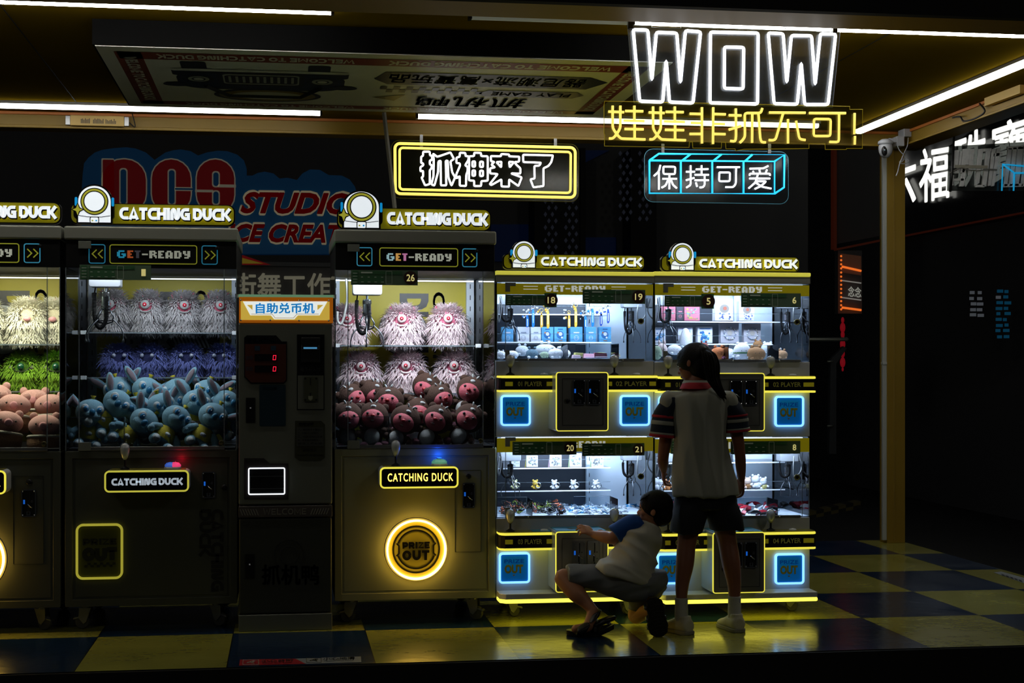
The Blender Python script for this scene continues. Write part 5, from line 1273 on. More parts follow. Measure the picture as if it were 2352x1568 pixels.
        MB().prism_h([(p[0]*1.0, p[1]+0.012) for p in outline[1:-1]] + [(outline[-1][0], y0), (outline[0][0], y0)], ztop, ztop+0.003).build('shelf_top', mat('shelf_top_olive', '#8c8628', 0.3), o)
        MB().box(WX(rel(1225), 7.4), WX(rel(1276), 7.4), Y+0.02, y0-0.002, ztop+0.003, ztop+0.0045).build('top_print', TPB, o)
        zc = (ztop+zbot)/2; hh = (ztop-zbot)
        b = MB().m(YLED2 if False else mat('band_yellow', '#a89e22', 0.35, emit=0.16, ecol='#a89c18', sample=False))
        L = [(1190, 1245, n0), (1415, 1486, n1)] if stick == 0 else [(1190, 1245, n0), (1417, 1481, n1)]
        for (a, c) in ((1147, 1178), (1256, 1276), (1395, 1406), (1492, 1510) if stick == 0 else (1488, 1512)):
            A_, C_ = WX(rel(a), Y), WX(rel(c), Y)
            A_ = max(A_, outline[3][0]); C_ = min(C_, outline[4][0])
            if C_ > A_: b.box(A_, C_, Y+0.001, Y+0.005, zc-hh*0.13, zc+hh*0.13)
        b.build('band_bars', None, o)
        b = MB()
        for (a, c, s) in L:
            A_, C_ = WX(rel(a), Y), WX(rel(c), Y)
            fat_text(b, s+' PLAYER', lambda u, v: (A_+(C_-A_)*u, Y+0.001, zc-hh*0.13+hh*0.27*v), d=0.03, k=5)
        b.build('player_lettering', mat('player_olive', '#8a8640', 0.4, emit=0.10, ecol='#8a8640', sample=False), o)
        for a in (1172, 1411): joystick(o, WX(rel(a), 7.45), 7.45, ztop+0.003, 0.10 if k == 0 else 0.108)
        for a in (1250, 1462): MB().lathe([(0.020, 0), (0.020, 0.004), (0.015, 0.009), (0, 0.011)], (WX(rel(a), 7.445), 7.445, ztop+0.003), seg=18).build('push_button', WHT, o, True)
        # coin box
        Yc = 7.29
        if k == 0: A0, C0, T0, B0 = 1277, 1397.5, 854, 990.5
        else: A0, C0, T0, B0 = 1276, 1397.5, 1219, 1361
        if stick == 1 and k == 0: A0, C0, T0, B0 = 1277+0.5, 1397, 854, 989
        a, c = W(rel(A0), B0+dz, Yc), W(rel(C0), T0+dz, Yc)
        o = MB().m(mat('coinbox_side', '#a8b4bc', 0.3, 0.2)).prism(rrect(a.x, c.x, a.z, c.z, 0.012), Yc+0.004, y0).build('coin_box', None, t, label='protruding coin box with lit yellow rim')
        b = MB(); ringframe(b, a.x, c.x, a.z, c.z, 0.014, 0.0045, Yc-0.001, Yc+0.008, 5); b.build('lit_rim', YLED, o)
        fm = mat('coinbox_steel', '#a8a698', 0.4, 0.4) if (k == 1 and tier2pale) else CB
        MB().prism(rrect(a.x+0.004, c.x-0.004, a.z+0.004, c.z-0.004, 0.010), Yc, Yc+0.005).build('box_front', fm, o)
        b = MB(); W_, H_ = c.x-a.x, c.z-a.z
        ringframe(b, a.x+W_*0.12, c.x-W_*0.1, a.z+H_*0.10, c.z-H_*0.11, 0.001, 0.0016, Yc-0.0008, Yc+0.002, 2); b.build('box_door', PBL, o)
        for f in (0.435, 0.72): coin_slot(o, a.x+W_*f, Yc, a.z+H_*(0.66 if k == 0 else 0.63), W_*0.245, H_*0.43, True, k == 1 and tier2pale)
        q = MB().lathe([(0.012, 0), (0.012, 0.008), (0.009, 0.010), (0, 0.010)], (a.x+W_*0.215, Yc, a.z+H_*(0.52 if k == 0 else 0.40)), 'y', 18).build('box_lock', BLK if not (k and tier2pale) else STL, o, True)
        if k == 1:
            MB().box(a.x+0.01, c.x-0.01, Yc+0.012, y0-0.01, c.z-0.001, c.z+0.003).build('box_top', TPB, o)
            b = MB(); tq = c.z+0.0035; fat_text(b, '操作说明', lambda u, v: (a.x+W_*(0.3+0.4*u), Yc+0.07+0.07*v, tq), d=0.03, k=5); b.build('box_top_lettering', GRYP, o)
        # prize doors
        for (pa, pc2) in (((1150, 1219), (1424, 1493)) if k == 0 else ((1146, 1217.5), (1424, 1492))):
            if stick == 1: 
                if pa > 1400: pa, pc2 = (1420.5, 1488.5) if k == 0 else (1421, 1489)
            T1, B1 = (907, 978) if k == 0 else (1268, 1340)
            a, c = W(rel(pa), B1+dz, 7.49), W(rel(pc2), T1+dz, 7.49)
            d_ = MB().prism(rrect(a.x+0.008, c.x-0.008, a.z+0.008, c.z-0.008, 0.008), 7.493, 7.4995).build('prize_door', PRB, t, label='blue prize door')
            b = MB(); ringframe(b, a.x, c.x, a.z, c.z, 0.018, 0.0095, 7.486, 7.4995, 6); b.build('lit_rim', BLED, d_, label='glowing light blue rim')
            b = MB(); W_, H_ = c.x-a.x, c.z-a.z; b.m(OLV)
            text_into(b, 'OUT', lambda u, v: (a.x+W_*(0.18+0.6*u), 7.4918, a.z+H_*(0.32+0.29*v)), bold=0.055)
            b.prism([(a.x+W_*0.43, a.z+H_*0.28), (a.x+W_*0.53, a.z+H_*0.28), (a.x+W_*0.48, a.z+H_*0.23)], 7.4915, 7.4925)
            b.m(mat('prize_print_blue', '#0e5fa4', 0.3, emit=0.12, ecol='#0b62b0', sample=False)); fat_text(b, 'PRIZE', lambda u, v: (a.x+W_*(0.18+0.62*u), 7.4918, a.z+H_*(0.66+0.12*v)), d=0.03, k=4)
            b.build('door_print', None, d_)
    # foot shelf
    Y = 7.37; zt_ = z(1361, Y); zb_ = z(1374, Y)
    o_ = [(xl+0.002, y0), (xl+0.002, Y+0.03), (xl+0.03, Y), (xr-0.012, Y), (xr-0.002, Y+0.01), (xr-0.002, y0)]
    o = MB().prism_h(o_, zb_, zt_).build('foot_shelf', SILV, t, bevel=0.004)
    MB().prism_h([(p[0], p[1]-0.002) for p in o_], zb_-0.018, zb_-0.001).build('led_strip', mat('foot_led_strip', '#f0dc50', 0.4, emit=2.1, ecol='#dcd048'), o, bevel=0.004)
    MB().box(xl+0.004, xr-0.004, y0, y1-0.03, zb_-0.012, zb_+0.02).build('base_plate', GRYB, t)
    for (dx, dy, a_) in ((0.095 if stick == 0 else 0.16, 0.16, 0.3), (w-0.07 if stick == 1 else w-0.12, 0.13, -0.1 if stick == 1 else 0.4), (0.1, DD-0.1, 0.4), (w-0.1, DD-0.1, 0.9)):
        caster(t, xl+dx, y0+dy, zb_-0.012, 0.030, a_)
    return t
def relA(p): return p
def relB(p): return 1502+(p-1139)*(1860-1502)/(1502-1139)
dA = duo(1139.5, 1501.5, 0, 'two-tier mini claw machine numbered 18 to 21, left one of the pair', None, 0, 0, 'two-tier mini claw machines', relA, True)
dB = duo(1502.5, 1860, 0, 'two-tier mini claw machine numbered 5, 6 and 8, right end of the row', None, 1, 2.0, 'two-tier mini claw machines', relB, False)
# toppers
for (m_, pts) in ((dA, ((1155, 619), (1481, 586), (1166, 552), (1232, 618))), (dB, ((1518, 624), (1837, 590), (1528, 556), (1595, 620)))):
    pt = [W(x, y, 7.58) for x, y in pts]
    duck_free_topper(m_, pt[0].x, pt[1].x, pt[0].z+0.002, pt[1].z, pt[2].x, pt[3].x, pt[2].z, 7.58)
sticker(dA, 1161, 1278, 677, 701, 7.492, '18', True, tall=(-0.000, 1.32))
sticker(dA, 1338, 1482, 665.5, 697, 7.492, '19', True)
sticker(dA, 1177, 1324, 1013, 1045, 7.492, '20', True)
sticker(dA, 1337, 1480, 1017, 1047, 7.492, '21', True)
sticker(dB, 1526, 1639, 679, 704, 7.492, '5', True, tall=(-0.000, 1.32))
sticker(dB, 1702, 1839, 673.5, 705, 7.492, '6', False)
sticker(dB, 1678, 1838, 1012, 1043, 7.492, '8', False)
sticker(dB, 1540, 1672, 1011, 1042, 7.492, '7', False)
# ============================================================ plush toys and small prizes
def fuzz(name, col, r=0.9, s=0.12): return mat(name, col, r, bump=0.35, bscale=260, sheen=s)
def furry(name, label, h, w, col, colt, eye, seed, n=1500, ears='horn', L=0.050):
    """shaggy pear-bodied monster plush, base at the origin, facing -y"""
    rr = random.Random(seed)
    t = thing(name, label, 'plush toy', (0, 0, 0))
    mb_, mf = fuzz(name+'_base_'+str(seed), col, s=0.1), mat(name+'_fur_'+str(seed), colt, 0.8, sheen=0.15, vary=0.18, vscale=30)
    def rad(z):    # half width at share z of the height
        if z < 0.42: return w/2*(0.86+0.06*math.sin(PI*z/0.42))*(1.0 if z > 0.06 else 0.85)
        q = max(0, (z-0.52)/0.48); return w/2*1.02*math.sqrt(max(0, 1-q**2.05))
    prof = [(0.0, 0.0)]+[(max(0.001, rad(z/16)*0.86), h*z/16) for z in range(0, 16)]+[(0.0, h*0.985)]
    MB().lathe(prof, (0, 0, 0), seg=20, sy=0.62).build('body', mb_, t, True)
    f = MB()
    for i in range(n):
        z = rr.random()**0.9*0.99; a = rr.uniform(0, 2*PI)
        if math.sin(a) > 0.35 and rr.random() < 0.75: a = -a
        r_ = rad(z)*0.84; p = Vector((r_*math.cos(a), r_*math.sin(a)*0.62, z*h))
        nn = Vector((math.cos(a), math.sin(a)*1.4, max(-0.1, (z-0.5)*2.2))).normalized()
        if abs(p.x) < w*0.16 and h*0.50 < p.z < h*0.80 and math.sin(a) < 0 and (p.x/(w*0.16))**2+((p.z-h*0.65)/(h*0.15))**2 < 1: continue
        down = Vector((rr.uniform(-0.5, 0.5), rr.uniform(-0.1, 0.1), -0.75+1.0*max(0, (z-0.6)/0.4)))
        l = L*rr.uniform(0.7, 1.25)
        if 0.42 < z < 0.52: l *= 1.35
        side = nn.cross(Vector((rr.uniform(-0.4, 0.4), rr.uniform(-0.4, 0.4), 1))).normalized()*rr.uniform(0.0022, 0.0038)
        m_ = p+nn*l*0.45+down*l*0.22; tp = p+nn*l*0.6+down*l*0.8+side*rr.uniform(-2, 2)
        f.add([p-side, p+side, m_+side*0.8, m_-side*0.8, tp], [(0, 1, 2, 3), (3, 2, 4)])
    f.build('fur', mf, t)
    ez_ = h*0.70; ey = -w*0.31
    if eye == 'one':
        o = MB().lathe([(0.024, 0), (0.023, 0.012), (0.017, 0.016), (0.0, 0.017)], (0, ey+0.004, ez_), 'y', 24).build('eye', mat('plush_eye_pad_'+str(seed), '#d8c4c4' if seed < 20 else '#9a9a9a', 0.6), t, True)
        MB().lathe([(0.010, 0.014), (0.0095, 0.021), (0.0, 0.022)], (0, ey+0.004, ez_), 'y', 18).build('pupil', mat('plush_pupil_red', '#c81832', 0.25, emit=0.05, sample=False), o, True)
        MB().ball((0.000, ey-0.019, ez_-0.001), 0.0032, 8, 6).build('glint', mat('eye_glint', '#ffffff', 0.2), o, True)
        MB().tube(smooth_path([(-0.028, ey+0.006, ez_-0.026), (-0.014, ey-0.004, ez_-0.037), (0.014, ey-0.004, ez_-0.037), (0.028, ey+0.006, ez_-0.026)], 5), [0.002]+[0.0052]*14+[0.002], 6).build('smile', mat('plush_smile_'+str(seed), '#e0d0d0' if seed < 20 else '#8c8c8c', 0.7), t, True)
    elif eye == 'two':
        for s_ in (-1, 1):
            o = MB().lathe([(0.010, 0), (0.010, 0.007), (0.007, 0.009), (0, 0.009)], (s_*0.026, ey-0.003, ez_), 'y', 16).build('eye', mat('plush_grey_eye', '#8a90a8', 0.5), t, True)
            MB().ball((s_*0.026, ey-0.012, ez_), 0.005, 10, 8).build('pupil', mat('plush_pale_pupil', '#b8bcc8', 0.3), o, True)
    elif eye == 'green':
        o = MB().lathe([(0.019, 0), (0.019, 0.01), (0.0, 0.012)], (0, ey-0.004, ez_-0.012), 'y', 20, sx=0.8).build('eye', mat('plush_eye_green', '#1c5a3c', 0.2), t, True)
        MB().ball((-0.005, ey-0.016, ez_-0.006), 0.004, 8, 6).build('glint', mat('eye_glint'), o, True)
        MB().tube(smooth_path([(-0.04, ey+0.0, ez_-0.018), (-0.02, ey-0.014, ez_-0.034), (0.02, ey-0.014, ez_-0.034), (0.04, ey+0.0, ez_-0.018)], 5), 0.0022, 6).build('smile', BLK, t, True)
        for s_ in (-1, 1): MB().lathe([(0.010, 0), (0.010, 0.006), (0, 0.007)], (s_*0.052, ey+0.008, ez_-0.016), 'y', 14).build('cheek', mat('plush_cheek_pink', '#e08aa8', 0.8), t, True)
    elif eye == 'snout':
        MB().lathe([(0.016, 0), (0.016, 0.012), (0.0, 0.014)], (0, ey-0.006, ez_-0.03), 'y', 18, sx=1.2, sy=0.8).build('snout', mat('plush_snout_pink', '#e0a0a4', 0.7), t, True)
        for s_ in (-1, 1):
            MB().ball((s_*0.03, ey-0.004, ez_-0.014), 0.004, 8, 6).build('eye', BLK, t, True)
            MB().lathe([(0.009, 0), (0.009, 0.005), (0, 0.006)], (s_*0.045, ey+0.004, ez_-0.03), 'y', 12).build('cheek', mat('plush_cheek_pink'), t, True)
        MB().ball((0.012, -0.02, h*0.99), (0.034, 0.012, 0.014), 14, 8).build('ear', mat('plush_ear_pink', '#d8b4ac', 0.8), t, True)
    if ears == 'horn':
        for s_ in (-1, 1): MB().tube(smooth_path([(s_*w*0.24, 0, h*0.86), (s_*w*0.29, -0.004, h*0.95), (s_*w*0.27, -0.006, h*1.03)], 4), [0.009]*6+[0.006]*2+[0.002], 8).build('horn', mb_, t, True)
    return t
def put(proto, first, px, py, Y, rz=0.0, tilt=0.0, s=1.0, label=None, group=None, parentfix=None):
    """base of the toy at a photograph point on depth Y; the first use moves the prototype itself"""
    p = W(px, py, Y)
    if first: o = proto
    else: o = copy_tree(proto)
    o.location = p; o.rotation_euler = (0, tilt, rz); o.scale = (s, s, s)
    if label: o['label'] = label
    if group: o['group'] = group
    return o
# glass shelves of the single machines
def gshelf(m, xl, xr, py, px, Y=7.97):
    z = W(px, py, Y).z
    MB().box(xl+0.02, xr-0.02, Y, 8.28, z-0.006, z).build('clear_shelf', GLS, m)
    MB().box(xl+0.02, xr-0.02, Y-0.003, Y+0.002, z-0.006, z+0.0005).build('shelf_edge', GLSE, m)
    for x in (xl+0.012, xr-0.040): MB().box(x, x+0.028, Y-0.014, Y+0.01, z-0.012, z+0.008).build('shelf_clip', WHT, m, bevel=0.002)
    return z
z3a = gshelf(m3, xl3, xr3, 793, 950); z3b = gshelf(m3, xl3, xr3, 903, 950)
z2a = gshelf(m2, xl2, xr2, 763, 350); z2b = gshelf(m2, xl2, xr2, 866, 350)
z1a = gshelf(m1, xl1, xr1, 790, 60); z1b = gshelf(m1, xl1, xr1, 898, 60)
# printed black band inside the middle machine
b = MB().m(PBL); a, c = W(282, 803, 8.305), W(505, 766, 8.305); b.box(a.x, c.x, 8.303, 8.3095, a.z, c.z)
b.m(mat('band_print_grey', '#8c8c8c', 0.5)); a, c = W(291, 800, 8.302), W(388, 770, 8.302)
block_text(b, 'DUCK', lambda u, v, y: (a.x+(c.x-a.x)*u, 8.302+y, a.z+(c.z-a.z)*v), w=0.36, y0=-0.001, y1=0)
for i in range(9):
    x0 = W(394+i*9, 0, 8.302).x; b.prism([(x0, c.z-0.004), (x0+0.010, c.z-0.004), (x0+0.038, a.z+0.004), (x0+0.028, a.z+0.004)], 8.301, 8.302)
b.build('back_band', None, m2)

P_ = 'pink furry one-eyed plush, '
pk = furry('furry_plush', P_, 0.204, 0.207, '#d8708c', '#e0c8cc', 'one', 3, 2300)
for i, (px, ez0, lb) in enumerate(((800, z3a, 'behind the claw on the upper shelf of machine 26'), (924, z3a, 'middle of the upper shelf of machine 26'), (1027, z3a, 'right end of the upper shelf of machine 26'),
        (829, z3b, 'left on the lower shelf of machine 26'), (934, z3b, 'middle of the lower shelf of machine 26'), (1043, z3b, 'right end of the lower shelf of machine 26'))):
    Yp = 8.11; o = pk if i == 0 else copy_tree(pk)
    o.location = (WX(px, Yp), Yp, ez0+0.001); o.rotation_euler = (0, 0, R.uniform(-0.15, 0.15)-0.05); o['label'] = P_+lb; o['group'] = 'pink furry plushes in machine 26'; o.scale = (R.uniform(0.96, 1.03),)*2+(R.uniform(0.97, 1.05),)
P_ = 'grey furry one-eyed plush, '
gk = furry('furry_plush', P_, 0.204, 0.176, '#c05a70', '#a8a4a6', 'one', 31, 2300)
for i, (px, lb) in enumerate(((256, 'behind the claw, upper shelf of machine 1'), (338, 'second from left on the upper shelf of machine 1'), (421, 'third from left on the upper shelf of machine 1'), (502, 'right end of the upper shelf of machine 1'))):
    Yp = 8.10; o = gk if i == 0 else copy_tree(gk)
    o.location = (WX(px, Yp), Yp, z2a+0.001); o.rotation_euler = (0, 0, R.uniform(-0.2, 0.2)); o['label'] = P_+lb; o['group'] = 'grey furry plushes in machine 1'; o.scale = (R.uniform(0.96, 1.04),)*2+(R.uniform(0.96, 1.04),)
P_ = 'dark blue shaggy plush, '
bk = furry('furry_plush', P_, 0.157, 0.180, '#242a58', '#5660a0', 'two', 35, 2000, None, 0.042)
for i, (px, lb) in enumerate(((272, 'left end of the lower shelf of machine 1'), (346, 'second from left on the lower shelf of machine 1'), (430, 'third from left on the lower shelf of machine 1'), (512, 'right end of the lower shelf of machine 1'))):
    Yp = 8.10; o = bk if i == 0 else copy_tree(bk)
    o.location = (WX(px, Yp), Yp, z2b+0.001); o.rotation_euler = (0, 0, R.uniform(-0.3, 0.3)); o['label'] = P_+lb; o['group'] = 'blue shaggy plushes in machine 1'
P_ = 'cream white furry plush with a pink snout, '
wk = furry('furry_plush', P_, 0.223, 0.198, '#d8d0b4', '#f0ead4', 'snout', 37, 2300, None, 0.045)
for i, (px, lb) in enumerate(((-35, 'cut by the left edge'), (62, 'middle of the upper shelf'), (138, 'right end of the upper shelf'))):
    Yp = 8.05 if i < 2 else 8.12; o = wk if i == 0 else copy_tree(wk)
    o.location = (WX(px, Yp)-(0.03 if i == 2 else 0), Yp, z1a+0.001); o.rotation_euler = (0, 0, R.uniform(-0.3, 0.3)); o['label'] = P_+lb; o['group'] = 'white furry plushes in the leftmost machine'
P_ = 'lime green furry one-eyed plush, '
qk = furry('furry_plush', P_, 0.190, 0.202, '#4c7a14', '#86b824', 'green', 39, 2200, None, 0.038)
for i, (px, lb) in enumerate(((-45, 'cut by the left edge'), (55, 'middle of the lower shelf of the leftmost machine'), (140, 'right end of the lower shelf of the leftmost machine'))):
    Yp = 8.08; o = qk if i == 0 else copy_tree(qk)
    o.location = (WX(px, Yp)-(0.02 if i == 2 else 0), Yp, z1b+0.001); o.rotation_euler = (0, 0, R.uniform(-0.15, 0.15)); o['label'] = P_+lb; o['group'] = 'green furry plushes in the leftmost machine'

# ---- generic long-eared blue plush with a yellow shirt; origin at the middle of the head, facing -y
def blue_toy():
    t = thing('long_eared_plush', 'x', 'plush toy'); B = fuzz('plush_sky_blue', '#7aa6b8'); E_ = fuzz('plush_ear_mauve', '#8c7c84'); Wt = fuzz('plush_white', '#c8d0d0'); Yl = fuzz('plush_yellow', '#bcae28')
    NB_ = mat('plush_nose_blue', '#1c6c94', 0.4); 
    MB().ball((0, 0, 0), (0.070, 0.058, 0.062), 22, 16).build('head', B, t, True)
    MB().ball((0, -0.024, -0.018), (0.050, 0.042, 0.036), 18, 12).build('muzzle', B, t, True)
    MB().ball((0, -0.066, -0.004), (0.014, 0.010, 0.017), 14, 10).build('nose', NB_, t, True)
    for s_ in (-1, 1):
        e = MB().ball((s_*0.032, -0.046, 0.012), (0.019, 0.010, 0.021), 16, 10, rot=Matrix.Rotation(s_*0.4, 3, 'Y')).build('eye', Wt, t, True)
        MB().ball((s_*0.030, -0.055, 0.009), (0.011, 0.006, 0.014), 12, 8).build('iris', mat('plush_iris_blue', '#1e7ab0', 0.3), e, True)
        MB().ball((s_*0.030+0.003, -0.061, 0.014), 0.0032, 6, 5).build('glint', mat('eye_glint'), e, True)
        e = MB().ball((s_*0.088, 0.006, 0.048), (0.020, 0.012, 0.052), 14, 12, rot=Matrix.Rotation(s_*0.85, 3, 'Y')).build('ear', B, t, True)
        MB().ball((s_*0.090, -0.004, 0.050), (0.013, 0.006, 0.040), 12, 10, rot=Matrix.Rotation(s_*0.85, 3, 'Y')).build('ear_lining', E_, e, True)
    MB().ball((0, 0.004, -0.098), (0.045, 0.040, 0.052), 18, 12).build('body', B, t, True)
    MB().lathe([(0.036, -0.062), (0.049, -0.085), (0.052, -0.108), (0.050, -0.125)], (0, 0.004, 0.0), seg=20, sy=0.9, cap=False).build('shirt', Yl, t, True)
    MB().lathe([(0.010, 0.0), (0.0, 0.001)], (0, -0.042, -0.10), 'y', 14, sx=1.5).build('shirt_badge', Wt, t, True)
    for s_ in (-1, 1):
        MB().tube([(s_*0.040, -0.004, -0.078), (s_*0.066, -0.018, -0.098), (s_*0.078, -0.030, -0.120)], [0.017, 0.018, 0.016], 12).ball((s_*0.078, -0.030, -0.120), 0.0175, 12, 8).build('arm', B, t, True)
        l = MB().tube([(s_*0.024, -0.004, -0.130), (s_*0.036, -0.026, -0.150)], [0.024, 0.024], 12).ball((s_*0.038, -0.034, -0.152), (0.025, 0.030, 0.025), 14, 10).build('leg', B, t, True)
        q = MB().lathe([(0.018, 0), (0.0, 0.003)], (s_*0.040, -0.062, -0.152), 'y', 14).build('sole', Wt, l, True)
    MB().lathe([(0.010, 0), (0.007, 0.010), (0.013, 0.020), (0.004, 0.014), (0.0, 0.016)], (0.0, 0.0, 0.058), seg=10).build('tuft', Yl, t, True)
    return t
bt = blue_toy(); 
spots = [  # crop x, crop y, depth, roll, turn, place words
 (820,655,7.66,0.15,0.5,'far left of the pile, half in shadow'), (1060,575,7.68,0.75,0.3,'tipped on its side at the left of the pile'), (1240,625,7.74,-0.2,-0.4,'left of the pile, one ear raised'),
 (1450,600,7.70,-0.3,0.9,'centre of the pile, its back to the street'), (1590,560,7.78,0.1,-0.2,'behind the centre of the pile'), (1775,570,7.72,0.3,0.5,'right of centre, looking down'),
 (1300,745,7.60,0.9,0.3,'front row, lying on its side by the chute wall'), (1590,715,7.60,0.7,0.7,'front row middle, lying back'), (1920,690,7.60,0.55,0.4,'front row, right end'),
 (1320,455,7.90,0.3,0.6,'back of the pile, left of centre'), (1060,450,7.93,-0.2,-0.2,'back of the pile, far left, ears up'), (1590,465,7.92,-0.3,-0.5,'back of the pile, centre'), (1870,475,7.90,0.2,-0.6,'back of the pile, right'),
 (2040,575,7.74,0.4,1.0,'far right of the pile against the glass')]
for i, (x, y, Y, roll, turn, lb) in enumerate(spots):
    o = bt if i == 0 else copy_tree(bt); Y = Y+0.08 if Y < 7.7 else Y+0.05; p = W(x/3.92, 780+y/3.92, Y); o.location = p; o.rotation_euler = (R.uniform(-0.25, 0.0), roll, turn*0.6-0.1)
    o['label'] = 'light blue long-eared plush, '+lb; o['group'] = 'blue plushes in the pile of machine 1'; o.scale = (1.06,)*3

# ---- pink-faced plush in a brown hood
def hood_toy():
    t = thing('hooded_plush', 'x', 'plush toy'); Br = fuzz('plush_brown', '#3c2214', s=0.0); Pk = fuzz('plush_pink', '#b4525e', 0.7, 0.0); Wt = fuzz('plush_grey_white', '#b4b8b8'); Pu = fuzz('plush_mauve', '#5a2c3c')
    h = MB().ball((0, 0.006, 0.006), (0.077, 0.062, 0.073), 24, 16); h.build('hood', Br, t, True)
    f = MB().ball((0, -0.026, -0.008), (0.056, 0.044, 0.050), 22, 16).build('face', Pk, t, True)
    for s_ in (-1, 1):
        MB().ball((s_*0.026, -0.062, 0.010), 0.0072, 10, 8).build('eye', BLK, f, True)
        MB().ball((s_*0.056, 0.004, 0.052), (0.020, 0.012, 0.020), 12, 10).build('ear', Br, t, True)
        MB().ball((s_*0.014, -0.022, 0.076), (0.005, 0.004, 0.012), 8, 6, rot=Matrix.Rotation(s_*0.5, 3, 'Y')).build('hood_tooth', Wt, t, True)
    MB().ball((0, -0.069, -0.002), (0.011, 0.009, 0.0095), 12, 8).build('nose', mat('plush_nose_red', '#9c1420', 0.4), f, True)
    MB().lathe([(0.0, -0.001), (0.011, 0.0), (0.010, 0.002), (0.0, 0.002)], (0, -0.064, -0.027), 'y', 16, sx=1.2, sy=0.8).build('mouth', mat('plush_mouth', '#7c2830', 0.6), f, True)
    MB().prism(rrect(-0.007, 0.007, -0.027, -0.022, 0.002), -0.0675, -0.0655).build('teeth', Wt, f, True)
    MB().ball((0, -0.040, 0.048), (0.015, 0.010, 0.010), 12, 8).build('hood_snout', Wt, t, True)
    MB().ball((0, 0.010, -0.098), (0.052, 0.042, 0.055), 18, 12).build('body', Br, t, True)
    MB().ball((0, -0.010, -0.100), (0.040, 0.034, 0.044), 18, 12).build('belly', Wt, t, True)
    for s_ in (-1, 1):
        MB().tube([(s_*0.044, 0.0, -0.075), (s_*0.066, -0.014, -0.088)], [0.016, 0.016], 12).ball((s_*0.070, -0.020, -0.090), 0.017, 12, 8).build('arm', Br, t, True)
        MB().ball((s_*0.036, -0.026, -0.148), (0.022, 0.026, 0.020), 14, 10).build('foot', Pu, t, True)
    return t
ht = hood_toy()
spots = [(1010,855,7.62,0.0,0.1,'front row, far left behind the chute wall'), (1243,855,7.63,0.05,-0.1,'front row, second from left behind the chute wall'), (1530,885,7.60,0.45,-0.2,'front row centre, lying back'), (1820,880,7.60,0.5,-0.3,'front row, second from right'), (2105,870,7.60,0.5,-0.3,'front row, right end'),
 (1060,690,7.80,-0.5,0.4,'far left, tipped over'), (1225,655,7.82,0.1,0.6,'left, turned towards the side'), (1385,715,7.74,0.0,-0.2,'left of centre, chin down'), (1655,815,7.76,0.3,0.0,'centre, between two of the front row'), (1840,690,7.76,-0.2,0.4,'right of centre, looking down'),
 (1720,590,7.90,0.5,-0.2,'top centre of the pile, mouth open'), (2120,620,7.80,0.35,-0.3,'top right of the pile against the glass')]
for i, (x, y, Y, roll, turn, lb) in enumerate(spots):
    o = ht if i == 0 else copy_tree(ht); Y += 0.06; p = W(540+x/3.92, 740+y/3.92, Y); o.location = p; o.rotation_euler = (R.uniform(-0.2, 0.1), roll, turn)
    o['label'] = 'pink-faced plush in a brown bear hood, '+lb; o['group'] = 'hooded plushes in the pile of machine 26'
# ---- pink piglet plush in a brown cup
def pig_toy():
    t = thing('piglet_plush', 'x', 'plush toy'); Pk = fuzz('plush_pale_pink', '#dca8a0'); Br = fuzz('plush_tan', '#7a5634'); Wt = fuzz('plush_cream', '#c8c4b4')
    MB().ball((0, 0, 0), (0.078, 0.058, 0.055), 22, 16).build('head', Pk, t, True)
    MB().lathe([(0.019, 0), (0.019, 0.014), (0.012, 0.017), (0, 0.016)], (0, -0.050, -0.004), 'y', 18).build('snout', mat('plush_snout_pink'), t, True)
    for s_ in (-1, 1):
        MB().ball((s_*0.034, -0.050, 0.006), 0.005, 8, 6).build('eye', BLK, t, True)
        MB().ball((s_*0.052, -0.002, 0.046), (0.020, 0.010, 0.020), 12, 10, rot=Matrix.Rotation(s_*0.5, 3, 'Y')).build('ear', Pk, t, True)
    MB().lathe([(0.078, -0.045), (0.086, -0.052), (0.080, -0.058)], (0, 0, 0), seg=24, sy=0.78, cap=False).build('frill', Wt, t, True)
    MB().lathe([(0.055, -0.140), (0.078, -0.130), (0.085, -0.09), (0.080, -0.052), (0.0, -0.045)], (0, 0, 0), seg=24, sy=0.78).build('cup', Br, t, True)
    return t
pt_ = pig_toy()
for i, (x, y, Y, roll, turn, lb) in enumerate(((130,590,7.76,0.1,0.1,'second row, left'), (455,590,7.80,-0.05,-0.1,'second row, right'), (60,745,7.62,0.15,0.3,'front row, left, its snout at the frame edge'), (405,775,7.62,0.0,0.0,'front row, beside the corner of the glass'), (-40,500,7.9,0,0,'back row, cut by the left edge'), (310,545,7.92,0.0,0.0,'back row, mostly hidden'))):
    o = pt_ if i == 0 else copy_tree(pt_); Y += 0.03; o.location = W(x/3.92, 780+y/3.92, Y); o.rotation_euler = (-0.1, roll, turn)
    o['label'] = 'pink piglet plush in a brown cup, '+lb; o['group'] = 'piglet plushes in the leftmost machine'
# chute walls in the single machines
for (m, x0, x1, y0_, y1_) in ((m3, 760, 893, 956, 1024), (m2, 150, 288, 957, 1030)):
    a, c = W(x0, y1_, 7.56), W(x1, y0_, 7.56)
    MB().box(a.x+0.02, c.x, 7.556, 7.56, ZG0+0.012, c.z).box(c.x-0.004, c.x, 7.52, 7.556, ZG0+0.012, c.z).build('chute_guard', GLS, m)
    MB().box(a.x+0.02, c.x, 7.5555, 7.5605, c.z-0.003, c.z).box(c.x-0.0045, c.x+0.0005, 7.52, 7.556, ZG0+0.012, c.z).build('guard_edge', GLSE, m)

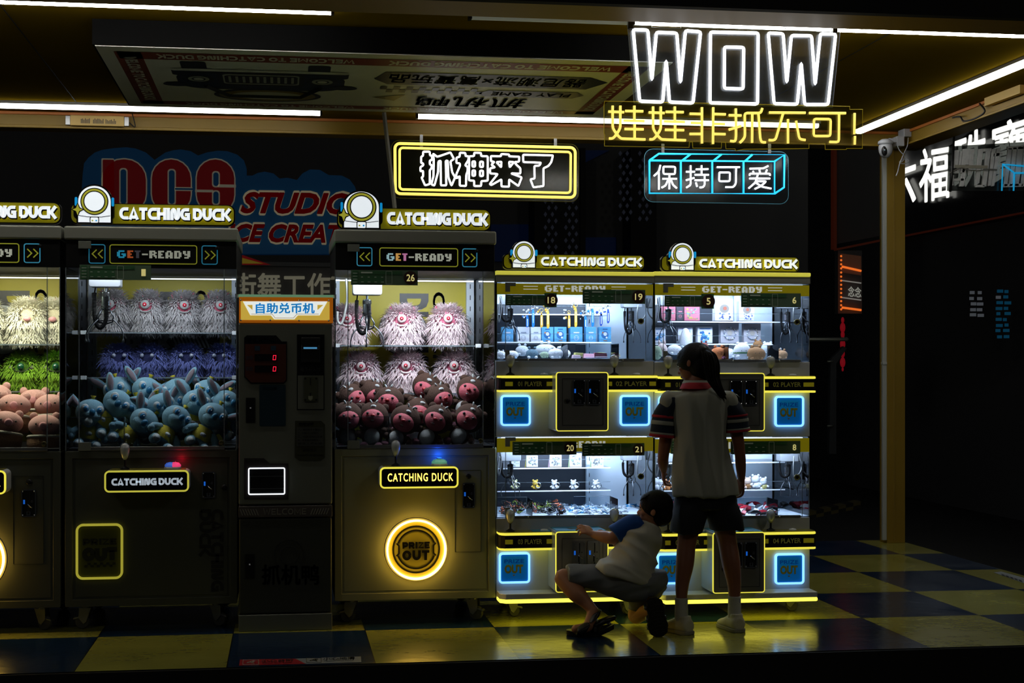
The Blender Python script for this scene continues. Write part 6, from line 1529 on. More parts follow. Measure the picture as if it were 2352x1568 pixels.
# ============================================================ small prizes, left two-tier machine
def A1(x, y): return (1120+x/4.9, 540+y/4.9)
def A2(x, y): return (1120+x/3.92, 820+y/3.92)
def B1(x, y): return (1490+x/4.9, 540+y/4.9)
def B2(x, y): return (1490+x/3.92, 820+y/3.92)
SB = mat('box_sky_blue', '#5aa0cc', 0.45); SBD = mat('box_print_blue', '#2a5e94', 0.45); WBX = mat('box_white', '#d4d6e0', 0.5); BPR = mat('box_print_orange', '#a86c44', 0.5); GPR = mat('box_print_grey', '#8890a0', 0.5)
def gift(conv, x0, y0, x1, y1, Y, D, m, pr, label, group, style=0, cat='box', name='prize_box'):
    a, c = W(*conv(x0, y1), Y), W(*conv(x1, y0), Y); w, h = c.x-a.x, c.z-a.z
    t = thing(name, label, cat, ((a.x+c.x)/2, Y+D/2, a.z), group)
    MB().box(a.x, c.x, Y, Y+D, a.z, c.z).build('carton', m, t, bevel=0.0015)
    b = MB().m(pr)
    if style == 0:
        b.box(a.x+w*0.3, a.x+w*0.7, Y-0.0012, Y, c.z-h*0.18, c.z-h*0.11); b.prism(circ(a.x+w*0.48, a.z+h*0.50, w*0.30, 16), Y-0.0012, Y); b.m(WBX).prism(circ(a.x+w*0.50, a.z+h*0.55, w*0.15, 14), Y-0.002, Y-0.0012).prism(circ(a.x+w*0.62, a.z+h*0.32, w*0.08, 12), Y-0.002, Y-0.0012)
        b.m(BPR).box(a.x+w*0.36, a.x+w*0.66, Y-0.0012, Y, a.z+h*0.10, a.z+h*0.15).prism(circ(a.x+w*0.3, a.z+h*0.64, w*0.07, 10), Y-0.002, Y-0.0012)
    elif style == 1:
        b.box(a.x+w*0.28, a.x+w*0.74, Y-0.0012, Y, c.z-h*0.40, c.z-h*0.32); b.frame(circ(a.x+w*0.5, a.z+h*0.3, w*0.2, 16), circ(a.x+w*0.5, a.z+h*0.3, w*0.17, 16), Y-0.0012, Y)
        b.box(a.x+w*0.38, a.x+w*0.44, Y-0.0012, Y, a.z+h*0.28, a.z+h*0.33).box(a.x+w*0.56, a.x+w*0.62, Y-0.0012, Y, a.z+h*0.28, a.z+h*0.33)
    elif style == 2:   # window with a charm inside
        b.prism(circ(a.x+w*0.52, a.z+h*0.55, w*0.26, 14, h*0.19), Y-0.0015, Y); b.m(mat('charm_warm', '#b06048', 0.4)).prism(circ(a.x+w*0.55, a.z+h*0.56, w*0.10, 12), Y-0.003, Y-0.0015)
        b.m(mat('print_violet', '#5a68b0', 0.5)); 
        for q in range(14): b.prism(circ(a.x+w*R.uniform(0.25, 0.85), a.z+h*R.uniform(0.06, 0.34), w*R.uniform(0.02, 0.06), 7), Y-0.0015, Y)
    elif style == 3:   # photo card sleeve
        b.box(a.x+w*0.15, c.x-w*0.15, Y-0.0012, Y, c.z-h*0.13, c.z-h*0.08)
        for q in range(18): b.m(R.choice([SBD, SB, pr])).prism(circ(a.x+w*R.uniform(0.18, 0.85), a.z+h*R.uniform(0.1, 0.72), w*R.uniform(0.04, 0.11), 7), Y-0.0012-0.0001*q, Y)
    elif style == 4:   # wreath of charms
        for q in range(18):
            an = 2*PI*q/18; b.m(R.choice([pr, WBX, GPR])).ball((a.x+w*0.5+w*0.31*math.cos(an), Y-0.003, a.z+h*0.48+w*0.31*math.sin(an)), w*0.045, 7, 5)
        b.m(pr).prism(circ(a.x+w*0.5, a.z+h*0.5, w*0.14, 12), Y-0.002, Y)
    elif style == 5:
        for q in range(22): b.m(R.choice([pr, mat('print_peach', '#d89a78', 0.5), mat('print_mint', '#98b8a0', 0.5)])).prism(circ(a.x+w*R.uniform(0.18, 0.84), a.z+h*R.uniform(0.12, 0.85), w*R.uniform(0.03, 0.09), 7), Y-0.0012-0.0001*q, Y)
    b.build('printed_front', None, t)
    return t
YS = 7.83
bx = [(165,290,SB,WBX,1,'pale blue carton, left end of the shelf'), (335,470,WBX,GPR,1,'white carton printed with a small face, left'), (487,600,WBX,GPR,1,'white carton beside the blue ones'), (607,740,SB,SBD,0,'blue carton, third from left among the cartons under the yellow straps'), (750,888,SB,SBD,0,'blue carton in the middle of the shelf'),
      (930,1068,SB,WBX,1,'blue carton with a white figure, left one of two'), (1105,1222,SB,WBX,1,'blue carton with a white figure, right one of two'), (1255,1390,SB,SBD,0,'blue carton at the right end of the shelf')]
for (x0, x1, m_, p_, st, lb) in bx: gift(A1, x0, 1032, x1, 1208, YS, 0.05, m_, p_, lb, 'cartons on the shelf of machine 18-19', st)
def keychain(px, y0, y1, m_, Y, label, charm):
    a = W(*A1(px, y0), Y); c = W(*A1(px, y1), Y); L_ = a.z-c.z
    t = thing('keychain', label, 'keychain', a, 'strap keychains hanging in machine 18-19')
    r = MB(); r.tube([(a.x+0.009*math.cos(q*PI/8), Y, a.z+0.009*math.sin(q*PI/8)) for q in range(16)], 0.0013, 6, True); r.build('key_ring', CHR if charm != 'gold' else mat('gold_metal', '#c8a85a', 0.25, 1.0), t, True)
    s_ = MB(); w_ = 0.0075
    s_.prism([(a.x-w_*0.5, a.z-0.012), (a.x+w_*0.5, a.z-0.012), (a.x+w_, a.z-0.03), (a.x+w_*1.2, c.z+0.012), (a.x+w_*0.6, c.z), (a.x-w_*0.6, c.z), (a.x-w_*0.8, c.z+0.012), (a.x-w_*0.7, a.z-0.03)], Y-0.0015, Y+0.0015)
    o = s_.build('strap', m_, t, bevel=0.001)
    q_ = MB()
    for i in range(9): q_.box(a.x-0.001, a.x+0.0035, Y-0.0022, Y-0.0015, a.z-0.036-L_*0.055*i, a.z-0.033-L_*0.055*i)
    q_.build('strap_print', WHT, o)
    k = MB().m(m_)
    for i in range(6):
        k.m(R.choice([m_, WHT, CHR])).ball((a.x-0.012+R.uniform(-0.014, 0.012), Y+0.01+R.uniform(-0.006, 0.006), a.z+R.uniform(-0.03, 0.012)), R.uniform(0.004, 0.008), 8, 6)
    k.build('charm', None, t, True)
KB, KY, KN = mat('strap_blue', '#1468b8', 0.4), mat('strap_yellow', '#c89a34', 0.4), mat('strap_navy', '#1c3c8c', 0.4)
for (x, y0, y1, m_, dy, lb, ch) in ((445,870,1035,KB,0.03,'plain blue strap keychain at the left of the row','s'), (510,805,1035,KB,0,'blue strap keychain with white print, leftmost printed one','s'), (605,845,1040,KY,0.03,'plain yellow strap keychain left of the first printed yellow one','gold'), (677,815,1050,KY,0,'printed yellow strap keychain in front of a blue carton','gold'),
    (915,870,1045,KY,0.03,'plain yellow strap keychain with metal charms, middle','gold'), (990,790,1035,KY,0,'printed yellow strap keychain with gold charms, middle','gold'), (1100,880,1040,KB,0.02,'light blue printed strap keychain right of the middle','s'), (1180,800,1030,KB,0,'plain bright blue strap keychain with silver ring','s'),
    (1275,840,1020,KN,0.03,'plain navy strap keychain near the right end','s'), (1355,805,990,KN,0,'printed navy strap keychain at the right end','s')):
    keychain(x, y0, y1, m_, 7.77+dy, lb, ch)
def plushie(conv, x, y, Y, r, m_, label, group=None, ears=0, m2_=None, squash=(1, 1, 0.9), face=True):
    p = W(*conv(x, y), Y)
    t = thing('small_plush', label, 'plush toy', p, group)
    MB().ball(p, (r*squash[0], r*0.8*squash[1], r*squash[2]), 18, 12).build('body', m_, t, True)
    for s_ in (-1, 1):
        if ears: MB().ball(p+Vector((s_*r*0.5, 0, r*(0.75+0.25*ears))), (r*0.24, r*0.2, r*0.26*ears), 12, 8).build('ear', m_, t, True)
        if face: MB().ball(p+Vector((s_*r*0.28, -r*0.76, r*0.15)), r*0.055, 8, 6).build('eye', BLK, t, True)
        MB().ball(p+Vector((s_*r*0.6, -r*0.45, -r*0.55)), (r*0.30, r*0.34, r*0.24), 12, 8).build('paw', m2_ or m_, t, True)
    return t
PWH, PTL, PSG = fuzz('prize_white', '#d4d4d8'), fuzz('prize_teal', '#48606c'), fuzz('prize_sage', '#8a9a80')
g_ = 'small plushes on the deck of machine 18-19'
for (x, y, Y, r, m_, sq, lb, e, m2_) in ((390,1300,7.80,0.030,PWH,(1.2,1,0.9),'white small plush lying left on the deck, behind the teal one',1,None), (500,1335,7.68,0.030,PTL,(1.1,1,0.8),'dark teal and white small plush',1,PWH), (650,1290,7.78,0.038,PWH,(1.5,1,0.8),'largest white small plush, centre of the heap',1,None), (640,1345,7.64,0.020,PSG,(1.2,1,0.8),'sage green small plush between two white ones',0,None),
    (765,1335,7.64,0.030,PWH,(1.3,1,0.95),'white small plush in front of the heap, right side',1,None), (850,1330,7.76,0.030,PWH,(1.3,1,0.8),'white small plush at the right end of the heap',1,None), (150,1350,7.66,0.022,PWH,(1.2,1,1),'white small plush in the left corner by the glass',1,None), (275,1345,7.66,0.026,PWH,(1.3,1,0.8),'pale plush behind the left prize chute corner bracket',0,mat('prize_pale_blue','#a8c0d4',0.8))):
    plushie(A1, x, y, Y, r, m_, lb, g_, e, m2_, sq)
for (x0, y0, x1, y1, Y, c_, lb) in ((980,1325,1085,1375,7.72,'#c8c070','yellow flat pack at the left of the packs'), (1085,1335,1205,1382,7.68,'#e0a0b0','pink flat pack beside the yellow ones'), (1205,1325,1350,1380,7.70,'#d87888','pink and white striped pack'), (960,1350,1050,1385,7.62,'#d8b8c0','pale pink flat pack at the front'), (1240,1322,1335,1345,7.80,'#c8c468','yellow flat pack behind the striped one'), (1420,1335,1500,1378,7.7,'#b8b098','pale beige pack beside the chute')):
    a, c = W(*A1(x0, y1), Y), W(*A1(x1, y0), Y); m_ = mat('pack_'+c_[1:], c_, 0.4)
    t = thing('flat_pack', lb, 'packet', (a.x, Y, a.z), 'flat packs on the deck of machine 18-19')
    MB().prism([(a.x, a.z), (c.x, a.z+0.001), (c.x-0.003, c.z), (a.x+0.004, c.z+0.002)], Y, Y+0.045).build('pack', m_, t, bevel=0.002)
    MB().prism([(a.x+0.002, a.z+0.004), (c.x-0.002, a.z+0.005), (c.x-0.002, a.z+0.007), (a.x+0.002, a.z+0.006)], Y-0.001, Y).build('stripe', WBX, t)
# ---- lower tier: cards, figures, trinkets
CG = [mat('card_back_'+c[1:], c, 0.5) for c in ('#c8b85c', '#c8b85c', '#c8a0b0', '#a8b888', '#a8b888')]
for i, (x0, x1, y0) in enumerate(((215,290,890), (350,453,885), (560,667,880), (740,848,865), (935,1045,893))):
    t = gift(A2, x0, y0, x1, 989, 7.84, 0.012, WBX, mat('print_peach'), ['white card stand, left end of the top shelf, half behind the claw box', 'white card stand with yellow back, second from left', 'white card stand with pink back', 'white card stand with green back under sticker 20', 'white card stand with green back, right end'][i], 'card stands in machine 20-21', 5, 'card', 'card_stand')
    a, c = W(*A2(x0-14, 989), 7.853), W(*A2(x0+30, y0), 7.853); MB().prism([(a.x, a.z), (c.x, a.z), (c.x, c.z), (a.x+0.008, c.z)], 7.853, 7.86).build('easel_back', CG[i], t)
def figure(conv, x, y, Y, s, m_, label, group, m2_=None, helmet=True):
    p = W(*conv(x, y), Y); t = thing('toy_figure', label, 'figurine', (p.x, p.y, p.z-0.026*s), group)
    MB().ball(p, (0.013*s, 0.011*s, 0.013*s), 14, 10).build('head', m_, t, True)
    MB().ball(p+Vector((0.004*s, 0.002, -0.017*s)), (0.012*s, 0.010*s, 0.012*s), 12, 8).build('torso', m2_ or m_, t, True)
    for s_ in (-1, 1):
        MB().tube([p+Vector((s_*0.006*s, 0, -0.020*s)), p+Vector((s_*0.009*s, -0.004*s, -0.0245*s))], 0.005*s, 8).build('leg', m_, t, True)
        MB().tube([p+Vector((s_*0.010*s, 0, -0.013*s)), p+Vector((s_*0.018*s, -0.006*s, -0.017*s))], 0.0038*s, 8).build('arm', m_, t, True)
        MB().ball(p+Vector((s_*0.009*s, 0, 0.012*s)), 0.0045*s, 8, 6).build('ear', m_, t, True)
    if helmet: MB().tube([p+Vector((0.012*s*math.cos(q*PI/8)+0.012*s, -0.008*s, 0.012*s*math.sin(q*PI/8)-0.010*s)) for q in range(16)], 0.0022*s, 6, True).build('helmet_ring', CHR, t, True)
    return t
FW, FY = mat('figure_white', '#d8dce4', 0.35), mat('figure_yellow', '#c8a83c', 0.4)
for i, (x, m_, lb) in enumerate(((242,mat('figure_pale_yellow','#c8c898',0.4),'pale yellow toy figure, left end'), (428,FY,'golden yellow toy figure'), (600,FW,'white toy figure, first one right of the yellow'), (772,FW,'white toy figure, widest one in the middle'), (972,FW,'white toy figure at the right end'))):
    figure(A2, x, 1133, 7.85, 1.15, m_, lb+' of the lower shelf', 'toy figures in machine 20-21')
# trinkets: small linked charms, each its own object
def trinket(name, label, group, c1, c2, kind, seed):
    rr = random.Random(seed); t = MB()
    if kind == 'link':
        for k in range(2): t.m(c1 if k == 0 else c2).tube([Vector((0.012*math.cos(q*PI/6), 0.007*math.sin(q*PI/6), 0.004*math.sin(q*PI/3)))+Vector((k*0.012-0.006, 0, 0.003*k)) for q in range(12)], 0.0026, 5, True)
        t.m(c2).box(-0.008, 0.006, -0.004, 0.004, -0.002, 0.006)
    elif kind == 'plane':
        t.m(c1).prism_h([(-0.02, 0), (-0.006, 0.004), (0.0, 0.018), (0.005, 0.018), (0.004, 0.004), (0.02, 0.002), (0.02, -0.002), (0.004, -0.004), (0.005, -0.018), (0.0, -0.018), (-0.006, -0.004)], -0.001, 0.003).m(c2).box(-0.006, 0.006, -0.003, 0.003, 0.003, 0.008)
    else:
        t.m(c1).prism([(-0.034, 0.0), (0.030, 0.0), (0.034, 0.006), (0.010, 0.018), (-0.012, 0.018), (-0.034, 0.008)], -0.013, 0.013).m(c2).box(-0.010, 0.030, -0.014, 0.014, -0.004, 0.003).box(-0.034, -0.02, -0.010, 0.010, 0.002, 0.012)
    o = t.build(name, None, None); tag(o, label, 'trinket', group)
    return o
def scatter(proto, n, conv, x0, x1, y0, y1, za, zgap, s=1.0, Y0=7.54, Y1=8.0, label=None, heap=0.0):
    for i in range(n):
        o = proto if i == 0 else proto.copy()
        if i: COL.objects.link(o)
        v = R.random(); px = conv(R.uniform(x0, x1), 0)[0]
        Y = Y0+(Y1-Y0)*v
        o.location = (WX(px, Y), Y, za+zgap+R.random()*heap); o.rotation_euler = (R.uniform(-0.5, 0.5), R.uniform(-0.5, 0.5), R.uniform(0, 6.28)); k = s*R.uniform(0.85, 1.25); o.scale = (k, k, k)
def zdeck(py, dz): return W(1320, py, DY0).z+0.005
zA2 = W((1139.5+1501.5)/2, 1187, DY0).z+0.004; zB2 = W(1681, 1189, DY0).z+0.004
gl = 'linked charms heaped on the left of the deck, machine 20-21'
BL_, OR_, GR_ = mat('trinket_black', '#18181a', 0.35), mat('trinket_orange', '#b85a34', 0.4), mat('trinket_green', '#7c8c2c', 0.4)
scatter(trinket('charm_trinket', 'small black linked charm in the dark heap on the left', gl, BL_, BL_, 'link', 1), 34, A2, 140, 700, 0, 0, zA2, 0.006, 1.15, heap=0.03)
scatter(trinket('charm_trinket', 'small orange linked charm in the dark heap on the left', gl, OR_, BL_, 'link', 2), 34, A2, 140, 690, 0, 0, zA2, 0.006, 1.15, heap=0.035)
scatter(trinket('charm_trinket', 'small olive green linked charm in the dark heap on the left', gl, GR_, BL_, 'link', 3), 12, A2, 190, 560, 0, 0, zA2, 0.008, 1.2, heap=0.035)
gl = 'pale charms scattered on the right of the deck, machine 20-21'
scatter(trinket('charm_trinket', 'small white plane-shaped charm on the right of the deck', gl, WHT, GPR, 'plane', 4), 36, A2, 540, 1240, 0, 0, zA2, 0.004, 1.1, heap=0.012)
scatter(trinket('charm_trinket', 'small blue plane-shaped charm on the right of the deck', gl, mat('trinket_blue', '#2a86b8', 0.4), WHT, 'plane', 5), 18, A2, 560, 1280, 0, 0, zA2, 0.006, 1.0, heap=0.012)
scatter(trinket('charm_trinket', 'small grey linked charm on the right of the deck', gl, GPR, WHT, 'link', 6), 18, A2, 540, 1150, 0, 0, zA2, 0.006, 1.0, heap=0.014)
# ============================================================ small prizes, right two-tier machine
PKX, DKX = mat('box_pink', '#d8788c', 0.45), mat('box_dark', '#45404a', 0.4)
g_ = 'gift boxes on the upper shelf of machine 5-6'
gift(B1, 150, 802, 302, 962, 7.85, 0.05, PKX, WBX, 'pink box at the left end, behind the claw', g_, 5)
gift(B1, 310, 802, 398, 960, 7.86, 0.05, DKX, PKX, 'narrow dark and pink box', g_, 1)
gift(B1, 402, 800, 574, 962, 7.85, 0.05, PKX, mat('box_gold_print', '#c8b060', 0.4), 'pink box with a large picture under sticker 5', g_, 5)
gift(B1, 745, 715, 950, 962, 7.84, 0.05, WBX, mat('box_window', '#8c847c', 0.4), 'tall white box with a cut-out window, left one', g_, 2)
gift(B1, 1015, 740, 1190, 962, 7.84, 0.05, WBX, mat('box_window'), 'tall white box with a cut-out window, below sticker 6', g_, 2)
g_ = 'boxes on the middle shelf of machine 5-6'
gift(B1, 60, 1038, 190, 1212, 7.84, 0.04, WBX, SBD, 'blue printed card pack at the left end', g_, 3)
gift(B1, 330, 1033, 495, 1214, 7.84, 0.04, WBX, mat('print_lilac', '#9c98c0', 0.5), 'lilac printed card pack behind the white seal-shaped plush', g_, 3)
gift(B1, 550, 1033, 718, 1214, 7.84, 0.04, WBX, SBD, 'card pack with dense blue print, middle', g_, 3)
GBX = mat('box_grey_lilac', '#a8a4ac', 0.5)
gift(B1, 810, 985, 1015, 1214, 7.85, 0.04, GBX, mat('box_print_warm', '#a09890', 0.5), 'grey box with a ring of beads, left one', g_, 4)
gift(B1, 1070, 992, 1262, 1214, 7.85, 0.04, GBX, mat('box_print_warm'), 'grey box with a ring of beads, right one', g_, 4)
g_ = 'plushes on the deck of machine 5-6'
OB, BB, TB = fuzz('prize_orange', '#b0602c'), fuzz('prize_brown', '#8a6038'), fuzz('prize_tan', '#a8805c')
plushie(B1, 415, 1215, 7.80, 0.036, PWH, 'white seal-shaped plush standing above the girl\'s head', g_, 0, None, (0.9,1,2.2), False)
for (x, y, Y, r, m_, sq, lb, e, m2_) in ((785,1330,7.62,0.034,OB,(1.25,1,0.95),'orange potato-shaped plush right of the ponytail',1,fuzz('prize_pink','#c87890')), (1050,1315,7.64,0.042,PWH,(1.1,1,1.2),'white plush with knob ears and a green collar',1,None), (1205,1340,7.62,0.038,BB,(1.4,1,1.0),'brown dog-shaped plush beside the white one',1,None),
    (1230,1240,7.80,0.026,BB,(1.1,1,1.0),'small brown plush at the back, in a bag',1,None), (1340,1285,7.76,0.034,PWH,(1.1,1,1.1),'white bear plush behind the brown one',1,None), (1500,1345,7.68,0.026,TB,(1.2,1,0.9),'tan plush near the chute',1,None), (1460,1330,7.8,0.024,PWH,(1.2,1,0.9),'cream plush behind the tan one',1,None),
    (870,1255,7.92,0.036,PWH,(1.6,1,0.7),'white plush lying along the back',0,None), (560,1265,7.85,0.034,PWH,(1.6,1,0.9),'white plush behind the girl\'s head',0,None), (290,1290,7.70,0.030,PWH,(1.3,1,0.9),'white plush left of the girl\'s head',0,None), (150,1290,7.64,0.028,fuzz('prize_blush','#d4bcb8'),(1,1,1.2),'blush white rabbit plush at the left window',2,None),
    (92,1325,7.62,0.026,PSG,(1,1,1.4),'grey green plush in the left corner of the window',0,None), (900,1330,7.80,0.03,PWH,(1.2,1,0.9),'white plush between the orange and the collared one',0,None), (620,1250,7.7,0.024,fuzz('prize_redbrown','#7a3428'),(1,1,0.8),'dark red plush showing above the ponytail',1,None)):
    t_ = plushie(B1, x, y, Y, r, m_, lb, g_, e, m2_, sq)
    if 'collar' in lb and 'knob' in lb:
        p = W(*B1(x, y), Y); MB().lathe([(r*1.08, -0.004), (r*1.10, 0.0), (r*1.08, 0.004)], p+Vector((0, 0, -r*0.1)), seg=24, sy=0.74, cap=False).build('collar', mat('collar_green', '#3c6a3c', 0.6), t_, True)
g_ = 'toy figures in machine 8'
for (x, y, s, m_, m2_, lb) in ((890,1115,1.5,mat('figure_blush','#d0b4a4',0.4),BB,'blush toy figure in brown, left of the white ones'), (962,1100,1.7,FW,None,'tall white toy figure at the back'), (1030,1120,1.6,FW,mat('figure_sign','#a09a60',0.4),'white toy figure holding an olive plate'), (60,1120,1.5,FW,None,'white toy figure at the left window'), (100,1130,1.4,FW,None,'white toy figure near the girl\'s arm'), (160,1125,1.5,mat('figure_orange','#c88048',0.4),None,'orange and white toy figure at the girl\'s elbow')):
    figure(B2, x, y, 7.86, s, m_, lb, g_, m2_, False)
RD = mat('trinket_red', '#b81c30', 0.35); GY = mat('trinket_dark_grey', '#3c3e44', 0.4)
gl = 'toy cars on the deck of machine 8'
scatter(trinket('toy_car', 'small red toy car on the deck behind the girl', gl, RD, BL_, 'car', 7), 22, B2, 130, 1120, 0, 0, zB2, 0.006, 1.0, heap=0.012)
scatter(trinket('toy_car', 'small dark grey toy car on the deck behind the girl', gl, GY, WHT, 'car', 8), 14, B2, 130, 1150, 0, 0, zB2, 0.006, 0.9, heap=0.010)
scatter(trinket('toy_car', 'small white toy car on the deck behind the girl', gl, WHT, RD, 'car', 9), 10, B2, 150, 1120, 0, 0, zB2, 0.006, 0.85, heap=0.010)
# ============================================================ people
def V(px, py, Y): return W(px, py, Y)
def loft(mb, secs, n=24, sub=4):
    """closed skin through elliptical sections (centre, half-width vector, half-depth vector)"""
    cs_ = smooth_path([s[0] for s in secs], sub); as_ = smooth_path([s[1] for s in secs], sub); bs_ = smooth_path([s[2] for s in secs], sub)
    vs = []; m = len(cs_)
    for c, a, b in zip(cs_, as_, bs_):
        for j in range(n):
            t = 2*PI*j/n; vs.append(c+a*math.cos(t)+b*math.sin(t))
    fs = [(i*n+j, i*n+(j+1) % n, (i+1)*n+(j+1) % n, (i+1)*n+j) for i in range(m-1) for j in range(n)]
    fs += [tuple(reversed(range(n))), tuple(range((m-1)*n, m*n))]
    return mb.add(vs, fs)
def limb(mb, pts, rs, seg=16):
    P2 = smooth_path(pts, 5); Q = smooth_path([Vector((r, 0, 0)) for r in rs], 5)
    mb.tube(P2, [q.x for q in Q], seg); mb.ball(pts[0], rs[0], 14, 10); mb.ball(pts[-1], rs[-1], 14, 10)
    return mb
def fused(mb, name, material, parent, voxel=0.007, smooth=6, fold=None, label=None):
    """union of overlapping volumes as one continuous surface"""
    me = mb.mesh('tmp', parent_world(parent)); bm = bmesh.new(); bm.from_mesh(me); bmesh.ops.recalc_face_normals(bm, faces=bm.faces); bm.to_mesh(me); bm.free()
    ob = bpy.data.objects.new('tmp', me); COL.objects.link(ob)
    rm = ob.modifiers.new('r', 'REMESH'); rm.mode = 'VOXEL'; rm.voxel_size = voxel; rm.use_smooth_shade = True
    if smooth: sm_ = ob.modifiers.new('s', 'SMOOTH'); sm_.factor = 0.5; sm_.iterations = smooth
    bpy.context.view_layer.update(); dg = bpy.context.evaluated_depsgraph_get()
    m2_ = bpy.data.meshes.new_from_object(ob.evaluated_get(dg)); m2_.name = name
    bpy.data.objects.remove(ob); bpy.data.meshes.remove(me)
    if fold:
        nm = [v.normal.copy() for v in m2_.vertices]
        for v, n_ in zip(m2_.vertices, nm): v.co += n_*fold(v.co+parent_world(parent))
    m2_.materials.clear(); m2_.materials.append(material); m2_.polygons.foreach_set('use_smooth', [True]*len(m2_.polygons))
    o = bpy.data.objects.new(name, m2_); COL.objects.link(o); o.parent = parent
    if label: o['label'] = label
    return o
def folds(amp, sx, sy, sz, rot=0.0, ph=0.0):
    M = Matrix.Rotation(rot, 3, 'Y')
    def f(p):
        q = M @ p; q = Vector((q.x*sx+ph, q.y*sy, q.z*sz)); a = noise.noise(q)
        return amp*(1-abs(a)*3.0)*0.7+amp*0.5*noise.noise(q*2.1)
    return f
SK = mat('skin', '#b9805e', 0.5, bump=0.05, bscale=300, spec=0.4); HR = mat('black_hair', '#0a0807', 0.6, bump=0.3, bscale=160, spec=0.2)
SHW = mat('school_shirt_white', '#a0a294', 0.85, bump=0.06, bscale=900); NVY = mat('navy_cloth', '#0f1d30', 0.8, bump=0.06, bscale=900); REDC = mat('red_trim', '#a81c2c', 0.8)
SHG = mat('grey_shirt', '#c4c2b0', 0.85, bump=0.06, bscale=900); BLU = mat('blue_sleeve', '#0c4fa0', 0.8, bump=0.05, bscale=900); SHO = mat('grey_shorts', '#7c8084', 0.8, bump=0.06, bscale=700); SHL = mat('pale_short_panel', '#a8b4bc', 0.8)
NSH = mat('navy_shorts', '#0c1119', 0.75); SOC = mat('sock', '#b8b8b0', 0.9, bump=0.3, bscale=400); SHOE = mat('cream_shoe', '#c2bea8', 0.6); SOLE = mat('shoe_sole', '#8c8a7c', 0.7)
SAN = mat('black_sandal', '#101012', 0.45); SANG = mat('sandal_grey', '#5c5e60', 0.35, 0.4); SOLD = mat('dark_sole', '#0c0c0c', 0.8)
def hand(mb, wrist, d, palm_n, side, s=1.0, curl=0.5):
    """palm with four unequal bent fingers and a thumb; d = direction of the fingers, palm_n = palm normal, side = towards the thumb"""
    d, palm_n = d.normalized(), palm_n.normalized(); side = side.normalized()
    pc_ = wrist+d*0.036*s
    loft(mb, [(wrist-d*0.004, side*0.017*s, palm_n*0.013*s), (wrist+d*0.02*s, side*0.024*s, palm_n*0.012*s), (wrist+d*0.048*s, side*0.029*s, palm_n*0.011*s), (wrist+d*0.062*s, side*0.027*s, palm_n*0.009*s)], 14)
    for k, (off, L_) in enumerate(((0.0235, 0.052), (0.008, 0.060), (-0.0085, 0.055), (-0.024, 0.044))):
        b0 = wrist+d*0.058*s+side*off*s; p = [b0]; dd = (d+side*off*7.0).normalized()
        for q, (fr, ang) in enumerate(((0.42, 0.35), (0.32, 0.9), (0.26, 0.7))):
            a = ang*curl*(1+0.15*k); dd = (dd*math.cos(a)+palm_n*math.sin(a)).normalized(); p.append(p[-1]+dd*L_*fr*s*1.05)
        limb(mb, p, [0.0074*s, 0.0070*s, 0.0064*s, 0.0054*s], 10)
    b0 = wrist+d*0.014*s+side*0.020*s
    limb(mb, [b0, b0+(side*0.7+d*0.7+palm_n*0.15)*0.022*s, b0+(side*0.55+d*1.15+palm_n*0.5)*0.036*s], [0.0105*s, 0.0092*s, 0.0075*s], 10)
def head(mb, c, f, up, r, s=1.0):
    """skull, jaw, nose, lips, brow and ears; f = facing direction"""
    f = f.normalized(); up = (up-f*up.dot(f)).normalized(); l = up.cross(f).normalized()
    M = Matrix((l, f, up)).transposed()
    def P3(x, y, z): return c+M @ (Vector((x, y, z))*r)
    mb.ball(P3(0, -0.08, 0.12), (r*0.84, r*1.0, r*0.95), 24, 16, rot=M)
    mb.ball(P3(0, 0.30, -0.42), (r*0.62, r*0.58, r*0.62), 20, 14, rot=M)
    mb.ball(P3(0, 0.52, -0.82), (r*0.28, r*0.24, r*0.2), 12, 8, rot=M)
    limb(mb, [P3(0, 0.84, 0.02), P3(0, 0.98, -0.22)], [0.08*r, 0.13*r], 10)
    for s_ in (-1, 1):
        mb.ball(P3(s_*0.10, 0.90, -0.26), 0.09*r, 10, 8); mb.ball(P3(s_*0.36, 0.62, -0.22), (0.24*r, 0.2*r, 0.2*r), 12, 8, rot=M)
        mb.ball(P3(s_*0.86, -0.05, -0.12), (0.08*r, 0.19*r, 0.27*r), 12, 10, rot=M @ Matrix.Rotation(s_*0.4, 3, 'Z'))
    mb.ball(P3(0, 0.84, -0.50), (0.22*r, 0.10*r, 0.05*r), 12, 8, rot=M); mb.ball(P3(0, 0.82, -0.60), (0.19*r, 0.10*r, 0.06*r), 12, 8, rot=M)
    return P3, M
def face_bits(parent, P3, M, r):
    for s_ in (-1, 1):
        o = MB().ball(P3(s_*0.34, 0.795, 0.0), (0.13*r, 0.06*r, 0.065*r), 12, 8, rot=M).build('eye', mat('eye_white', '#c8c4bc', 0.2), parent, True)
        MB().ball(P3(s_*0.34, 0.85, 0.0), (0.055*r, 0.03*r, 0.055*r), 10, 8, rot=M).build('iris', BLK, o, True)
        MB().tube(smooth_path([P3(s_*0.18, 0.92, 0.16), P3(s_*0.36, 0.88, 0.21), P3(s_*0.54, 0.74, 0.15)], 4), 0.022*r, 6).build('eyebrow', HR, parent, True)
    MB().tube(smooth_path([P3(-0.2, 0.86, -0.55), P3(0, 0.93, -0.55), P3(0.2, 0.86, -0.55)], 4), [0.02*r]+[0.035*r]*7+[0.02*r], 6).build('mouth', mat('lips', '#8a4a42', 0.5), parent, True)
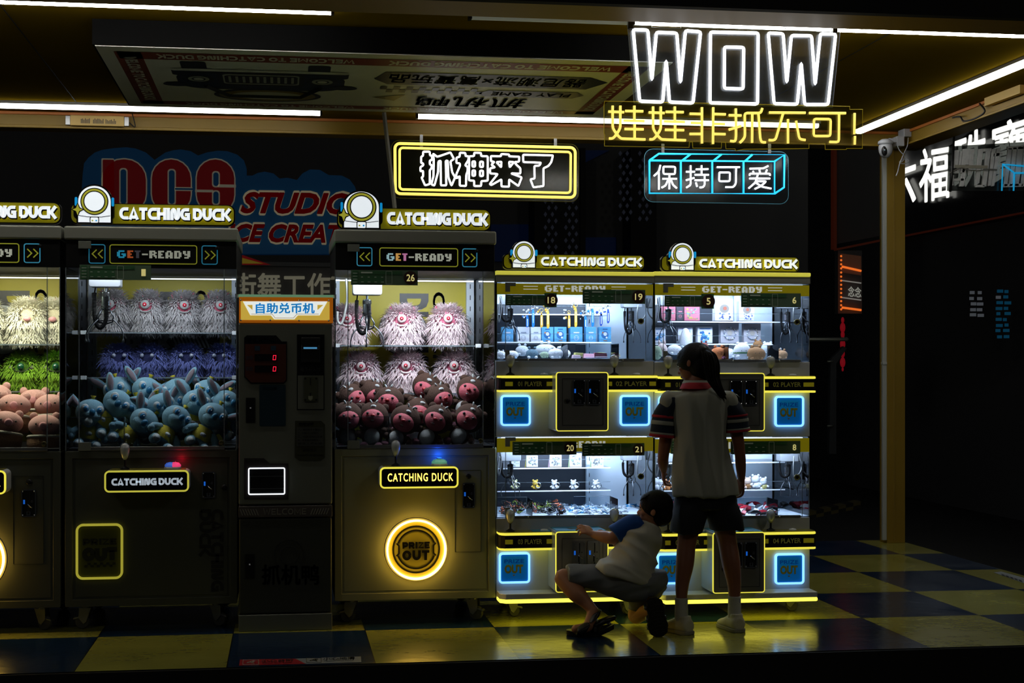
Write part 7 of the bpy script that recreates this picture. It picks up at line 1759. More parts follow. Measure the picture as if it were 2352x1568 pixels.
def shoe(parent, heel, toe, w, h, m, sm, name='shoe', top=0.075):
    d = (toe-heel); L_ = d.length; d.normalize(); s_ = Vector((-d.y, d.x, 0)).normalized(); z = Vector((0, 0, 1))
    b = MB(); loft(b, [(heel+d*0.0+z*h*0.55, s_*w*0.30, z*h*0.42), (heel+d*L_*0.08+z*h*0.6, s_*w*0.40, z*h*0.52), (heel+d*L_*0.35+z*h*0.60, s_*w*0.42, z*h*0.52), (heel+d*L_*0.62+z*h*0.42, s_*w*0.48, z*h*0.38), (heel+d*L_*0.88+z*h*0.32, s_*w*0.44, z*h*0.28), (heel+d*L_*1.0+z*h*0.28, s_*w*0.22, z*h*0.18)], 22)
    loft(b, [(heel+d*L_*0.20+z*h*0.7, s_*w*0.36, d*L_*0.17), (heel+d*L_*0.19+z*(h*1.05), s_*w*0.34, d*L_*0.17), (heel+d*L_*0.18+z*(h*1.22), s_*w*0.33, d*L_*0.16)], 20)
    o = fused(b, name, m, parent, 0.005, 3)
    b = MB(); pts = [(-0.02, 0.30), (0.1, 0.44), (0.35, 0.44), (0.62, 0.52), (0.85, 0.50), (0.99, 0.30), (1.03, 0.0)]
    ol = [heel+d*L_*a+s_*w*q for a, q in pts]+[heel+d*L_*a-s_*w*q for a, q in reversed(pts[:-1])]
    b.prism_h([(p.x, p.y) for p in ol], heel.z, heel.z+h*0.26); b.build('sole', sm, o, bevel=0.004)
    b = MB()
    for k in range(4):
        p = heel+d*L_*(0.42+0.08*k)+z*h*(1.02-0.10*k); b.tube([p-s_*w*0.22, p+z*0.004, p+s_*w*0.22], 0.0022, 6)
    b.build('laces', WHT if m is SHOE else BLK, o, True)
    return o

# ---------------- girl, seen from behind
G = thing('person', 'standing girl with a ponytail, white polo shirt with navy sleeves and dark shorts', 'person', (V(1625, 1440, 7.12).x, 7.12, 0))
hc = V(1594, 836, 7.17); up = Vector((0.0, 0.30, 1)); f = Vector((-0.80, 0.62, -0.32))
b = MB(); P3, M = head(b, hc, f, up, 0.083)
nk = V(1602, 900, 7.10)
limb(b, [hc+Vector((0.012, -0.012, -0.045)), nk], [0.040, 0.040])
sl, sr = V(1545, 918, 7.10), V(1668, 918, 7.09); hipc = V(1620, 1150, 7.10)
X_, Y_ = Vector((1, 0, 0)), Vector((0, 1, 0))
loft(b, [(nk, X_*0.04, Y_*0.035), (V(1604, 915, 7.10), X_*0.12, Y_*0.06), (V(1606, 960, 7.10), X_*0.12, Y_*0.07), (V(1612, 1060, 7.11), X_*0.10, Y_*0.07), (hipc, X_*0.11, Y_*0.07)])
el, wl = V(1523, 1050, 7.14), V(1524, 1078, 7.19)
limb(b, [sl, V(1532, 985, 7.12), el], [0.040, 0.033, 0.027]); limb(b, [el, (el+wl)/2+Vector((-0.002, 0, 0)), wl], [0.027, 0.026, 0.018])
er, wr = V(1700, 1045, 7.10), V(1703, 1098, 7.15)
limb(b, [sr, V(1690, 985, 7.09), er], [0.040, 0.032, 0.026]); limb(b, [er, (er+wr)/2, wr], [0.026, 0.025, 0.018])
hand(b, wl, Vector((0.12, 0.45, -0.9)), Vector((0.9, -0.2, 0.2)), Vector((0.1, 0.9, 0.4)), 0.92, 0.7)
hand(b, wr, Vector((-0.02, 0.15, -1)), Vector((-0.9, 0.3, 0)), Vector((-0.3, 0.9, 0.2)), 0.95, 0.55)
hl, hr_ = V(1592, 1165, 7.11), V(1650, 1165, 7.11)
kl, al_ = V(1577, 1248, 7.12), V(1565, 1378, 7.06); kr, ar = V(1671, 1245, 7.13), V(1687, 1374, 7.09)
limb(b, [hl, V(1584, 1205, 7.12), kl, V(1573, 1295, 7.095), V(1567, 1340, 7.08), al_], [0.050, 0.053, 0.045, 0.043, 0.033, 0.026])
limb(b, [hr_, V(1662, 1205, 7.12), kr, V(1679, 1292, 7.105), V(1686, 1338, 7.10), ar], [0.050, 0.053, 0.046, 0.045, 0.034, 0.027])
limb(b, [al_, al_+Vector((0, 0.0, -0.04))], [0.026, 0.03]); limb(b, [ar, ar+Vector((0, 0.0, -0.04))], [0.026, 0.03])
fused(b, 'body', mat('skin_shaded', '#8c5a42', 0.5, spec=0.3), G, 0.0036, 5); face_bits(G, P3, M, 0.083)  # girl's skin painted darker in place of the shade on her legs
# polo shirt
b = MB()
loft(b, [(V(1601, 888, 7.12), X_*0.062, Y_*0.055), (V(1602, 900, 7.10), X_*0.095, Y_*0.065), (V(1604, 912, 7.09), X_*0.142, Y_*0.078), (V(1606, 940, 7.09), X_*0.140, Y_*0.092), (V(1609, 1000, 7.09), X_*0.127, Y_*0.098), (V(1613, 1060, 7.09), X_*0.138, Y_*0.104), (V(1619, 1110, 7.09), X_*0.152, Y_*0.112), (V(1621, 1137, 7.09), X_*0.156, Y_*0.114)], 40, 6)
for q, k in ((sl, V(1530, 935, 7.11)), (sr, V(1680, 935, 7.09))): limb(b, [q.lerp(V(1604, 930, 7.09), 0.35), q.lerp(k, 0.3)], [0.058, 0.050])
fused(b, 'polo_shirt', SHW, G, 0.0055, 2, folds(0.013, 11, 5, 2.2, 0.12), label='off-white polo shirt')
for (q, a, c, sg) in ((sl, V(1526, 958, 7.12), V(1522, 1000, 7.12), -1), (sr, V(1689, 955, 7.09), V(1692, 988, 7.09), 1)):
    ax = (c-a).normalized(); si = ax.cross(Y_).normalized()
    def rg(p, w, d_=None): return (p, si*w, Y_*(d_ or w*1.05))
    b = MB(); loft(b, [rg(q+Vector((-sg*0.006, 0, 0.012)), 0.046), rg(q.lerp(a, 0.4), 0.054), rg(a, 0.056), rg(c, 0.060)], 28, 5)
    s_ = fused(b, 'sleeve', NVY, G, 0.005, 2, folds(0.003, 14, 8, 9, 0.5*sg), label='navy short sleeve')
    for (t0, t1, w, m_) in ((-0.10, 0.04, 0.0595, REDC), (0.20, 0.42, 0.0612, SHW), (0.84, 0.94, 0.0635, SHW), (0.94, 1.10, 0.0645, REDC)):
        p0, p1 = a.lerp(c, t0), a.lerp(c, t1); b = MB(); loft(b, [rg(p0, w-0.0015), rg(p0.lerp(p1, 0.5), w), rg(p1, w-0.001)], 28, 3); b.build('sleeve_stripe', m_, s_, True, label='red stripe' if m_ is REDC else 'white stripe')
b = MB(); loft(b, [(V(1600, 893, 7.105), X_*0.082, Y_*0.066), (V(1600, 885, 7.115), X_*0.074, Y_*0.063), (V(1600, 878, 7.125), X_*0.066, Y_*0.060)], 28); o = b.build('collar', REDC, G, True, label='red collar with white top')
b = MB(); loft(b, [(V(1600, 880, 7.125), X_*0.070, Y_*0.062), (V(1600, 873, 7.13), X_*0.062, Y_*0.057)], 28); b.build('collar_band', SHW, o, True)
# shorts
b = MB()
loft(b, [(V(1619, 1118, 7.10), X_*0.145, Y_*0.095), (V(1620, 1140, 7.10), X_*0.148, Y_*0.10), (V(1621, 1165, 7.11), X_*0.155, Y_*0.10)], 32)
loft(b, [(V(1590, 1150, 7.11), X_*0.080, Y_*0.090), (V(1581, 1190, 7.11), X_*0.084, Y_*0.088), (V(1575, 1223, 7.12), X_*0.078, Y_*0.082)], 28)
loft(b, [(V(1652, 1150, 7.11), X_*0.078, Y_*0.090), (V(1664, 1185, 7.11), X_*0.084, Y_*0.088), (V(1670, 1217, 7.12), X_*0.080, Y_*0.084)], 28)
fused(b, 'shorts', NSH, G, 0.006, 2, folds(0.008, 11, 6, 4, 0.1))
for (a_, hx, tx, nm) in ((al_, V(1586, 1448, 7.02), V(1536, 1430, 7.17), 0), (ar, V(1690, 1441, 7.04), V(1660, 1426, 7.20), 1)):
    hx.z = 0; tx.z = 0; a2 = a_+Vector((0, 0, -0.03))
    b = MB(); loft(b, [(a_+Vector((0, 0, 0.012)), X_*0.031, Y_*0.033), (a_+Vector((0, 0, -0.02)), X_*0.030, Y_*0.034), (a_+Vector((0, 0, -0.055)), X_*0.031, Y_*0.038), (Vector((a_.x, a_.y, 0.045)), X_*0.030, Y_*0.040)], 20); b.build('sock', SOC, G, True)
    ct = a_.copy(); ct.z = 0; dd = (tx-hx).normalized(); base = ct-dd*0.062
    shoe(G, base, base+dd*0.215, 0.088, 0.070, SHOE, SOLE)
# hair
b = MB(); rr_ = 0.083
b.ball(P3(0, -0.16, 0.22), (rr_*0.98, rr_*1.08, rr_*1.02), 28, 18, rot=M); b.ball(P3(0, -0.42, -0.25), (rr_*0.86, rr_*0.76, rr_*0.92), 20, 14, rot=M)
b.ball(P3(0.0, 0.32, 0.48), (rr_*0.80, rr_*0.58, rr_*0.56), 20, 14, rot=M)
hrr = fused(b, 'hair', HR, G, 0.0045, 4, label='black hair tied back')
tie = V(1614, 803, 7.11); b = MB().tube([tie+Vector((0.018*math.cos(q*PI/6), 0.004*math.sin(q*PI/6), 0.018*math.sin(q*PI/6))) for q in range(12)], 0.006, 8, True); b.ball(tie, 0.02, 12, 8); b.build('hair_tie', BLK, hrr, True)
b = MB(); rh = random.Random(5)
base = [tie, V(1626, 812, 7.07), V(1633, 838, 7.045), V(1636, 865, 7.03), V(1646, 888, 7.015), V(1664, 912, 7.01)]
wd_ = [0.014, 0.034, 0.040, 0.034, 0.026, 0.008]
loft(b, [(p, X_*w_*0.9, Y_*w_*0.6) for p, w_ in zip(base, wd_)], 18, 5)
for k in range(70):
    a = rh.uniform(0, 2*PI); q = rh.uniform(0.75, 1.08); e = rh.uniform(0.6, 1.12)
    pts = [p+Vector((w_*math.cos(a)*q*0.95, w_*math.sin(a)*q*0.65, 0)) for p, w_ in zip(base, wd_)]; pts[-1] = pts[-2].lerp(pts[-1]+Vector((rh.uniform(-0.008, 0.008), 0, rh.uniform(-0.02, 0.012))), e)
    b.tube(smooth_path(pts, 4), [0.0022]*20+[0.0006], 4)
b.build('ponytail', HR, hrr, True)
b = MB()
for k in range(26):
    a = rh.uniform(-1.2, 1.2); p0 = P3(math.sin(a)*0.95, -0.2+0.3*math.cos(a), rh.uniform(-0.35, 0.7)); p1 = P3(math.sin(a)*0.6, -0.75, 0.75)
    b.tube(smooth_path([p0, (p0+p1)/2+(((p0+p1)/2)-hc).normalized()*0.022, tie], 5), 0.0016, 4)
b.build('hair_strands', HR, hrr, True)

# ---------------- boy, crouching
K_ = thing('person', 'crouching boy in grey shirt with blue sleeves and grey shorts, one knee on the floor', 'person', (V(1440, 1450, 7.1).x, 7.1, 0))
hc = V(1502, 1168, 7.06); f = Vector((-0.93, 0.36, -0.05)); up = Vector((-0.18, 0.05, 1))
b = MB(); P3, M = head(b, hc, f, up, 0.075)
nk = V(1494, 1215, 7.06)
limb(b, [hc+Vector((0.0, 0.0, -0.04)), nk, V(1492, 1228, 7.06)], [0.034, 0.034, 0.04])
pel = V(1478, 1335, 7.06); ch_ = V(1474, 1242, 7.07)
U1 = Vector((0.75, 0.62, 0.15)).normalized(); U2 = Vector((-0.55, 0.78, 0.0)).normalized()
loft(b, [(V(1490, 1218, 7.06), X_*0.04, Y_*0.04), (V(1482, 1232, 7.06), X_*0.055, Y_*0.06), (ch_, X_*0.065, Y_*0.07), (V(1462, 1285, 7.06), X_*0.07, Y_*0.07), (pel, X_*0.07, Y_*0.07)])
ls = V(1458, 1205, 7.04); le = V(1405, 1236, 7.10); lw = V(1364, 1227, 7.17)
limb(b, [ls, V(1432, 1218, 7.07), le], [0.038, 0.034, 0.029]); limb(b, [le, le.lerp(lw, 0.4)+Vector((0, 0, 0.0)), lw], [0.029, 0.029, 0.019])
hand(b, lw, Vector((-0.80, 0.25, 0.42)), Vector((-0.35, 0.75, -0.55)), Vector((0.1, 0.75, 0.75)), 0.86, 1.25)
rs, re_, rw = V(1478, 1228, 7.14), V(1440, 1262, 7.24), V(1405, 1238, 7.26)
limb(b, [rs, re_], [0.030, 0.026]); limb(b, [re_, rw], [0.027, 0.018]); hand(b, rw, Vector((-0.8, 0.1, 0.5)), Vector((-0.3, 0.5, -0.7)), Vector((0, -0.7, 0.6)), 0.8, 0.8)
kn = V(1296, 1325, 7.14); an = V(1362, 1402, 7.05)
limb(b, [V(1455, 1338, 7.06), V(1380, 1330, 7.10), kn], [0.06, 0.052, 0.040]); limb(b, [kn, kn+Vector((-0.004, 0, -0.008)), kn.lerp(an, 0.40)+Vector((0.0, -0.01, -0.010)), kn.lerp(an, 0.75), an], [0.040, 0.042, 0.043, 0.031, 0.025])
rk = V(1462, 1412, 7.27); ra = V(1504, 1398, 7.03)
limb(b, [V(1484, 1345, 7.10), V(1474, 1380, 7.18), rk], [0.055, 0.052, 0.043]); limb(b, [rk, rk.lerp(ra, 0.45)+Vector((0, 0, 0.006)), ra], [0.042, 0.040, 0.028])
limb(b, [an, V(1350, 1438, 7.03), V(1322, 1444, 7.02)], [0.026, 0.026, 0.020])
limb(b, [ra, V(1508, 1430, 6.99), V(1511, 1452, 7.02)], [0.028, 0.03, 0.024])
fused(b, 'body', SK, K_, 0.0036, 5); face_bits(K_, P3, M, 0.075)
# shirt
b = MB()
def cr(px, py, Y, ax, wv, dv): return (V(px, py, Y), ax*wv, Y_*dv)
A1_ = Vector((0.93, 0, -0.37)); A2_ = Vector((0.97, 0, -0.22)); A3_ = Vector((0.96, 0, -0.28))
loft(b, [cr(1494, 1204, 7.06, A1_, 0.042, 0.045), cr(1485, 1214, 7.06, A1_, 0.068, 0.065), cr(1476, 1232, 7.06, A1_, 0.088, 0.088), cr(1466, 1262, 7.06, A2_, 0.094, 0.10), cr(1452, 1292, 7.06, A3_, 0.115, 0.112), cr(1440, 1318, 7.06, Vector((0.96, 0, -0.30)), 0.155, 0.118), cr(1437, 1328, 7.06, Vector((0.955, 0, -0.30)), 0.160, 0.116)], 40, 6)
fused(b, 'shirt', SHG, K_, 0.005, 2, folds(0.015, 4.2, 7, 15, -0.55, 2.0), label='grey short-sleeved shirt')
ax = (le-ls).normalized(); si = ax.cross(Y_).normalized()
b = MB(); loft(b, [(V(1474, 1196, 7.05), si*0.030, Y_*0.040), (V(1462, 1200, 7.05), si*0.047, Y_*0.052), (V(1440, 1211, 7.06), si*0.047, Y_*0.050), (V(1412, 1228, 7.085), si*0.049, Y_*0.050)], 28, 5)
fused(b, 'sleeve', BLU, K_, 0.005, 2, folds(0.003, 9, 9, 12, 0.3), label='bright blue sleeve')
b = MB(); loft(b, [(V(1488, 1220, 7.13), si*0.045, Y_*0.05), (V(1462, 1240, 7.20), si*0.043, Y_*0.045)], 20); b.build('sleeve', BLU, K_, True, label='bright blue sleeve')
# shorts
b = MB(); Z_ = Vector((0, 0, 1))
loft(b, [(V(1486, 1312, 7.06), X_*0.085, Y_*0.095), (V(1480, 1338, 7.05), X_*0.105, Y_*0.105), (V(1470, 1362, 7.07), X_*0.085, Y_*0.09)], 28)
loft(b, [(V(1478, 1338, 7.05), Z_*0.085, Y_*0.10), (V(1440, 1336, 7.06), Z_*0.088, Y_*0.095), (V(1385, 1330, 7.10), Z_*0.066, Y_*0.075), (V(1340, 1323, 7.12), Z_*0.054, Y_*0.064), (V(1304, 1318, 7.135), Z_*0.046, Y_*0.058)], 28)
loft(b, [(V(1488, 1345, 7.09), X_*0.085, Y_*0.09), (V(1480, 1375, 7.16), X_*0.066, Y_*0.072), (V(1468, 1398, 7.22), X_*0.058, Y_*0.062)], 24)
sh_ = fused(b, 'shorts', SHO, K_, 0.0055, 2, folds(0.009, 4, 6, 14, 0.3, 5.0))
b = MB(); loft(b, [(V(1358, 1311, 7.11), Z_*0.022, Y_*0.045), (V(1330, 1308, 7.12), Z_*0.023, Y_*0.045), (V(1303, 1308, 7.13), Z_*0.022, Y_*0.046)], 20); b.build('side_panel', SHL, sh_, True, label='pale grey side panel')
# hair
b = MB(); rr_ = 0.075
b.ball(P3(0, -0.18, 0.22), (rr_*0.95, rr_*1.06, rr_*0.97), 28, 18, rot=M); b.ball(P3(0, -0.46, -0.28), (rr_*0.82, rr_*0.70, rr_*0.86), 20, 14, rot=M); b.ball(P3(0, 0.30, 0.60), (rr_*0.66, rr_*0.52, rr_*0.42), 20, 14, rot=M)
hrr = fused(b, 'hair', HR, K_, 0.0045, 3, label='short black hair')
b = MB()
for k in range(60):
    a = rh.uniform(-1.3, 1.3); q = rh.uniform(-0.2, 0.9); p0 = P3(math.sin(a)*0.8, 0.2+q*0.45, 0.9-0.25*q); p1 = p0+(M @ Vector((rh.uniform(-0.1, 0.1), 0.30, -0.16)))*rr_
    b.tube([p0, (p0+p1)/2+Vector((0, 0, 0.004)), p1], [0.003, 0.0026, 0.0006], 4)
b.build('fringe_strands', HR, hrr, True)
b = MB(); tt = V(1322, 1444, 7.02); loft(b, [(an+Vector((0.012, 0, -0.004)), Vector((0.030, 0, 0.012)), Y_*0.036), (V(1358, 1425, 7.035), Vector((0.034, 0, 0.018)), Y_*0.041), (V(1347, 1440, 7.025), Vector((0.012, 0, 0.030)), Y_*0.043), (V(1332, 1446, 7.02), Vector((0.006, 0, 0.026)), Y_*0.044), (V(1322, 1448, 7.02), Vector((0.003, 0, 0.020)), Y_*0.040)], 22)
fused(b, 'sandal_upper', SAN, K_, 0.005, 2, label='black strapped sandal upper')
# left sandal (toes towards the left) and right sandal (sole towards the street)
h0, t0 = V(1384, 1440, 6.99), V(1312, 1456, 7.03); h0.z = 0.010; t0.z = 0.0
d = (t0-h0); d.z = 0; L_ = 0.205; d.normalize(); s_ = Vector((-d.y, d.x, 0)); base = Vector((V(1410, 0, 7.02).x, 7.03, 0.0))
b = MB(); pts = [(-0.02, 0.22), (0.08, 0.40), (0.35, 0.38), (0.65, 0.50), (0.88, 0.46), (1.0, 0.24), (1.03, 0.0)]
ol = [(a*L_*1.05, q*0.085) for a, q in pts]+[(a*L_*1.05, -q*0.085) for a, q in reversed(pts[:-1])]
vs = []
for (lo_) in (0, 1):
    for (x, y) in ol:
        zc_ = 0.034*max(0, (0.35-x/L_))/0.37+0.010*max(0, (x/L_-0.85)) + (0.024 if lo_ else 0.0); p = base+d*x+s_*y; vs.append(Vector((p.x, p.y, zc_)))
n = len(ol); b.add(vs, [tuple(reversed(range(n))), tuple(range(n, 2*n))]+[(i, (i+1) % n, (i+1) % n+n, i+n) for i in range(n)])
sd = b.build('sandal', SAN, K_, bevel=0.003)
b = MB()
for (a0, hh, w_) in ((0.40, 0.070, 0.012), (0.55, 0.060, 0.013), (0.74, 0.044, 0.012)):
    p = base+d*L_*a0; b.tube(smooth_path([p+s_*0.040+Z_*0.022, p+s_*0.030+Z_*hh*0.8, p+Z_*hh, p-s_*0.030+Z_*hh*0.8, p-s_*0.040+Z_*0.022], 5), w_, 8)
p = base+d*L_*0.20; b.tube(smooth_path([p+d*0.045+s_*0.036+Z_*0.05, p-d*0.010+s_*0.036+Z_*0.075, p-d*0.045+Z_*0.085, p-d*0.010-s_*0.036+Z_*0.075, p+d*0.045-s_*0.036+Z_*0.05], 5), 0.011, 8)
b.build('sandal_strap', SAN, sd, True)
b = MB()
for a0, zz_ in ((0.55, 0.068), (0.30, 0.035), (0.12, 0.045)): p = base+d*L_*a0-s_*0.046; b.lathe([(0.014, 0), (0.012, 0.005), (0.006, 0.003), (0.0, 0.006)], (p.x, p.y, zz_), 'y', 14)
b.build('sandal_emblem', SANG, sd, True)
c0 = V(1508, 1417, 6.965); ax = (V(1500, 1370, 6.94)-V(1513, 1464, 6.985)).normalized(); si = Vector((0.98, 0.1, 0.1)).normalized(); nn = ax.cross(si).normalized()
b = MB(); Ls = 0.19; ol = [(a-0.5, q) for a, q in ((0.0, 0.18), (0.08, 0.42), (0.30, 0.50), (0.55, 0.40), (0.75, 0.42), (0.93, 0.38), (1.0, 0.15))]
pp = [(a*Ls, q*0.098) for a, q in ol]+[(a*Ls, -q*0.098) for a, q in reversed(ol)]
vs = [c0+ax*a+si*q+nn*k for k in (-0.012, 0.012) for a, q in pp]; n = len(pp)
b.add(vs, [tuple(reversed(range(n))), tuple(range(n, 2*n))]+[(i, (i+1) % n, (i+1) % n+n, i+n) for i in range(n)])
sd = b.build('sandal', SOLD, K_, bevel=0.005)
b = MB()
sg_ = -1 if nn.y > 0 else 1
for k in range(9):
    p = c0+ax*(-0.08+0.018*k)+nn*sg_*0.0135; b.tube([p-si*0.030, p+ax*0.006, p+si*0.030], 0.0022, 5)
b.build('sole_tread', mat('tread', '#1a1a18', 0.6), sd, True)
b = MB()
for a0 in (-0.05, -0.01, 0.05): p = c0+ax*a0; b.tube(smooth_path([p+si*0.043, p-nn*sg_*0.035+si*0.034, p-nn*sg_*0.052, p-nn*sg_*0.035-si*0.034, p-si*0.043], 4), 0.010, 8)
b.build('sandal_strap', SANG, sd, True)
# ============================================================ the plaza behind
BD = mat('dark_facade', '#747476', 0.9, spec=0.1); BD2 = mat('dark_facade_blue', '#0d1420', 0.5)
def fl(pts, Y, D, m, name=None, parent=None, mb=None):
    q = mb or MB(); q.prism([(W(x, y, Y).x, W(x, y, Y).z) for x, y in pts], Y, Y+D); return q
# far building
t = thing('shop_building', 'dark shop building behind the booth with a wall of unlit panels', 'building', (4, 21, -0.62))
MB().box(-14, 7.0, 20.0, 23, -0.62, 9).build('facade', BD, t)
for pp_ in ([(1332,590),(1415,590),(1415,545),(1332,545)], [(1128,600),(1232,600),(1232,515),(1128,515)], [(1340,345),(1400,345),(1335,378)]):
    fl(pp_, 19.95, 0.04, None).build('blue_panel', mat('dim_blue_panel', '#0e2c58', 0.5, emit=0.02, ecol='#0c3a86', sample=False), t, label='dim blue lit panels')
for x0, x1 in ((1228, 1331), (1449, 1508), (1333, 1345)): fl([(x0,640),(x1,640),(x1,340),(x0,340)], 19.4, 0.5, None).build('pillar', mat('pillar_dark', '#18181a', 0.6), t)
for (cx_, n, w_) in ((1253, 2, 9), (1300, 2, 9), (1425, 2, 6), (1470, 2, 10)):
    b = MB().m(mat('lattice_glow', '#464c5a', 0.5, emit=0.02, ecol='#8890b0', sample=False))
    for k in range(n):
        for j in range(11):
            y = (462 if cx_ < 1400 else 352)+j*15; x = cx_+k*16+(8 if j % 2 else 0)
            fl([(x-4, y), (x, y+6), (x+4, y), (x, y-6)], 19.38, 0.02, None, mb=b)
    b.build('lattice', None, t, label='pale diamond lattice')
# cloud-shaped lettering board
YB = 15.0
t = thing('shop_sign', 'large blue cloud-shaped board with red lettering behind the machines', 'sign', W(520, 470, YB))
cl_ = [(190,400),(193,375),(203,362),(218,350),(235,344),(262,340),(290,338),(312,341),(335,350),(355,367),(380,350),(398,345),(415,343),(438,347),(455,357),(475,350),(500,346),(522,347),(545,355),(560,368),(566,385),(566,403),(580,403),(592,397),(608,394),(628,398),(642,410),(660,408),(682,413),(695,398),(712,389),(735,390),(755,402),(785,403),(803,412),(815,428),(822,450),(840,500),(850,583),(190,583),(186,500),(188,430)]
fl(cl_, YB, 0.15, None).build('board', mat('cloud_blue', '#12659a', 0.5, emit=0.030, ecol='#0a6cb4', sample=False), t)
WT = mat('sign_cream', '#c8bfa8', 0.5, emit=0.09, ecol='#c8bfa8', sample=False); RDC = mat('sign_red', '#96101c', 0.5, emit=0.05, ecol='#b00818', sample=False); CBL = mat('cloud_blue')
b = MB()
def rr3(x0, x1, y0, y1, r, lay, m_, cut=None):
    Yl = YB-0.006*lay; a, c = W(x0, y1, Yl), W(x1, y0, Yl); b.m(m_).prism(rrect(a.x, c.x, a.z, c.z, r), Yl-0.004, Yl+0.002)
for (x0, x1, r) in ((233, 338, 0.20), (346, 441, 0.20), (449, 541, 0.20)):
    rr3(x0, x1, 364, 492, r, 1, WT); rr3(x0+3, x1-3, 367, 489, r-0.012, 2, RDC)
rr3(233, 262, 364, 492, 0.01, 1, WT); rr3(236, 262, 367, 489, 0.01, 2, RDC)
for x0, x1, y0, y1 in ((277, 290, 389, 468), (388, 401, 391, 468), (490, 502, 396, 427), (490, 502, 440, 468)): rr3(x0-3, x1+3, y0-3, y1+3, 0.03, 3, WT); rr3(x0, x1, y0, y1, 0.025, 4, CBL)
rr3(398, 442, 430, 438, 0.004, 3, WT); rr3(402, 444, 432.5, 435.5, 0.003, 4, CBL)
rr3(500, 542, 424, 430, 0.004, 3, WT); rr3(448, 490, 436, 441, 0.004, 3, WT)
b.build('initials', None, t, label='red initials outlined in cream')
for (s, x0, y0, x1, y1, dz) in (('STUDIO', 553, 441, 806, 489, 3), ('ICE CREATE', 520, 514, 815, 555, 3)):
    b = MB(); tp = quad(x0-3, y0-3, x1+3, y1+3, YB-0.02, dz); fat_text(b, s, lambda u, v: tp(u, v), d=0.055, k=8, bold=0.03, shear=0.3); o = b.build('lettering_outline', WT, t)
    b = MB(); tp2 = quad(x0, y0, x1, y1, YB-0.045, dz); fat_text(b, s, lambda u, v: tp2(u, v), d=0.02, k=4, bold=0.03, shear=0.3); b.build('lettering', RDC, o, label='red slanted lettering')
# awning, sill and black board with white characters below it
t = thing('shop_fascia', 'black board with large pale characters under the cloud sign', 'sign', W(660, 650, YB))
fl([(120,760),(860,760),(860,606),(120,606)], YB+0.02, 0.1, None).build('board', BD, t)
fl([(540,609),(860,614),(860,605),(540,600)], YB-0.02, 0.06, None).build('ledge', mat('ledge_grey', '#4a4c4c', 0.6, emit=0.03, sample=False), t)
b = MB(); tp = quad(533, 627, 815, 688, YB-0.01, 0); fat_text(b, '街舞工作室', lambda u, v: tp(u, v), d=0.022, k=8); b.build('characters', mat('fascia_pale', '#a8a594', 0.5, emit=0.14, ecol='#a8a594', sample=False), t)
t = thing('pennant', 'red and yellow pointed pennant above the pale characters', 'flag', W(590, 600, YB-0.1))
fl([(556,585),(622,608),(556,608)], YB-0.1, 0.01, None).build('cloth', mat('pennant_red', '#8c1018', 0.6, emit=0.12, ecol='#a01018', sample=False), t)
fl([(556,592),(605,605),(556,605)], YB-0.112, 0.01, None).build('stripe', mat('pennant_yellow', '#b0982c', 0.6, emit=0.12, sample=False), t)
# ---- right-hand building: dark glass, wide sign, side shop
t = thing('corner_building', 'dark shop building beyond the yellow column with big white characters', 'building', W(2200, 700, 16))
Xs = 8.9
def fx(pts, m, name, lift=0.0, mb=None, lab=None):
    q = mb or MB(); p = [WXp(x, y, Xs-lift) for x, y in pts]; q.prism_x([(v.y, v.z) for v in p], Xs-lift-0.01, Xs-lift+0.01)
    if mb is None: return q.build(name, m, t, label=lab)
    return q
MB().box(Xs+0.02, Xs+6, 6, 26, -0.62, 8).build('side_wall', BD, t)
fx([(2076,400),(2352,230),(2352,495),(2076,545)], mat('sign_band_black', '#060606', 0.25), 'sign_band')
EDG = mat('copper_edge', '#6a3420', 0.5, emit=0.035, ecol='#a04020', sample=False)
fx([(2076,540),(2352,486),(2352,490),(2076,544)], EDG, 'lower_edge', 0.03)
b = MB(); WL = mat('white_characters', '#d8d8d4', 0.4, emit=0.62, ecol='#d8d8d4', sample=False)
def q4(ch, c4, d=0.02, wallx=Xs-0.06):
    P4 = [WXp(x, y, wallx) for x, y in c4]      # tl tr br bl
    fat_text(b, ch, lambda u, v: Vector((wallx, 0, 0))+Vector((0, 1, 0))*((P4[3].lerp(P4[2], u)).lerp(P4[0].lerp(P4[1], u), v)).y+Vector((0, 0, 1))*((P4[3].lerp(P4[2], u)).lerp(P4[0].lerp(P4[1], u), v)).z, d=d, k=8)
q4('六', ((2036,372),(2103,345),(2103,462),(2036,480))); q4('福', ((2112,345),(2180,333),(2180,452),(2112,466))); q4('珠', ((2192,318),(2268,290),(2268,420),(2192,440))); q4('寶', ((2278,290),(2362,262),(2362,400),(2278,420)))
b.build('sign_characters', WL, t, label='large white characters')
fl([(1922,570),(2030,548),(2030,553),(1922,575)], 18, 0.1, None).build('window_edge', EDG, t)
fl([(1915,300),(1922,300),(1922,572),(1915,572)], 18, 0.1, None).build('window_edge', EDG, t)
fl([(1922,560),(2030,540),(2030,330),(1922,330)], 18.1, 0.1, None).build('dark_window', BD, t)
mat('display_grey', '#6a7078', 0.5, emit=0.16, ecol='#8a9098', sample=False)
rw_ = random.Random(3)
for (x0, y0, y1, cc) in ((2230, 668, 735, 0), (2290, 665, 792, 1)):
    b = MB()
    for k in range(int((y1-y0)/13)):
        for j in range(2):
            b.m(mat('display_grey') if cc == 0 or rw_.random() < 0.3 else mat('display_blue', '#1c5a78', 0.5, emit=0.12, ecol='#1c7aa8', sample=False))
            x = x0+j*17+rw_.uniform(-2, 2); y = y0+k*13+rw_.uniform(-1, 1); w_ = rw_.uniform(7, 14); fl([(x, y+7), (x+w_, y+7), (x+w_, y), (x, y)], 17, 0.02, None, mb=b)
    b.build('window_display', None, t, label='dimly lit goods in the shop window')
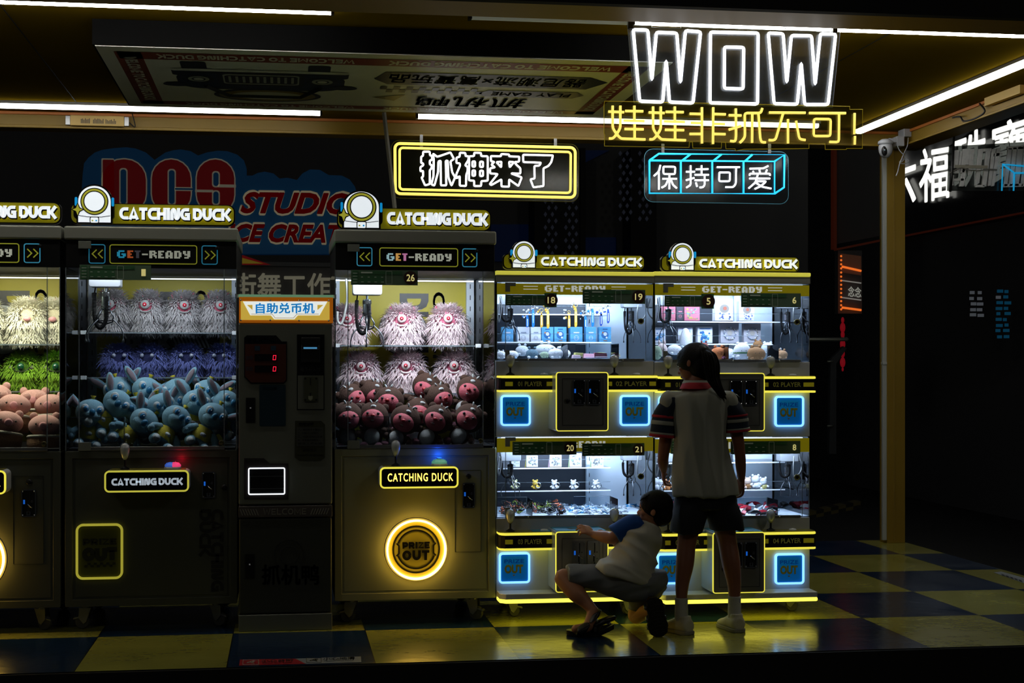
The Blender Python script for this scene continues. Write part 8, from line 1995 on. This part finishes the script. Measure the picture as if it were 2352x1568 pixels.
# side shop with an orange-lit frame
t = thing('lit_shop_sign', 'small shop sign framed in orange dotted lights, left of the yellow column', 'sign', W(1955, 650, 16))
fl([(1925,720),(1980,720),(1980,575),(1925,575)], 16.02, 0.1, None).build('board', BD, t)
fl([(1932,625),(1978,632),(1978,588),(1932,582)], 16, 0.02, None).build('lit_panel', mat('copper_panel', '#5a3828', 0.5, emit=0.09, ecol='#8a5840', sample=False), t)
ON = mat('orange_lights', '#f08030', 0.4, emit=0.9, ecol='#f07028', sample=False)
b = MB()
for k in range(14): p = W(1932, 588+k*9.4, 15.98); b.ball(p, 0.012, 6, 5)
for (y0, y1) in ((612, 622), (706, 712)): b.tube([W(1934, y0, 15.98), W(1978, y1, 15.98)], 0.012, 6)
b.build('light_dots', ON, t, True)
b = MB()
for (y0) in (644, 683): b.tube([W(1934, y0, 15.98), W(1978, y0+6, 15.98)], 0.007, 4)
tp = quad(1948, 657, 1978, 680, 15.98, 3); fat_text(b, '念念', lambda u, v: tp(u, v), d=0.02, k=5)
b.build('white_characters', mat('dim_white_characters', '#a8a8a0', 0.5, emit=0.35, sample=False), t)
t = thing('red_ornament', 'hanging red ornament beyond the railing', 'ornament', W(1936, 790, 15.5))
b = MB()
for (y, r) in ((735, 0.018), (752, 0.03), (768, 0.022), (790, 0.03), (812, 0.024), (832, 0.03), (848, 0.012)): b.ball(W(1935.5, y, 15.5), (r, r*0.6, r*1.8), 10, 8)
b.build('lantern_string', mat('ornament_red', '#a81828', 0.5, emit=0.22, ecol='#c01828', sample=False), t, True)
# railing and hazard kerb
t = thing('railing', 'dark steel handrail with a flat post right of the last machine', 'railing', W(1900, 1040, 12))
HG = mat('handrail_grey', '#7c8078', 0.35, 0.7); b = MB().tube([W(1700, 779, 12), W(1944, 779, 12), W(1946, 782, 12)], 0.018, 10); b.build('handrail', HG, t, True)
b = MB(); fl([(1905,1042),(1921,1042),(1921,835),(1945,800),(1938,795),(1908,826)], 11.98, 0.05, None, mb=b); b.build('post', mat('post_grey', '#33363a', 0.5, 0.4), t)
for y in (830, 978): MB().tube([W(1900, y, 11.95), W(1914, y, 11.95)], 0.008, 8).build('rail_clip', HG, t, True)
t = thing('hazard_kerb', 'low kerb with worn yellow and black checks behind the booth', 'kerb', W(1915, 1175, 12.6))
b = MB(); HY = mat('hazard_yellow', '#4a4214', 0.7)
for i in range(7):
    for j in range(2):
        b.m(HY if (i+j) % 2 else BLKM); x = 1858+i*17; y = 1192-i*3.6-j*8; fl([(x, y), (x+17, y-3.6), (x+17, y-11.6), (x, y-8)], 12.6, 0.15, None, mb=b)
b.build('kerb_face', None, t)
# floor stickers
t = thing('floor_sticker', 'red and grey caution sticker on the front dark blue tile', 'sticker', WF(690, 1516))
def ff(pts, z, m, mb): p = [WF(x, y, z) for x, y in pts]; mb.m(m).add(p, [tuple(range(len(p)))]); return mb
b = MB(); ff([(549,1528),(551,1514),(678,1512),(703,1524)], 0.0012, mat('sticker_red', '#a01824', 0.4), b); ff([(703,1524),(678,1512),(829,1507),(830,1520)], 0.0012, mat('sticker_grey', '#8e9698', 0.4), b)
b.build('film', None, t)
b = MB()
def ft(s, x0, y0, x1, y1, dz, m, thick=0.02):
    b.m(m); a, c, d_, e = WF(x0, y1, 0.002), WF(x1, y1+dz, 0.002), WF(x0, y0, 0.002), WF(x1, y0+dz, 0.002)
    fat_text(b, s, lambda u, v: (a.lerp(c, u)).lerp(d_.lerp(e, u), v), d=thick, k=5)
SW_, SD_ = mat('sticker_letter_pale', '#b0a8a0', 0.5), mat('sticker_letter_dark', '#1c2022', 0.5)
ft('小心台阶', 600, 1514.5, 674, 1520.5, -2, SW_); ft('Mind the Step', 603, 1521.5, 670, 1524, -2, SW_, 0.01); ft('小心地滑', 742, 1509.5, 815, 1516, -2, SD_); ft('Caution Wet Floor', 744, 1516.5, 812, 1519, -2, SD_, 0.01)
for (x0, x1, y0, y1, m_) in ((558, 594, 1515, 1526, SW_), (704, 738, 1510.5, 1520.5, SD_)):
    p = [WF(x, y, 0.002) for x, y in ((x0, y1), (x1, y1), (x1, y0), (x0, y0))]
    for i in range(4): b.m(m_).tube([p[i], p[(i+1) % 4]], 0.0012, 4)
    c = [WF(x0+(x1-x0)*a, y0+(y1-y0)*q, 0.002) for a, q in ((0.25, 0.65), (0.45, 0.5), (0.7, 0.75), (0.6, 0.35), (0.45, 0.5))]; b.tube(c, 0.004, 5); b.ball(WF(x0+(x1-x0)*0.68, y0+(y1-y0)*0.25, 0.003), (0.008, 0.008, 0.001), 8, 4)
b.build('print', None, t)
t = thing('floor_sticker', 'pale sticker on the yellow tile at the far right edge of the floor', 'sticker', WF(2330, 1325))
b = MB(); ff([(2282,1314),(2300,1312),(2372,1332),(2372,1346)], 0.0012, mat('sticker_grey'), b); b.build('film', None, t)
b = MB(); b.m(SD_); 
for k in range(5): ff([(2299+k*10,1317+k*3.2),(2306+k*10,1319+k*3.2),(2309+k*10,1323+k*3.4),(2302+k*10,1321+k*3.4)], 0.002, SD_, b)
b.build('print', None, t)
